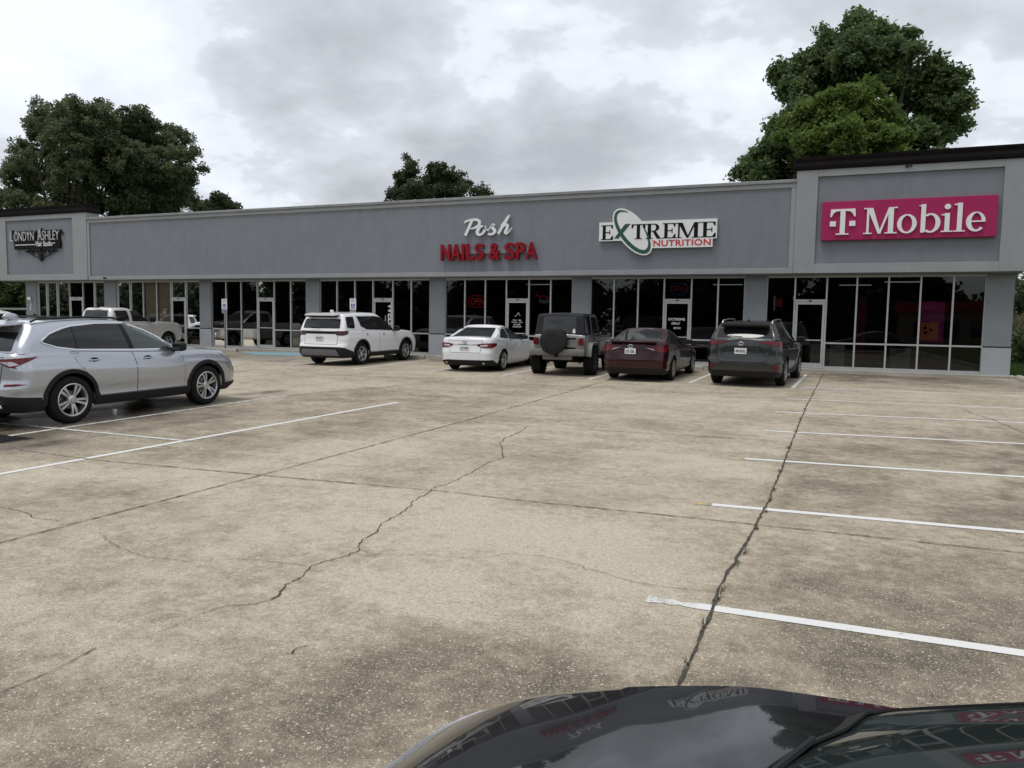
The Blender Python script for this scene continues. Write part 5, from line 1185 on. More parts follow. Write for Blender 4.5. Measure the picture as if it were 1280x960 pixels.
text('lettering', 'OPEN 6-7', M['film'], s, (-0.18, 0, 0.27), 0.30, 0.09, 0.02, 0.003); text('lettering', 'SAT 8-2', M['film'], s, (-0.10, 0, 0.12), 0.25, 0.07, 0.02, 0.003)
M['poster_mag'] = emit('lit_magenta_display', (0.26, 0.01, 0.13), 0.11); M['poster_or'] = emit('lit_orange_display', (0.50, 0.13, 0.05), 0.12); M['poster_w'] = simple('poster_white', (0.6, 0.5, 0.6), 0.5)
s = sign('poster', 'magenta and orange lit display hanging inside the glass under the pink sign', (2.46, YW+0.12, 1.05), 'poster')
m = MB(); m.boxb(-0.36, 0.30, 0, 0.008, 0.0, 1.28); m.build('sheet', M['poster_mag'], s)
m = MB(); m.boxb(-0.34, 0.14, -0.006, -0.001, 0.08, 0.62); m.build('picture', M['poster_or'], s)
m = MB()
for xx, zz in ((-0.22, 0.45), (-0.20, 0.30), (-0.05, 0.38)): m.lathe([(0.001, -0.012), (0.05, -0.012), (0.05, -0.008)], 'y', 16, (xx, 0, zz))
m.build('spots', M['sign_black'], s)
text('lettering', 'PLUS', M['poster_w'], s, (-0.30, -0.005, 1.05), 0.34, 0.10, 0.01, 0.003)
s = sign('banner', 'tall narrow pink banner standing inside the glass under the pink sign', (0.42, YW+0.9, 0.11), 'banner')
m = MB(); m.boxb(-0.12, 0.12, 0, 0.01, 0.4, 2.3); m.build('cloth', simple('pink_banner_cloth', (0.35, 0.02, 0.12), 0.7, 0, 0.2, 2), s); m = MB(); m.tube([(-0.14, 0.02, 0), (-0.14, 0.02, 2.0), (-0.05, 0.02, 2.35), (0.12, 0.02, 2.4)], 0.012, 6); m.boxb(-0.3, 0.1, -0.15, 0.15, 0, 0.02); m.build('stand', M['alu'], s)
s = sign('wall_sign', 'small red and white logo sign inside the window left of the pink shop door', (-2.32, YW+0.2, 2.0), 'sign')
m = MB(); m.boxb(-0.03, 0.03, 0, 0.02, 0.0, 0.5); m.build('strip', M['film'], s); m = MB(); m.boxb(0.05, 0.26, 0, 0.02, 0.12, 0.42, 0.01); m.build('logo', M['sign_nred'], s)
s = sign('notice', 'paper notices taped to the tan papered window beside its door', (-29.95, YW-0.01, 1.62), 'notice')
m = MB(); m.boxb(-0.18, 0.14, -0.004, 0, 0, 0.10); m.boxb(-0.10, 0.16, -0.006, -0.002, 0.14, 0.22); m.build('paper', M['dim_tan'], s)

# accessible parking signs
M['blue_ink'] = simple('blue_sign_ink', (0.02, 0.06, 0.28), 0.5); M['galv'] = simple('galvanised_steel', (0.33, 0.34, 0.34), 0.5, 0.6, 0.12, 12)
def wheelchair(mb, x, z, s, y=-0.014):
    def pr(poly): mb.prism([(x+a*s, z+b*s) for a, b in poly], y-0.002, y)
    pr([(0.40+0.09*math.cos(t), 0.90+0.09*math.sin(t)) for t in np.linspace(0, 2*PI, 13)[:-1]])
    y2 = y-0.0006
    mb.prism([(x+a*s, z+b*s) for a, b in [(0.34, 0.78), (0.46, 0.78), (0.46, 0.46), (0.34, 0.46)]], y2-0.002, y2)
    mb.prism([(x+a*s, z+b*s) for a, b in [(0.45, 0.52), (0.72, 0.52), (0.86, 0.14), (0.76, 0.10), (0.64, 0.42), (0.45, 0.42)]], y2-0.003, y2)
    n = 16; A = [R(100+250*i/(n-1)) for i in range(n)]
    V = [(x+(0.42+rr*math.cos(a))*s, yy, z+(0.34+rr*math.sin(a))*s) for yy in (y2-0.0035, y2) for rr in (0.34, 0.24) for a in A]
    F = [(i, i+1, n+i+1, n+i) for i in range(n-1)]; mb.add(V, F)
def parking_sign(x, y, label, zt, w=0.305):
    s = sign('parking_sign', label, (x, y, 0.0 if y < Y_KERB else 0.1), 'road sign'); s['group'] = 'accessible parking signs'
    b = 0 if y < Y_KERB else -0.1
    m = MB(); m.boxb(-0.03, 0.03, -0.012, -0.006, -0.2, zt+b); m.boxb(-0.03, -0.022, -0.012, 0.018, -0.2, zt+b); m.boxb(0.022, 0.03, -0.012, 0.018, -0.2, zt+b); m.build('post', M['galv'], s)
    m = MB(); m.boxb(-w/2, w/2, -0.018, -0.013, zt-0.46+b, zt+b, 0.0); o = m.build('plate', M['sign_white'], s)
    m = MB(); m.boxb(-0.09, 0.09, -0.0205, -0.019, zt-0.42+b, zt-0.22+b); m.build('symbol_field', M['blue_ink'], o)
    m = MB(); wheelchair(m, -0.075, zt-0.41+b, 0.18, -0.0215); m.build('symbol', M['sign_white'], o)
    for i, t in enumerate(('RESERVED', 'PARKING')): text('lettering', t, M['blue_ink'], o, (0, -0.019, zt-0.06-0.075*i+b), 0.22, 0.045, 0.01, 0.002, origin='center')
    m = MB(); m.boxb(-w/2+0.01, w/2-0.01, -0.018, -0.013, zt-0.64+b, zt-0.48+b); o = m.build('lower_plate', M['galv'], s)
    text('lettering', 'VAN', M['plate_ink'], o, (0, -0.019, zt-0.56+b), 0.14, 0.06, 0.01, 0.002, origin='center')
parking_sign(-25.75, 27.05, 'accessible parking sign on a full post left of the blue markings', 2.30)
parking_sign(-18.85, 27.05, 'accessible parking sign whose post is hidden by the white SUV', 2.34)
# house numbers and lamp on the left end pilaster
s = sign('house_number', 'slanting white house numbers on the leftmost pilaster of the building', (-39.28, YW-0.112, 1.72), 'house number')
for i, ch in enumerate('722'): text('numeral', ch, M['sign_white'], s, (-0.10+0.05*(2-i)*0.6, -0.004, 0.36-0.19*i), 0.14, 0.15, 0.02, 0.012)
s = empty('wall_lamp', (-39.30, YW-0.112, 2.28), label='round pale bulkhead lamp above the slanting house numbers', cat='lamp')
m = MB(); V, F = ellipsoid((0, -0.06, 0), (0.13, 0.07, 0.10), 0.8); m.add(V, F); m.build('globe', M['sign_white'], s, True); m = MB(); m.boxb(-0.1, 0.1, -0.02, 0, -0.09, 0.09, 0.01); m.build('back_plate', M['plastic'], s)
s = empty('drainpipe', (-38.98, YW-0.15, 0.0), label='dark downpipe fixed to the leftmost pilaster', cat='pipe')
m = MB(); m.tube([(0, 0, 0.2), (0, 0, 1.5)], 0.05, 8); m.build('pipe', M['plastic'], s); m = MB(); m.boxb(-0.07, 0.07, 0.0, 0.04, 1.2, 1.25); m.boxb(-0.07, 0.07, 0.0, 0.04, 0.5, 0.55); m.build('bracket', M['galv'], s)

M['tube_light'] = emit('fluorescent_diffuser', (0.9, 0.95, 1.0), 0.35)
for x_, y_, lab in ((1.75, 31.5, 'ceiling light inside the shop under the pink sign, nearer the glass'), (0.2, 33.8, 'ceiling light deep inside the shop under the pink sign'), (-12.6, 32.2, 'ceiling light inside the nail salon'), (-4.6, 33.0, 'ceiling light inside the supplement shop')):
    s = empty('ceiling_light', (x_, y_, 3.14), label=lab, cat='ceiling light')
    m = MB(); m.boxb(-0.62, 0.62, -0.16, 0.16, 0.0, 0.06, 0.008); m.build('housing', M['alu'], s)
    m = MB(); m.boxb(-0.58, 0.58, -0.12, 0.12, -0.02, -0.002); m.build('diffuser', M['tube_light'], s)
# ------------------------------------------------------------------ ground, paint, joints
def ground_material():
    m, nt, b = nmat('exposed_aggregate_concrete'); v = coords(nt)
    at = N(nt, 'ShaderNodeAttribute'); at.attribute_name = 'wear'; sp = N(nt, 'ShaderNodeSeparateColor'); L(nt, at.outputs['Color'], sp.inputs[0])
    stain, wet, grit = sp.outputs[0], sp.outputs[1], sp.outputs[2]
    big = noise(nt, v, 0.55, 5, 0.6, 0.6); mid = noise(nt, v, 2.6, 5, 0.65, 0.4); fine = noise(nt, v, 34, 4, 0.7); streak = noise(nt, coords(nt, (0.35, 1.6, 1)), 1.4, 4, 0.6)
    f = mth(nt, 'ADD', mth(nt, 'MULTIPLY', big, 0.45), mth(nt, 'ADD', mth(nt, 'MULTIPLY', mid, 0.40), mth(nt, 'MULTIPLY', streak, 0.30)))
    sml = noise(nt, v, 9.0, 5, 0.72, 0.3)
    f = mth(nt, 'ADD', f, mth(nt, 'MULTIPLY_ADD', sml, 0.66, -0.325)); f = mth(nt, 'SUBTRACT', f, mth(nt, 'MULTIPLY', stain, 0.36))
    c = ramp(nt, f, [(0.20, (0.105, 0.086, 0.061)), (0.36, (0.250, 0.207, 0.146)), (0.48, (0.415, 0.350, 0.254)), (0.58, (0.555, 0.480, 0.362)), (0.70, (0.69, 0.615, 0.485))])
    red = noise(nt, v, 0.9, 3); c = mixc(nt, mth(nt, 'MULTIPLY', ramp(nt, red, [(0.52, (0, 0, 0)), (0.75, (1, 1, 1))]), 0.35), c, (0.31, 0.235, 0.175))
    c = mixc(nt, mth(nt, 'MULTIPLY_ADD', fine, 1.6, -0.45, True), mixc(nt, 0.62, c, (0.10, 0.088, 0.07)), c)
    # pebbles of three sizes, packed closely, most of them dull and a few bright
    def pebbles(c, scale, size, amt, stops):
        vo = N(nt, 'ShaderNodeTexVoronoi'); vo.inputs['Scale'].default_value = scale; L(nt, v, vo.inputs['Vector'])
        pr = N(nt, 'ShaderNodeSeparateColor'); L(nt, vo.outputs['Color'], pr.inputs[0])
        k = mth(nt, 'MULTIPLY', mth(nt, 'LESS_THAN', vo.outputs['Distance'], mth(nt, 'MULTIPLY_ADD', pr.outputs[1], size, 0.10)), amt)
        return mixc(nt, k, c, ramp(nt, pr.outputs[0], stops)), vo.outputs['Distance']
    dull = [(0.0, (0.085, 0.07, 0.055)), (0.30, (0.20, 0.165, 0.125)), (0.60, (0.34, 0.285, 0.21)), (0.86, (0.52, 0.455, 0.35)), (1.0, (0.78, 0.72, 0.60))]
    c, d1 = pebbles(c, 135, 0.50, mth(nt, 'MULTIPLY_ADD', grit, 0.34, 0.20), dull)
    c, d2 = pebbles(c, 72, 0.36, mth(nt, 'MULTIPLY', grit, 0.62), dull)
    c, d3 = pebbles(c, 34, 0.17, mth(nt, 'MULTIPLY', grit, 0.75), [(0.0, (0.12, 0.095, 0.07)), (0.45, (0.26, 0.20, 0.145)), (0.75, (0.50, 0.43, 0.33)), (1.0, (0.74, 0.68, 0.56))])
    c = mixc(nt, mth(nt, 'MULTIPLY', wet, 0.75), c, mixc(nt, 1.0, c, (0.34, 0.33, 0.33), 'MULTIPLY'))
    L(nt, c, b.inputs['Base Color'])
    L(nt, mth(nt, 'SUBTRACT', mth(nt, 'MULTIPLY_ADD', fine, 0.2, 0.72), mth(nt, 'MULTIPLY', wet, 0.62)), b.inputs['Roughness'])
    b.inputs['Specular IOR Level'].default_value = 0.35
    h = mth(nt, 'ADD', mth(nt, 'MULTIPLY', fine, 0.6), mth(nt, 'MULTIPLY', grit, mth(nt, 'SUBTRACT', 0.5, d2)))
    bump(nt, b, h, 0.55, 0.008); return m
M['ground'] = ground_material()
def grassmat():
    m, nt, b = nmat('lawn_grass'); v = coords(nt); f = noise(nt, v, 0.5, 4); g = noise(nt, v, 25, 4, 0.7)
    c = mixc(nt, g, (0.030, 0.058, 0.012), (0.085, 0.14, 0.030)); c = mixc(nt, mth(nt, 'MULTIPLY', f, 0.5), c, (0.13, 0.135, 0.05))
    L(nt, c, b.inputs['Base Color']); b.inputs['Roughness'].default_value = 0.9; bump(nt, b, g, 1.0, 0.05); return m
M['lawn'] = grassmat()
# one wide sheet to the horizon, under everything
V = []; F = []; xs = [-400, -200, -120, -80, -62, -40, -20, 0, 5, 20, 60, 120, 200, 400]; ys = [-400, -200, -90, -60, -45, -12, 0, 10, 20, 27.29, 40, 60, 100, 200, 400]
for y in ys:
    for x in xs: V.append((x, y, gz(y)-0.03))
n = len(xs)
for j in range(len(ys)-1):
    for i in range(n-1): F.append((j*n+i, j*n+i+1, (j+1)*n+i+1, (j+1)*n+i))
tag(mesh('lawn', V, F, M['lawn']), kind='structure')
# the lot
X0, X1, Ya, Yb = -52.0, 4.72, -30.0, 27.295
gx = np.concatenate([np.arange(X0, -16, 0.5), np.arange(-16, X1+0.01, 0.16)]); gx[-1] = X1
gy = np.concatenate([np.arange(Ya, 0, 1.5), np.arange(0, Yb, 0.16), [Yb]])
GX, GY = np.meshgrid(gx, gy); GZ = np.array([[gz(y) for x in gx] for y in gy])
V = np.stack([GX, GY, GZ], -1).reshape(-1, 3); n = len(gx); k = np.arange((len(gy)-1)*(n-1)); j = k//(n-1); i = k % (n-1)
F = np.stack([j*n+i, j*n+i+1, (j+1)*n+i+1, (j+1)*n+i], 1)
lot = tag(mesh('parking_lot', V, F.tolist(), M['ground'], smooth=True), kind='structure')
rs = np.random.default_rng(3)
def vnoise(x, y, s, seed):
    r = np.random.default_rng(seed); T = r.random((64, 64)); u = x/s; w = y/s; i = np.floor(u).astype(int); j = np.floor(w).astype(int); a = u-i; b = w-j; a = a*a*(3-2*a); b = b*b*(3-2*b)
    g = lambda p, q: T[p % 64, q % 64]
    return (g(i, j)*(1-a)+g(i+1, j)*a)*(1-b)+(g(i, j+1)*(1-a)+g(i+1, j+1)*a)*b
x, y = V[:, 0], V[:, 1]
wob = (vnoise(x, y, 1.7, 1)-0.5)*1.6+(vnoise(x, y, 0.5, 2)-0.5)*0.7
stain = np.zeros(len(V)); wet = np.zeros(len(V))
def blob(arr, cx, cy, rx, ry, amt, rot=0.0, soft=0.6):
    c, s = math.cos(R(rot)), math.sin(R(rot)); u = ((x-cx)*c+(y-cy)*s)/rx; w = (-(x-cx)*s+(y-cy)*c)/ry
    d = np.sqrt(u*u+w*w)+wob*0.35; arr += amt*np.clip((1.0+soft/2-d)/soft, 0, 1)
sm = lambda t: np.clip(t, 0, 1)**2*(3-2*np.clip(t, 0, 1))
dist_ = 0.916*y-0.395*x; stain += 0.62*sm((4.5-dist_+wob*0.9)/1.3)                        # worn coarse ground close by
stain += 0.34*sm((x+0.70+wob*0.05)/0.15)*sm((19-y)/8)                     # the slab beyond the long joint is darker
for a in [(1.6, 5.6, 2.6, 0.9, 0.25), (0.9, 8.6, 2.4, 0.7, 0.22), (1.8, 11.6, 2.6, 0.8, 0.18), (2.2, 14.6, 2.6, 0.7, 0.18), (-9.5, 12.8, 1.5, 4.6, 0.34), (-7.3, 14.4, 1.0, 5.5, 0.30), (-11.5, 9.5, 2.0, 3.4, 0.45), (-7.9, 9.0, 0.8, 2.6, 0.25), (-4.6, 12.9, 1.8, 0.8, 0.2), (-6.8, 5.4, 0.7, 0.7, 0.2),
          (-3.3, 5.3, 0.6, 0.4, 0.22), (-2.0, 7.2, 0.9, 0.5, 0.15), (-3.4, 9.0, 0.7, 0.9, 0.15), (-8.5, 18.2, 5, 0.8, 0.16), (-14, 18.5, 4, 1.0, 0.15), (-2, 18.6, 3, 0.8, 0.15), (2.6, 25.2, 3.2, 2.3, 0.50), (0.4, 25.6, 1.2, 1.7, 0.30), (-3.8, 26.3, 3, 1.0, 0.5), (-12, 26.3, 6, 1.0, 0.5), (-22, 26.4, 8, 1.0, 0.45), (-1.6, 4.0, 0.7, 0.5, 0.2), (-5.1, 8.1, 0.5, 0.4, 0.18)]: blob(stain, *a)
for a in [(-4.3, 6.0, 2.2, 1.0, -0.34), (-6.2, 8.3, 1.2, 1.6, -0.26), (-1.8, 9.5, 1.3, 1.4, -0.16), (-1.6, 5.6, 0.9, 0.8, -0.26), (-2.2, 4.4, 0.8, 0.35, -0.45), (-1.1, 4.9, 0.5, 0.8, -0.25), (-3.2, 7.6, 1.4, 0.7, -0.15), (0.6, 7.4, 0.9, 0.45, -0.30), (1.2, 10.4, 1.6, 0.5, -0.22), (-5.5, 16.5, 4.5, 1.4, -0.16), (-11.5, 16.8, 3, 0.8, -0.12), (-2.6, 13.5, 2, 0.8, -0.10)]: blob(stain, *a)
for cx in (-2.4, -5.3, -7.9, -10.9, -16.2): blob(stain, cx, 23.3, 0.8, 1.9, 0.4)  # darker ellipse of ground beneath each parked car
for a in [(-11.6, 8.6, 1.0, 1.9, 0.9), (-12.2, 10.5, 1.1, 1.4, 0.8), (-10.8, 7.0, 1.0, 0.7, 0.8), (-13.2, 7.6, 1.6, 1.2, 0.6), (-10.0, 9.2, 0.25, 1.9, 0.5), (2.9, 26.0, 2.4, 1.0, 0.55), (0.9, 26.6, 1.5, 0.5, 0.4), (-22.5, 24.0, 4.5, 2.2, 0.45), (-27, 23, 4, 2.6, 0.4)]: blob(wet, *a)
grit = 0.42+0.58*sm((7.5-dist_+wob*1.2)/4)
col = np.stack([np.clip(stain, -0.5, 1.0), np.clip(wet, 0, 1), np.clip(grit, 0, 1), np.ones(len(V))], 1).astype(np.float32)
stain = np.where(stain > 0, stain*np.clip(0.35+0.9*vnoise(x, y, 0.33, 5)+0.5*(vnoise(x, y, 0.17, 6)-0.5), 0, 1.35), stain)
for k in range(60):                                                    # oil drips where engines stand
    cx_ = rs.choice([-2.4, -5.3, -7.9, -10.9, -13.6, -16.2, 1.6, 1.9, 2.3, -12.3, -11.9])+rs.normal(0, 0.25)
    cy_ = rs.uniform(23.5, 25.8) if cx_ < 1 and cx_ > -11.5 or cx_ < -13 else rs.uniform(5, 15); blob(stain, cx_, cy_, rs.uniform(0.06, 0.22), rs.uniform(0.06, 0.3), rs.uniform(0.25, 0.7))
for x_ in (-3.1, -1.75): stain += 0.10*np.exp(-((x-x_-0.04*(y-10)+0.3*np.sin(y*0.22))/0.16)**2)*sm((y-4)/6)   # faint tyre tracks
col = np.stack([np.clip(stain, -0.6, 1.0), np.clip(wet, 0, 1), np.clip(grit, 0, 1), np.ones(len(V))], 1).astype(np.float32)
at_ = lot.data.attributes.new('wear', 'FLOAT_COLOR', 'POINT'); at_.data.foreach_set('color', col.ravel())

def gp(px, py): p = on_ground(px, py); return (p.x, p.y)
def strip_obj(name, pts, width, mat, lift, jag=0.0, label=None, sub=None, seed=0, ends=True):
    """a thin sheet lying on the lot along a line of ground points"""
    r = np.random.default_rng(seed); D = []
    sub = sub or 0.4
    for a, b in zip(pts[:-1], pts[1:]):
        a = np.array(a); b = np.array(b); k = max(1, int(np.linalg.norm(b-a)/sub))
        for i in range(k): D.append(a+(b-a)*i/k)
    D.append(np.array(pts[-1])); V = []; F = []; dr = 0.0
    for i, p in enumerate(D):
        t = D[min(i+1, len(D)-1)]-D[max(i-1, 0)]; t = t/max(1e-9, np.linalg.norm(t)); nn = np.array([-t[1], t[0]])
        dr = (dr*0.85+r.normal(0, jag)*0.6) if jag else 0; o = dr+(r.normal(0, jag*0.35) if jag else 0); w = width*(1+(r.normal(0, 0.38) if jag else 0)); w = max(w, width*0.25)
        for s in (1, -1):
            q = p+nn*(s*w/2+o); V.append((q[0], q[1], gz(q[1])+lift))
    for i in range(len(D)-1): F.append((2*i, 2*i+1, 2*i+3, 2*i+2))
    o = mesh(name, V, F, mat); me = o.data
    bm = bmesh.new(); bm.from_mesh(me); bmesh.ops.recalc_face_normals(bm, faces=bm.faces[:]); 
    if bm.faces and sum(f.normal.z for f in bm.faces) < 0: bmesh.ops.reverse_faces(bm, faces=bm.faces[:])
    bm.to_mesh(me); bm.free()
    return tag(o, kind='structure')
def paintmat(name, col, wear):
    m, nt, b = nmat(name); v = coords(nt); f = noise(nt, v, 9, 5, 0.7); g = noise(nt, v, 60, 3, 0.7)
    c = mixc(nt, g, tuple(c_*0.82 for c_ in col), col); mask = ramp(nt, mth(nt, 'ADD', mth(nt, 'MULTIPLY', f, 0.7), mth(nt, 'MULTIPLY', g, 0.3)), [(wear-0.04, (1, 1, 1)), (wear+0.04, (0, 0, 0))])
    L(nt, mixc(nt, mask, c, (0.27, 0.24, 0.20)), b.inputs['Base Color']); b.inputs['Roughness'].default_value = 0.75; bump(nt, b, g, 0.3, 0.004); return m
M['line'] = paintmat('white_line_paint', (0.72, 0.72, 0.70), 0.36); M['line_old'] = paintmat('worn_white_line', (0.62, 0.62, 0.60), 0.46)
M['line_yellow'] = paintmat('old_yellow_paint', (0.52, 0.38, 0.14), 0.50); M['line_blue'] = paintmat('worn_blue_paint', (0.20, 0.40, 0.50), 0.42); M['line_pale'] = paintmat('faded_pale_paint', (0.45, 0.50, 0.50), 0.55)
M['joint'] = simple('joint_filler', (0.05, 0.044, 0.034), 0.95, 0, 0.7, 22); M['crack'] = simple('crack', (0.055, 0.047, 0.037), 0.95, 0, 0.3, 40)
def ext(a, b, X): t = (X-a[0])/(b[0]-a[0]); return (X, a[1]+(b[1]-a[1])*t)
for a, b in (((809, 748.8), (1280, 817.2)), ((890, 631), (1280, 665.5)), ((931, 573.5), (1280, 596.5)), ((955, 538.5), (1280, 555)), ((969, 514.8), (1280, 528.5)), ((982, 498.5), (1280, 511)), ((1000, 484.2), (1280, 495.5))):
    p, q = gp(*a), gp(*b); far = p[1] > 12
    pw = p
    if a[1] > 700: pw = ext(p, q, p[0]+0.32); strip_obj('parking_line', [p, pw], 0.10, paintmat('flaking_line_paint', (0.66, 0.66, 0.62), 0.45), 0.004, 0.0015, sub=0.05)
    strip_obj('parking_line', [pw, ext(p, q, 4.6)], 0.10 if not far else 0.09, M['line'], 0.004)
strip_obj('parking_line', [gp(868, 629.3), gp(889, 630.9)], 0.10, M['line_yellow'], 0.004)
a, b = gp(497, 503), gp(0, 592.8); d = np.array(b)-np.array(a); strip_obj('parking_line', [a, tuple(np.array(b)+d*0.35)], 0.10, M['line'], 0.004)
a, b = gp(360, 494), gp(0, 546.5); d = np.array(b)-np.array(a); strip_obj('parking_line', [a, tuple(np.array(b)+d*0.1)], 0.10, M['line_old'], 0.004)
a, b = gp(233, 551.5), gp(0, 529); d = np.array(b)-np.array(a); strip_obj('parking_line', [a, tuple(np.array(b)+d*0.6)], 0.09, M['line_old'], 0.0062)
for a, b in (((-1.13, 25.9), (-1.22, 21.0)), ((-3.84, 25.9), (-3.86, 21.1)), ((-6.68, 25.9), (-6.60, 20.75)), ((-9.3, 26.0), (-9.27, 20.9)), ((-12.05, 25.9), (-11.85, 21.1)), ((-14.7, 26.1), (-14.35, 20.6)), ((-17.5, 25.9), (-17.2, 21.0)), ((-26.9, 25.9), (-26.8, 21.0)), ((-29.8, 25.9), (-29.7, 21)), ((-32.7, 25.9), (-32.6, 21))):
    strip_obj('parking_line', [a, b], 0.10, M['line'], 0.004)
strip_obj('parking_line', [(-1.2, 20.95), (0.4, 20.98)], 0.09, M['line_old'], 0.0062)
# blue ramp area and faded accessible bay marks
def flat(name, poly, mat, lift): 
    V = [(p[0], p[1], gz(p[1])+lift) for p in poly]; bm = bmesh.new(); f = bm.faces.new([bm.verts.new(v) for v in V]); bm.normal_update()
    if f.normal.z < 0: bmesh.ops.reverse_faces(bm, faces=[f])
    bmesh.ops.triangulate(bm, faces=bm.faces[:]); me = bpy.data.meshes.new(name); bm.to_mesh(me); bm.free(); me.materials.append(mat); return tag(link(name, me), kind='structure')
flat('blue_marking', [(-24.2, 26.1), (-21.6, 27.2), (-20.7, 27.2), (-20.5, 25.6), (-22.2, 25.2)], M['line_blue'], 0.004)
for x0 in (-23.9, -23.1, -22.3, -21.5): strip_obj('blue_marking', [(x0-0.5, 22.6), (x0+0.6, 24.9)], 0.10, M['line_pale'], 0.004)
for x0 in (-24.2, -20.4): strip_obj('blue_marking', [(x0, 21.4), (x0, 25.4)], 0.10, M['line_blue'], 0.004)
strip_obj('parking_line', [(-20.4, 21.2), (-17.3, 21.1)], 0.10, M['line_old'], 0.0062)
m = MB(); wheelchair(m, 0, 0, 1.5, 0.0); wc = mesh('painted_wheelchair', [(-19.7+v[0], 22.0+v[2]*1.1, gz(22.0+v[2]*1.1)+0.012+v[1]) for v in m.v], m.f, M['line_pale']); tag(wc, kind='structure')
# joints between the slabs
j = 0
for pts, w, jag in (([(1030, 466), (1007, 510), (958, 636), (890, 760), (848, 860)], 0.017, 0.006), ([(0, 679.5), (320, 596), (575, 528), (770, 473)], 0.016, 0.003), ([(333, 595), (537, 613), (640, 625), (943, 656), (1280, 692)], 0.014, 0.004), ([(490, 522), (580, 527), (660, 533), (960, 551)], 0.013, 0.004),
                    ([(25, 563), (115, 575), (333, 595)], 0.014, 0.003), ([(330, 497), (480, 484), (560, 476)], 0.02, 0.003)):
    P_ = [gp(*p) for p in pts]
    if j == 0: P_.append((P_[-1][0]-0.02, 1.5))
    if j == 1: d = np.array(P_[0])-np.array(P_[1]); P_.insert(0, tuple(np.array(P_[0])+d*0.8))
    strip_obj('slab_joint', P_, w, M['joint'], 0.0085, jag, sub=0.06, seed=j); j += 1
def crack(pts, w, seed): strip_obj('crack', [gp(*p) for p in pts], w, M['crack'], 0.0065, 0.010, sub=0.03, seed=seed)
crack([(624, 552), (628, 558), (626, 566), (629, 572), (610, 578), (603, 583), (588, 592), (570, 599), (556, 606), (540, 611), (533, 616), (515, 627), (513, 632), (498, 643), (482, 652), (472, 660), (471, 666), (457, 676), (451, 683), (450, 688), (432, 696), (415, 701), (390, 708), (384, 718), (350, 740), (345, 746), (318, 756)], 0.0085, 11)
crack([(318, 756), (290, 758), (272, 762), (255, 769)], 0.005, 31); crack([(238, 775), (215, 784), (200, 789)], 0.004, 32); crack([(120, 811), (95, 824), (70, 836), (30, 852), (0, 866)], 0.006, 33)
crack([(451, 689), (466, 693), (500, 694), (560, 696), (592, 699), (640, 693), (690, 698), (720, 706), (790, 728), (850, 736), (894, 741)], 0.0035, 12)
crack([(386, 707), (330, 700), (300, 698), (235, 702), (180, 697), (160, 688), (135, 676), (122, 668)], 0.0035, 13)
crack([(0, 634), (25, 638), (45, 648), (75, 652)], 0.006, 14); crack([(1205, 512), (1215, 518), (1240, 524), (1262, 534), (1280, 542)], 0.012, 15)
crack([(365, 818), (372, 811), (385, 808)], 0.010, 16); crack([(660, 533), (650, 540), (632, 548), (626, 553)], 0.010, 17)
# iron drain cover
s = empty('drain_cover', (-11.05, 7.05, gz(7.05)), label='dark iron drain cover set in the ground at the left edge, below the silver SUV', cat='drain cover')
M['iron'] = simple('cast_iron', (0.02, 0.02, 0.02), 0.55, 0.5, 0.3, 20)
m = MB(); m.boxb(-0.75, 0.45, -0.35, 0.35, -0.02, 0.008); m.build('frame', M['iron'], s)
m = MB()
for k in range(14): m.boxb(-0.70+k*0.08, -0.66+k*0.08, -0.29, 0.29, 0.009, 0.018)
m.build('grate', M['iron'], s)
# small white object by the wheels, shaped as a cup
s = empty('white_object', (-11.66, 9.60, gz(9.60)), label='small white object standing on the wet ground under the silver SUV', cat='cup')
m = MB(); m.lathe([(0.001, 0), (0.035, 0), (0.045, 0.11), (0.048, 0.115), (0.042, 0.112), (0.001, 0.105)], 'z', 16); m.build('cup', M['sign_white'], s, True)
# kerb at the right end and concrete wheel stops
V = []; F = []; prof = [(-0.02, -0.2), (0.0, 0.05), (0.03, 0.10), (0.09, 0.125), (0.16, 0.125), (0.21, 0.10), (0.22, -0.2)]
ys_ = np.concatenate([np.linspace(27.45, 26.9, 5), np.arange(26.5, -12, -2.0)])
for y_ in ys_:
    for px_, pz_ in prof: V.append((4.70+px_+0.18*max(0, (y_-26.9))*-0.2, y_, gz(y_)+pz_))
k = len(prof)
for i in range(len(ys_)-1):
    for q in range(k-1): F.append((i*k+q, i*k+q+1, (i+1)*k+q+1, (i+1)*k+q))
F.append(tuple(range(k)))
tag(mesh('kerb', V, F, M['conc'], smooth=True, angle=50), kind='structure')
def wheel_stop(x, y, label):
    o = MB(); P_ = [(-0.09, 0), (-0.075, 0.10), (-0.05, 0.125), (0.05, 0.125), (0.075, 0.10), (0.09, 0)]; n = 6
    V = [(sx*0.90, a, b) for sx in (-1, 1) for a, b in P_]; F = [tuple(range(n)), tuple(range(2*n-1, n-1, -1))]+[(i, i+n, (i+1) % n+n, (i+1) % n) for i in range(n)]
    o.add(V, F); q = o.build('wheel_stop', M['conc']); q.location = (x, y, gz(y)); tag(q, label, 'wheel stop', 'concrete wheel stops at the heads of the bays')
for x_, t in ((-2.35, 'grey SUV'), (-5.25, 'maroon sedan'), (-8.1, 'boxy off-roader'), (-10.75, 'white sedan'), (-15.9, 'white SUV with black lower trim')): wheel_stop(x_, 26.25, 'weathered concrete wheel stop at the nose of the '+t)
wheel_stop(-13.6, 26.25, 'weathered concrete wheel stop in the empty bay between white SUV and white sedan')
wheel_stop(-25.3, 26.35, 'weathered concrete wheel stop below the left accessible parking sign')
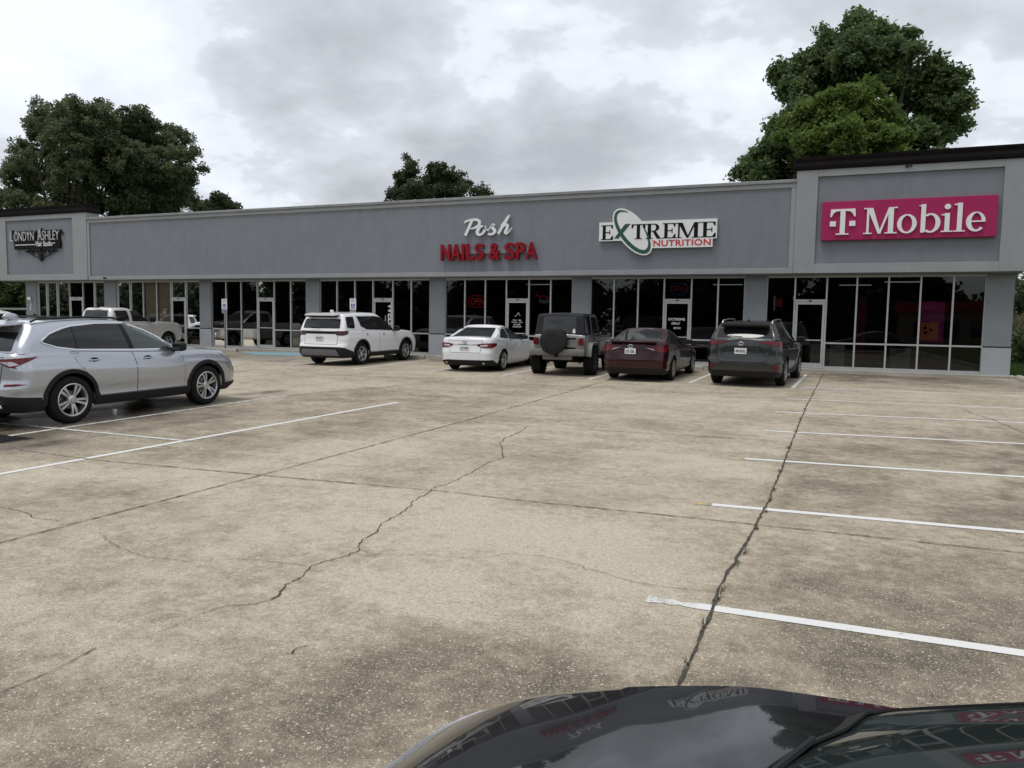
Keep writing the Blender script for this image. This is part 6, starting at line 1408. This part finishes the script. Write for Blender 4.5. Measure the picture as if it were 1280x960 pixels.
# tufts in the long joint
def tuft(x, y, n, h, seed):
    r = np.random.default_rng(seed); V = []; F = []
    for i in range(n):
        a = r.uniform(0, 2*PI); d = r.uniform(0, 0.035); bx, by = x+d*math.cos(a)*0.6, y+d*math.sin(a)*2.5; hh = h*r.uniform(0.4, 1); l = r.uniform(0.2, 0.9)*hh; w = 0.003
        c, s_ = math.cos(a), math.sin(a); z0_ = gz(by)
        b = len(V); V += [(bx-s_*w, by+c*w, z0_), (bx+s_*w, by-c*w, z0_), (bx+c*l*0.5+s_*w*0.7, by+s_*l*0.5-c*w*0.7, z0_+hh*0.7), (bx+c*l, by+s_*l, z0_+hh)]; F += [(b, b+1, b+2), (b, b+2, b+3)]
    return V, F
V = []; F = []
for i, (pxx, pyy) in enumerate([(1006, 512), (1000, 524), (994, 540), (985, 560), (975, 590), (968, 612), (962, 625), (957, 640), (946, 662), (932, 690), (922, 706), (903, 738), (898, 748), (880, 782), (860, 830), (1016, 492)]):
    p = gp(pxx, pyy); v_, f_ = tuft(p[0], p[1], 26, 0.03, i); b = len(V); V += v_; F += [tuple(t+b for t in q) for q in f_]
M['weed'] = simple('weed_green', (0.07, 0.09, 0.03), 0.8, 0, 0.3, 30)
tag(mesh('weeds', V, F, M['weed']), 'short weeds growing in the long open joint', 'weeds', kind='stuff')

# ------------------------------------------------------------------ trees
def leafmat(name, lo, mid, hi):
    m, nt, b = nmat(name); at = N(nt, 'ShaderNodeAttribute'); at.attribute_name = 'tint'; v = coords(nt)
    L(nt, ramp(nt, at.outputs['Fac'], [(0.0, lo), (0.55, mid), (1.0, hi)]), b.inputs['Base Color'])
    b.inputs['Roughness'].default_value = 0.55; b.inputs['Specular IOR Level'].default_value = 0.35
    out = nt.nodes['Material Output']; tl = N(nt, 'ShaderNodeBsdfTranslucent'); L(nt, ramp(nt, at.outputs['Fac'], [(0.0, tuple(c*1.3 for c in lo)), (1.0, tuple(c*1.4 for c in hi))]), tl.inputs[0])
    mx = N(nt, 'ShaderNodeMixShader'); mx.inputs[0].default_value = 0.42; L(nt, b.outputs[0], mx.inputs[1]); L(nt, tl.outputs[0], mx.inputs[2]); L(nt, mx.outputs[0], out.inputs[0]); return m
M['leaf_oak'] = leafmat('dark_oak_leaves', (0.052, 0.076, 0.038), (0.100, 0.134, 0.066), (0.160, 0.178, 0.090))
M['leaf_gum'] = leafmat('deep_green_leaves', (0.046, 0.078, 0.030), (0.094, 0.142, 0.052), (0.158, 0.205, 0.080))
M['leaf_lime'] = leafmat('fresh_green_leaves', (0.060, 0.105, 0.020), (0.110, 0.165, 0.032), (0.175, 0.225, 0.055))
M['leaf_far'] = leafmat('grey_green_leaves', (0.030, 0.045, 0.022), (0.052, 0.072, 0.034), (0.085, 0.105, 0.048))
M['leaf_wood'] = leafmat('dark_wood_leaves', (0.018, 0.027, 0.014), (0.034, 0.048, 0.024), (0.058, 0.070, 0.034))  # darker leaves, so the unseen wood mirrors dark in the glass
M['bark'] = simple('tree_bark', (0.042, 0.034, 0.027), 0.9, 0, 0.3, 5, 0.2, 0.4)
def leaf_cloud(lobes, n_clump, per, size, r, gap=0.0, shell=0.55):
    """leaf faces gathered in clumps spread through lobes given as (centre, radii)"""
    sub = []
    for c, rd in lobes:
        rd = np.array(rd)
        for _ in range(13):
            d = r.normal(size=3); d /= np.linalg.norm(d); sub.append((np.array(c)+d*rd*r.uniform(0.35, 1.05), rd*r.uniform(0.17, 0.38)))
    lobes = sub
    vol = np.array([l[1][0]*l[1][2] for l in lobes]); vol = vol/vol.sum(); P_ = []; T = []; cc = []
    idx = r.choice(len(lobes), n_clump, p=vol)
    for i in idx:
        c, rd = lobes[i]; d = r.normal(size=3); d /= np.linalg.norm(d); q = (shell+(1-shell)*r.random()**0.7)*(1+r.normal(0, 0.07))*(r.uniform(1.1, 1.55) if r.random() < 0.16 else 1.0)
        p = np.array(c)+d*np.array(rd)*q; cc.append(p)
    cc = np.array(cc); cs = size*r.uniform(1.6, 3.6, n_clump)
    tone = np.clip(0.5+r.normal(0, 0.22, n_clump), 0.02, 0.98)
    n = n_clump*per; ci = np.repeat(np.arange(n_clump), per)
    off = r.normal(size=(n, 3)); off /= np.linalg.norm(off, axis=1)[:, None]; off *= (r.random(n)**0.5)[:, None]; off[:, 2] *= 0.75
    pos = cc[ci]+off*cs[ci][:, None]
    a = r.normal(size=(n, 3)); a[:, 2] *= 0.7; a /= np.linalg.norm(a, axis=1)[:, None]
    b = np.cross(a, r.normal(size=(n, 3))); b /= np.linalg.norm(b, axis=1)[:, None]
    s = size*r.uniform(0.6, 1.35, n); ln = a*(s*0.72)[:, None]; wd = b*(s*0.42)[:, None]; nn = np.cross(a, b)*(s*0.16)[:, None]
    V = np.stack([pos-ln, pos+wd+nn, pos+ln, pos-wd+nn], 1).reshape(-1, 3)
    F = np.arange(n*4).reshape(n, 4); tint = np.clip(tone[ci]+r.normal(0, 0.10, n), 0, 1)
    return V, F, tint, cc
def big_mesh(name, V, F, mat, parent, tint):
    me = bpy.data.meshes.new(name); nv, nf = len(V), len(F)
    me.vertices.add(nv); me.vertices.foreach_set('co', V.astype(np.float32).ravel()); me.loops.add(nf*4); me.loops.foreach_set('vertex_index', F.astype(np.int32).ravel())
    me.polygons.add(nf); me.polygons.foreach_set('loop_start', np.arange(0, nf*4, 4, dtype=np.int32)); me.update(calc_edges=True)
    a = me.attributes.new('tint', 'FLOAT', 'FACE'); a.data.foreach_set('value', tint.astype(np.float32)); me.materials.append(mat)
    return link(name, me, parent)
def tree(name, label, base, lobes, mat, n_clump, per, size, seed, group=None, trunk_r=0.35, cat='tree', shell=0.5):
    r = np.random.default_rng(seed); base = np.array(base, float); root = empty(name, tuple(base), label=label, cat=cat, group=group)
    L_ = [(np.array(c)-base, rd) for c, rd in lobes]
    V, F, tint, cc = leaf_cloud(L_, n_clump, per, size, r, shell=shell); big_mesh('crown', V, F, M[mat], root, tint)
    m = MB(); cen = np.mean([l[0] for l in L_], 0); low = min(l[0][2]-l[1][2] for l in L_); fork = np.array([cen[0]*0.35, cen[1]*0.35, max(1.0, low*0.75+0.25*cen[2])])
    pts = [np.array([0, 0, -0.1]), fork*np.array([0.2, 0.2, 0.35]), fork*np.array([0.6, 0.6, 0.7]), fork]; m.tube(pts, [trunk_r*1.3, trunk_r, trunk_r*0.85, trunk_r*0.7], 10)
    for c, rd in L_:
        mid = fork+(c-fork)*0.5+np.array([r.normal(0, 0.2), r.normal(0, 0.2), -0.15*np.linalg.norm(c-fork)*0.5]); tr = trunk_r*0.42
        m.tube([fork-np.array([0, 0, 0.15]), fork+(mid-fork)*0.5+r.normal(0, 0.1, 3), mid, c], [tr*1.1, tr*0.9, tr*0.7, tr*0.35], 7)
        near = cc[np.linalg.norm((cc-c)/np.array(rd), axis=1) < 1.25]
        for q in near[r.permutation(len(near))[:9]]:
            k = (c+q)/2+r.normal(0, 0.12, 3); m.tube([c+(mid-c)*r.random()*0.5, k, q], [tr*0.34, tr*0.22, tr*0.06], 5)
    m.build('trunk', M['bark'], root, True); return root
def lob(Y, items, ky=0.9, seed=0):
    r = np.random.default_rng(seed); o = []
    for px_, py_, rp in items:
        d = Y+r.uniform(-1, 1)*2.0; c = on_plane_y(px_, py_, d); s = (c-CAM).dot(AX_F)/FPX; o.append((np.array(c), (rp*s, rp*s*1.15, rp*s*ky)))
    return o
def base_of(Y, px_, z=0): c = on_plane_y(px_, 400, Y); return (c.x, Y, z)
tree('oak_tree', 'broad dark oak behind the left end of the building, its tallest crown', base_of(46, 70), lob(46, [(80, 140, 28), (62, 160, 30), (108, 146, 30), (132, 150, 22), (125, 175, 30), (148, 190, 28), (140, 225, 34), (95, 172, 34), (45, 195, 32), (88, 190, 40), (30, 225, 30), (70, 232, 42), (115, 215, 36), (8, 250, 32), (40, 262, 36), (100, 260, 40), (125, 140, 20), (12, 222, 16), (60, 320, 40), (100, 310, 40)], seed=1), 'leaf_oak', 4300, 28, 0.155, 21, 'trees rising behind the building', 0.5)
tree('oak_tree', 'dark oak standing right of the broad oak behind the left end of the building', base_of(50, 185), lob(50, [(168, 152, 22), (150, 168, 24), (160, 190, 30), (140, 215, 30), (190, 170, 26), (215, 178, 24), (225, 205, 26), (195, 210, 34), (165, 215, 34), (215, 238, 28), (232, 238, 16), (180, 250, 38), (150, 255, 30), (215, 268, 28), (185, 300, 40)], seed=2), 'leaf_oak', 3700, 28, 0.16, 22, 'trees rising behind the building', 0.45)
tree('oak_tree', 'small distant tree just right of the two dark oaks above the roof edge', base_of(60, 268), lob(60, [(275, 248, 9), (262, 256, 10), (285, 258, 9), (250, 258, 9), (270, 270, 16), (290, 266, 9), (270, 300, 22)], seed=3), 'leaf_far', 420, 22, 0.24, 23, 'trees rising behind the building', 0.25)
tree('oak_tree', 'pointed tree above the middle of the roof, left of its rounder neighbour', base_of(58, 513), lob(58, [(514, 202, 8), (512, 213, 11), (508, 226, 13), (518, 235, 14), (500, 240, 13), (493, 248, 9), (525, 245, 12), (510, 262, 24), (512, 300, 26)], seed=4), 'leaf_far', 1000, 24, 0.16, 24, 'trees rising behind the building', 0.3)
tree('oak_tree', 'rounder tree above the middle of the roof', base_of(60, 557), lob(60, [(528, 232, 10), (533, 246, 12), (538, 222, 8), (545, 210, 8), (558, 213, 11), (545, 224, 12), (566, 226, 14), (555, 238, 15), (575, 238, 12), (580, 230, 7), (558, 260, 26), (558, 300, 26)], seed=5), 'leaf_far', 1000, 24, 0.16, 25, 'trees rising behind the building', 0.3)
tree('oak_tree', 'lowest of the trees above the middle of the roof, just tipping over the coping', base_of(64, 600), lob(64, [(602, 237, 6), (595, 243, 7), (610, 243, 7), (600, 255, 16), (600, 300, 24)], seed=6), 'leaf_far', 300, 22, 0.2, 26, 'trees rising behind the building', 0.25)
tree('sweetgum_tree', 'tallest dark green tree, behind the right end of the building', base_of(44, 1085), lob(44, [(1075, 32, 18), (1098, 42, 20), (1040, 52, 24), (1065, 62, 28), (1110, 60, 16), (1135, 45, 11), (1140, 62, 12), (1020, 78, 22), (1058, 92, 34), (1105, 92, 32), (1150, 100, 26), (1172, 92, 14), (1190, 98, 20), (1192, 125, 22), (1165, 130, 34), (1120, 125, 34), (975, 92, 13), (990, 108, 16), (1010, 112, 24), (1180, 155, 26), (1150, 170, 34), (1100, 165, 40), (1050, 165, 40), (1005, 150, 24), (975, 165, 18), (985, 185, 22), (955, 195, 18), (940, 208, 14), (925, 215, 9), (960, 215, 20), (1000, 215, 34), (1100, 225, 40), (1160, 215, 34), (1060, 260, 50), (1120, 270, 50)], seed=7), 'leaf_gum', 6400, 28, 0.165, 27, 'trees rising behind the building', 0.36)
tree('young_tree', 'brighter yellow green tree in front of the tallest tree, above the dark cornice', base_of(38, 1060), lob(38, [(1055, 118, 15), (1085, 115, 14), (1040, 135, 18), (1075, 140, 24), (1105, 150, 22), (1005, 142, 13), (995, 162, 16), (1015, 165, 18), (1050, 165, 26), (1090, 172, 28), (1120, 172, 14), (985, 172, 10), (1010, 185, 20), (1060, 195, 32), (1110, 192, 20), (1060, 235, 40)], seed=8), 'leaf_lime', 2800, 28, 0.13, 28, 'trees rising behind the building', 0.25)
# bare twigs over the cornice
s = empty('bare_sapling', base_of(40, 1196), label='thin bare twigs showing above the dark cornice right of the tallest tree', cat='sapling')
r_ = np.random.default_rng(5); m = MB(); m.tube([(0, 0, -0.1), (0.05, 0, 4), (0.0, 0.1, 7.6)], [0.07, 0.05, 0.03], 6)
for i in range(26):
    z_ = r_.uniform(5.5, 7.6); a = r_.uniform(0, 2*PI); l = r_.uniform(0.5, 1.3); p1 = np.array([math.cos(a)*l*0.5, math.sin(a)*l*0.5, z_+l*0.55]); p2 = p1+np.array([math.cos(a)*l*0.35, math.sin(a)*l*0.3, l*0.5])
    m.tube([(0, 0, z_), tuple(p1), tuple(p2)], [0.016, 0.011, 0.005], 4)
m.build('trunk', M['bark'], s)
m = MB(); m_r = np.random.default_rng(9)
# trees and bushes at both ends of the building
for i, (x_, y_, h_, w_, mt, lab) in enumerate([(13.0, 58, 9, 4.5, 'leaf_oak', 'dark tree seen past the right end of the building, right of the pale pilaster'), (19.0, 62, 10, 5, 'leaf_gum', 'large tree beyond the right end of the building, farther right than the dark tree'),
        (-68.5, 46, 7.5, 4.5, 'leaf_oak', 'dark tree under the left fascia end, beyond the white SUVs'), (-77, 50, 9, 5, 'leaf_gum', 'leafy tree beyond the left end of the building, farthest left'), (-64.0, 47, 8, 4.5, 'leaf_gum', 'dark tree close behind the leftmost pilaster')]):
    b_ = np.array([x_, y_, 0.0]); r2 = np.random.default_rng(40+i)
    lb = [(b_+np.array([r2.normal(0, w_*0.45), r2.normal(0, w_*0.4), h_*t]), (w_*0.55, w_*0.55, h_*0.2)) for t in (0.16, 0.22, 0.34, 0.42, 0.5, 0.58, 0.66, 0.74, 0.82)]
    tree('oak_tree', lab, b_, lb, mt, 700, 24, 0.24, 50+i, 'trees beyond the ends of the building', 0.3)
for i, (x_, y_, h_) in enumerate([(7.6, 39.0, 1.5), (9.4, 40.5, 1.9), (11.2, 39.6, 1.6)]):
    b_ = np.array([x_, y_, 0.0]); lb = [(b_+np.array([dx, dy, h_*0.5]), (0.8, 0.7, h_*0.5)) for dx, dy in ((-0.5, 0), (0.4, 0.2), (0, -0.3))]
    tree('shrub', ['low dark shrub on the lawn nearest the right pilaster', 'taller shrub in the middle of the lawn shrubs past the right end', 'low shrub farthest right on the lawn'][i], b_, lb, 'leaf_gum', 160, 24, 0.13, 70+i, 'shrubs on the lawn past the right end', 0.06, 'shrub')
# tall pale grass and mown lawn
def blades(x0, x1, y0, y1, n, h, mat, name, label, cat, seed):
    r = np.random.default_rng(seed); X_ = r.uniform(x0, x1, n); Y_ = r.uniform(y0, y1, n); a = r.uniform(0, 2*PI, n); hh = h*r.uniform(0.5, 1.1, n); ln = hh*r.uniform(0.1, 0.5, n); w = 0.006+0.010*h
    V = np.zeros((n, 4, 3)); c, s_ = np.cos(a), np.sin(a)
    V[:, 0] = np.stack([X_-s_*w, Y_+c*w, np.full(n, -0.03)], 1); V[:, 1] = np.stack([X_+s_*w, Y_-c*w, np.full(n, -0.03)], 1); V[:, 2] = np.stack([X_+c*ln*0.4+s_*w*0.6, Y_+s_*ln*0.4-c*w*0.6, hh*0.6], 1); V[:, 3] = np.stack([X_+c*ln, Y_+s_*ln, hh], 1)
    o = big_mesh(name, V.reshape(-1, 3), np.arange(n*4).reshape(n, 4), mat, None, r.random(n)); return tag(o, label, cat, kind='stuff')
M['straw'] = leafmat('dry_tall_grass', (0.07, 0.065, 0.035), (0.16, 0.14, 0.085), (0.24, 0.21, 0.14)); M['blade'] = leafmat('mown_grass', (0.035, 0.065, 0.014), (0.065, 0.115, 0.024), (0.12, 0.17, 0.045))
blades(5.0, 14, 41.5, 45, 6000, 2.1, M['straw'], 'tall_grass', 'tall pale grass standing behind the mown lawn', 'grass', 1)
blades(4.95, 11, 27, 41, 26000, 0.09, M['blade'], 'grass', 'short mown green grass right of the building', 'grass', 2)
s = empty('guard_rail', (-50.5, 33.5, 0.0), label='pale horizontal guard rail beyond the left end of the building', cat='guard rail')
m = MB(); m.boxb(-6, 4.6, -0.03, 0.03, 1.72, 1.84, 0.01); m.build('rail', M['galv'], s)
for xx in (-5.5, -2.8, -0.2, 2.4, 4.4):
    m = MB(); m.boxb(xx-0.06, xx+0.06, 0.035, 0.15, -0.1, 1.84); m.build('post', M['galv'], s)

# ------------------------------------------------------------------ across the road, behind the viewer: it shows as reflections in the glass
rr = np.random.default_rng(77); lb = []
for i in range(170): lb.append((np.array([-290+(i % 85)*4.5+rr.normal(0, 1), -60+rr.normal(0, 4)-(i//85)*9, rr.uniform(0.5, 5.0)]), (4.4, 3.4, rr.uniform(4.5, 8.5))))
V, F, tint, cc = leaf_cloud(lb, 24000, 12, 0.80, rr, shell=0.3)  # unseen trees, added and packed dense so the glass mirrors dark
tag(big_mesh('unseen_wood', V, F, M['leaf_wood'], None, tint), 'unseen belt of trees added across the road to darken what the shop glass mirrors', 'wood', kind='stuff')
s = empty('restaurant_building', (16, -44, gz(-12)), label='low building with a red band across the road, mirrored in the shop glass', cat='building')
M['brickish'] = simple('tan_wall', (0.22, 0.18, 0.14), 0.9, 0, 0.1, 2); M['redband'] = simple('red_band', (0.35, 0.03, 0.03), 0.6, 0, 0.08, 2)
m = MB(); m.boxb(-11, 11, -8, 0, 0, 3.6); m.build('wall', M['brickish'], s); m = MB(); m.boxb(-11.3, 11.3, -8.3, 0.3, 3.61, 4.7, 0.03); m.build('roof_band', M['redband'], s)
m = MB()
for k in range(6): m.boxb(-9.5+k*3.3, -7.3+k*3.3, 0.003, 0.05, 0.8, 2.6)
m.build('window', M['glass'], s)
M['asphalt'] = simple('road_asphalt', (0.05, 0.05, 0.052), 0.9, 0, 0.15, 4, 0.3, 0.3)
tag(mesh('road', [(-200, -41, gz(-12)-0.01), (200, -41, gz(-12)-0.01), (200, -31, gz(-12)-0.01), (-200, -31, gz(-12)-0.01)], [(0, 1, 2, 3)], M['asphalt']), kind='structure')
SKY_SEED, SKY_GAIN, SUN_E, EXPO = 5.3, 12.4, 1.7, 0.10
# ------------------------------------------------------------------ sky, sun, camera
w = bpy.data.worlds.new('World'); S.world = w; w.use_nodes = True; nt = w.node_tree; bg = nt.nodes['Background']
SUN_EL, SUN_AZ = 70.0, 212.0             # elevation and compass bearing (clockwise from +Y) of the veiled sun
sky = N(nt, 'ShaderNodeTexSky'); sky.sky_type = 'NISHITA'; sky.sun_disc = False; sky.sun_elevation = R(SUN_EL); sky.sun_rotation = R(SUN_AZ); sky.dust_density = 2.0
tc = N(nt, 'ShaderNodeTexCoord'); sp = N(nt, 'ShaderNodeSeparateXYZ'); L(nt, tc.outputs['Generated'], sp.inputs[0])
zz = mth(nt, 'ADD', mth(nt, 'MAXIMUM', sp.outputs[2], 0.0), 0.34)
cv = N(nt, 'ShaderNodeCombineXYZ'); L(nt, mth(nt, 'DIVIDE', sp.outputs[0], zz), cv.inputs[0]); L(nt, mth(nt, 'DIVIDE', sp.outputs[1], zz), cv.inputs[1]); cv.inputs[2].default_value = SKY_SEED
n1 = noise(nt, cv.outputs[0], 1.9, 12, 0.53, 0.0); n2 = noise(nt, cv.outputs[0], 6.0, 9, 0.56, 0.1); n3 = noise(nt, cv.outputs[0], 0.7, 2, 0.5)
d = mth(nt, 'ADD', mth(nt, 'MULTIPLY', n1, 0.60), mth(nt, 'ADD', mth(nt, 'MULTIPLY', n2, 0.24), mth(nt, 'MULTIPLY', n3, 0.28)))
cl = ramp(nt, d, [(0.40, (0.775, 0.805, 0.855)), (0.475, (0.73, 0.76, 0.81)), (0.53, (0.655, 0.685, 0.74)), (0.548, (0.565, 0.592, 0.645)), (0.60, (0.485, 0.505, 0.545)), (0.68, (0.39, 0.406, 0.44))])
sc_ = N(nt, 'ShaderNodeVectorMath'); sc_.operation = 'SCALE'; L(nt, cl, sc_.inputs[0]); sc_.inputs['Scale'].default_value = SKY_GAIN
thin = ramp(nt, n1, [(0.60, (0.04, 0.04, 0.04)), (0.75, (0.16, 0.16, 0.16))])
mx = mixc(nt, thin, sc_.outputs[0], sky.outputs[0]); L(nt, mx, bg.inputs[0]); bg.inputs[1].default_value = 0.1
sun = bpy.data.lights.new('sun', 'SUN'); sun.energy = SUN_E; sun.angle = R(24); sun.color = (1.0, 0.965, 0.91)
so = bpy.data.objects.new('sun', sun); C.objects.link(so)
az = R(SUN_AZ); dirv = Vector((math.sin(az)*math.cos(R(SUN_EL)), math.cos(az)*math.cos(R(SUN_EL)), math.sin(R(SUN_EL)))); so.rotation_euler = dirv.to_track_quat('Z', 'Y').to_euler(); so.location = (-10, -10, 60)
cam = bpy.data.cameras.new('camera'); co = bpy.data.objects.new('camera', cam); C.objects.link(co)
Mx = Matrix.Identity(4)
for i in range(3): Mx[i][0] = AX_R[i]; Mx[i][1] = AX_U[i]; Mx[i][2] = -AX_F[i]; Mx[i][3] = CAM[i]
co.matrix_world = Mx; cam.sensor_fit = 'HORIZONTAL'; cam.sensor_width = 36.0; cam.lens = FPX/1280*36.0; cam.clip_start = 0.05; cam.clip_end = 2000
S.camera = co
S.view_settings.view_transform = 'Standard'; S.view_settings.look = 'None'; S.view_settings.gamma = 1.0; S.view_settings.exposure = EXPO; S.view_settings.use_curve_mapping = False
S.render.engine = 'CYCLES'; S.cycles.max_bounces = 6; S.cycles.transparent_max_bounces = 8; S.cycles.caustics_reflective = False; S.cycles.caustics_refractive = False; S.cycles.sample_clamp_indirect = 6.0
S.cycles.use_denoising = True
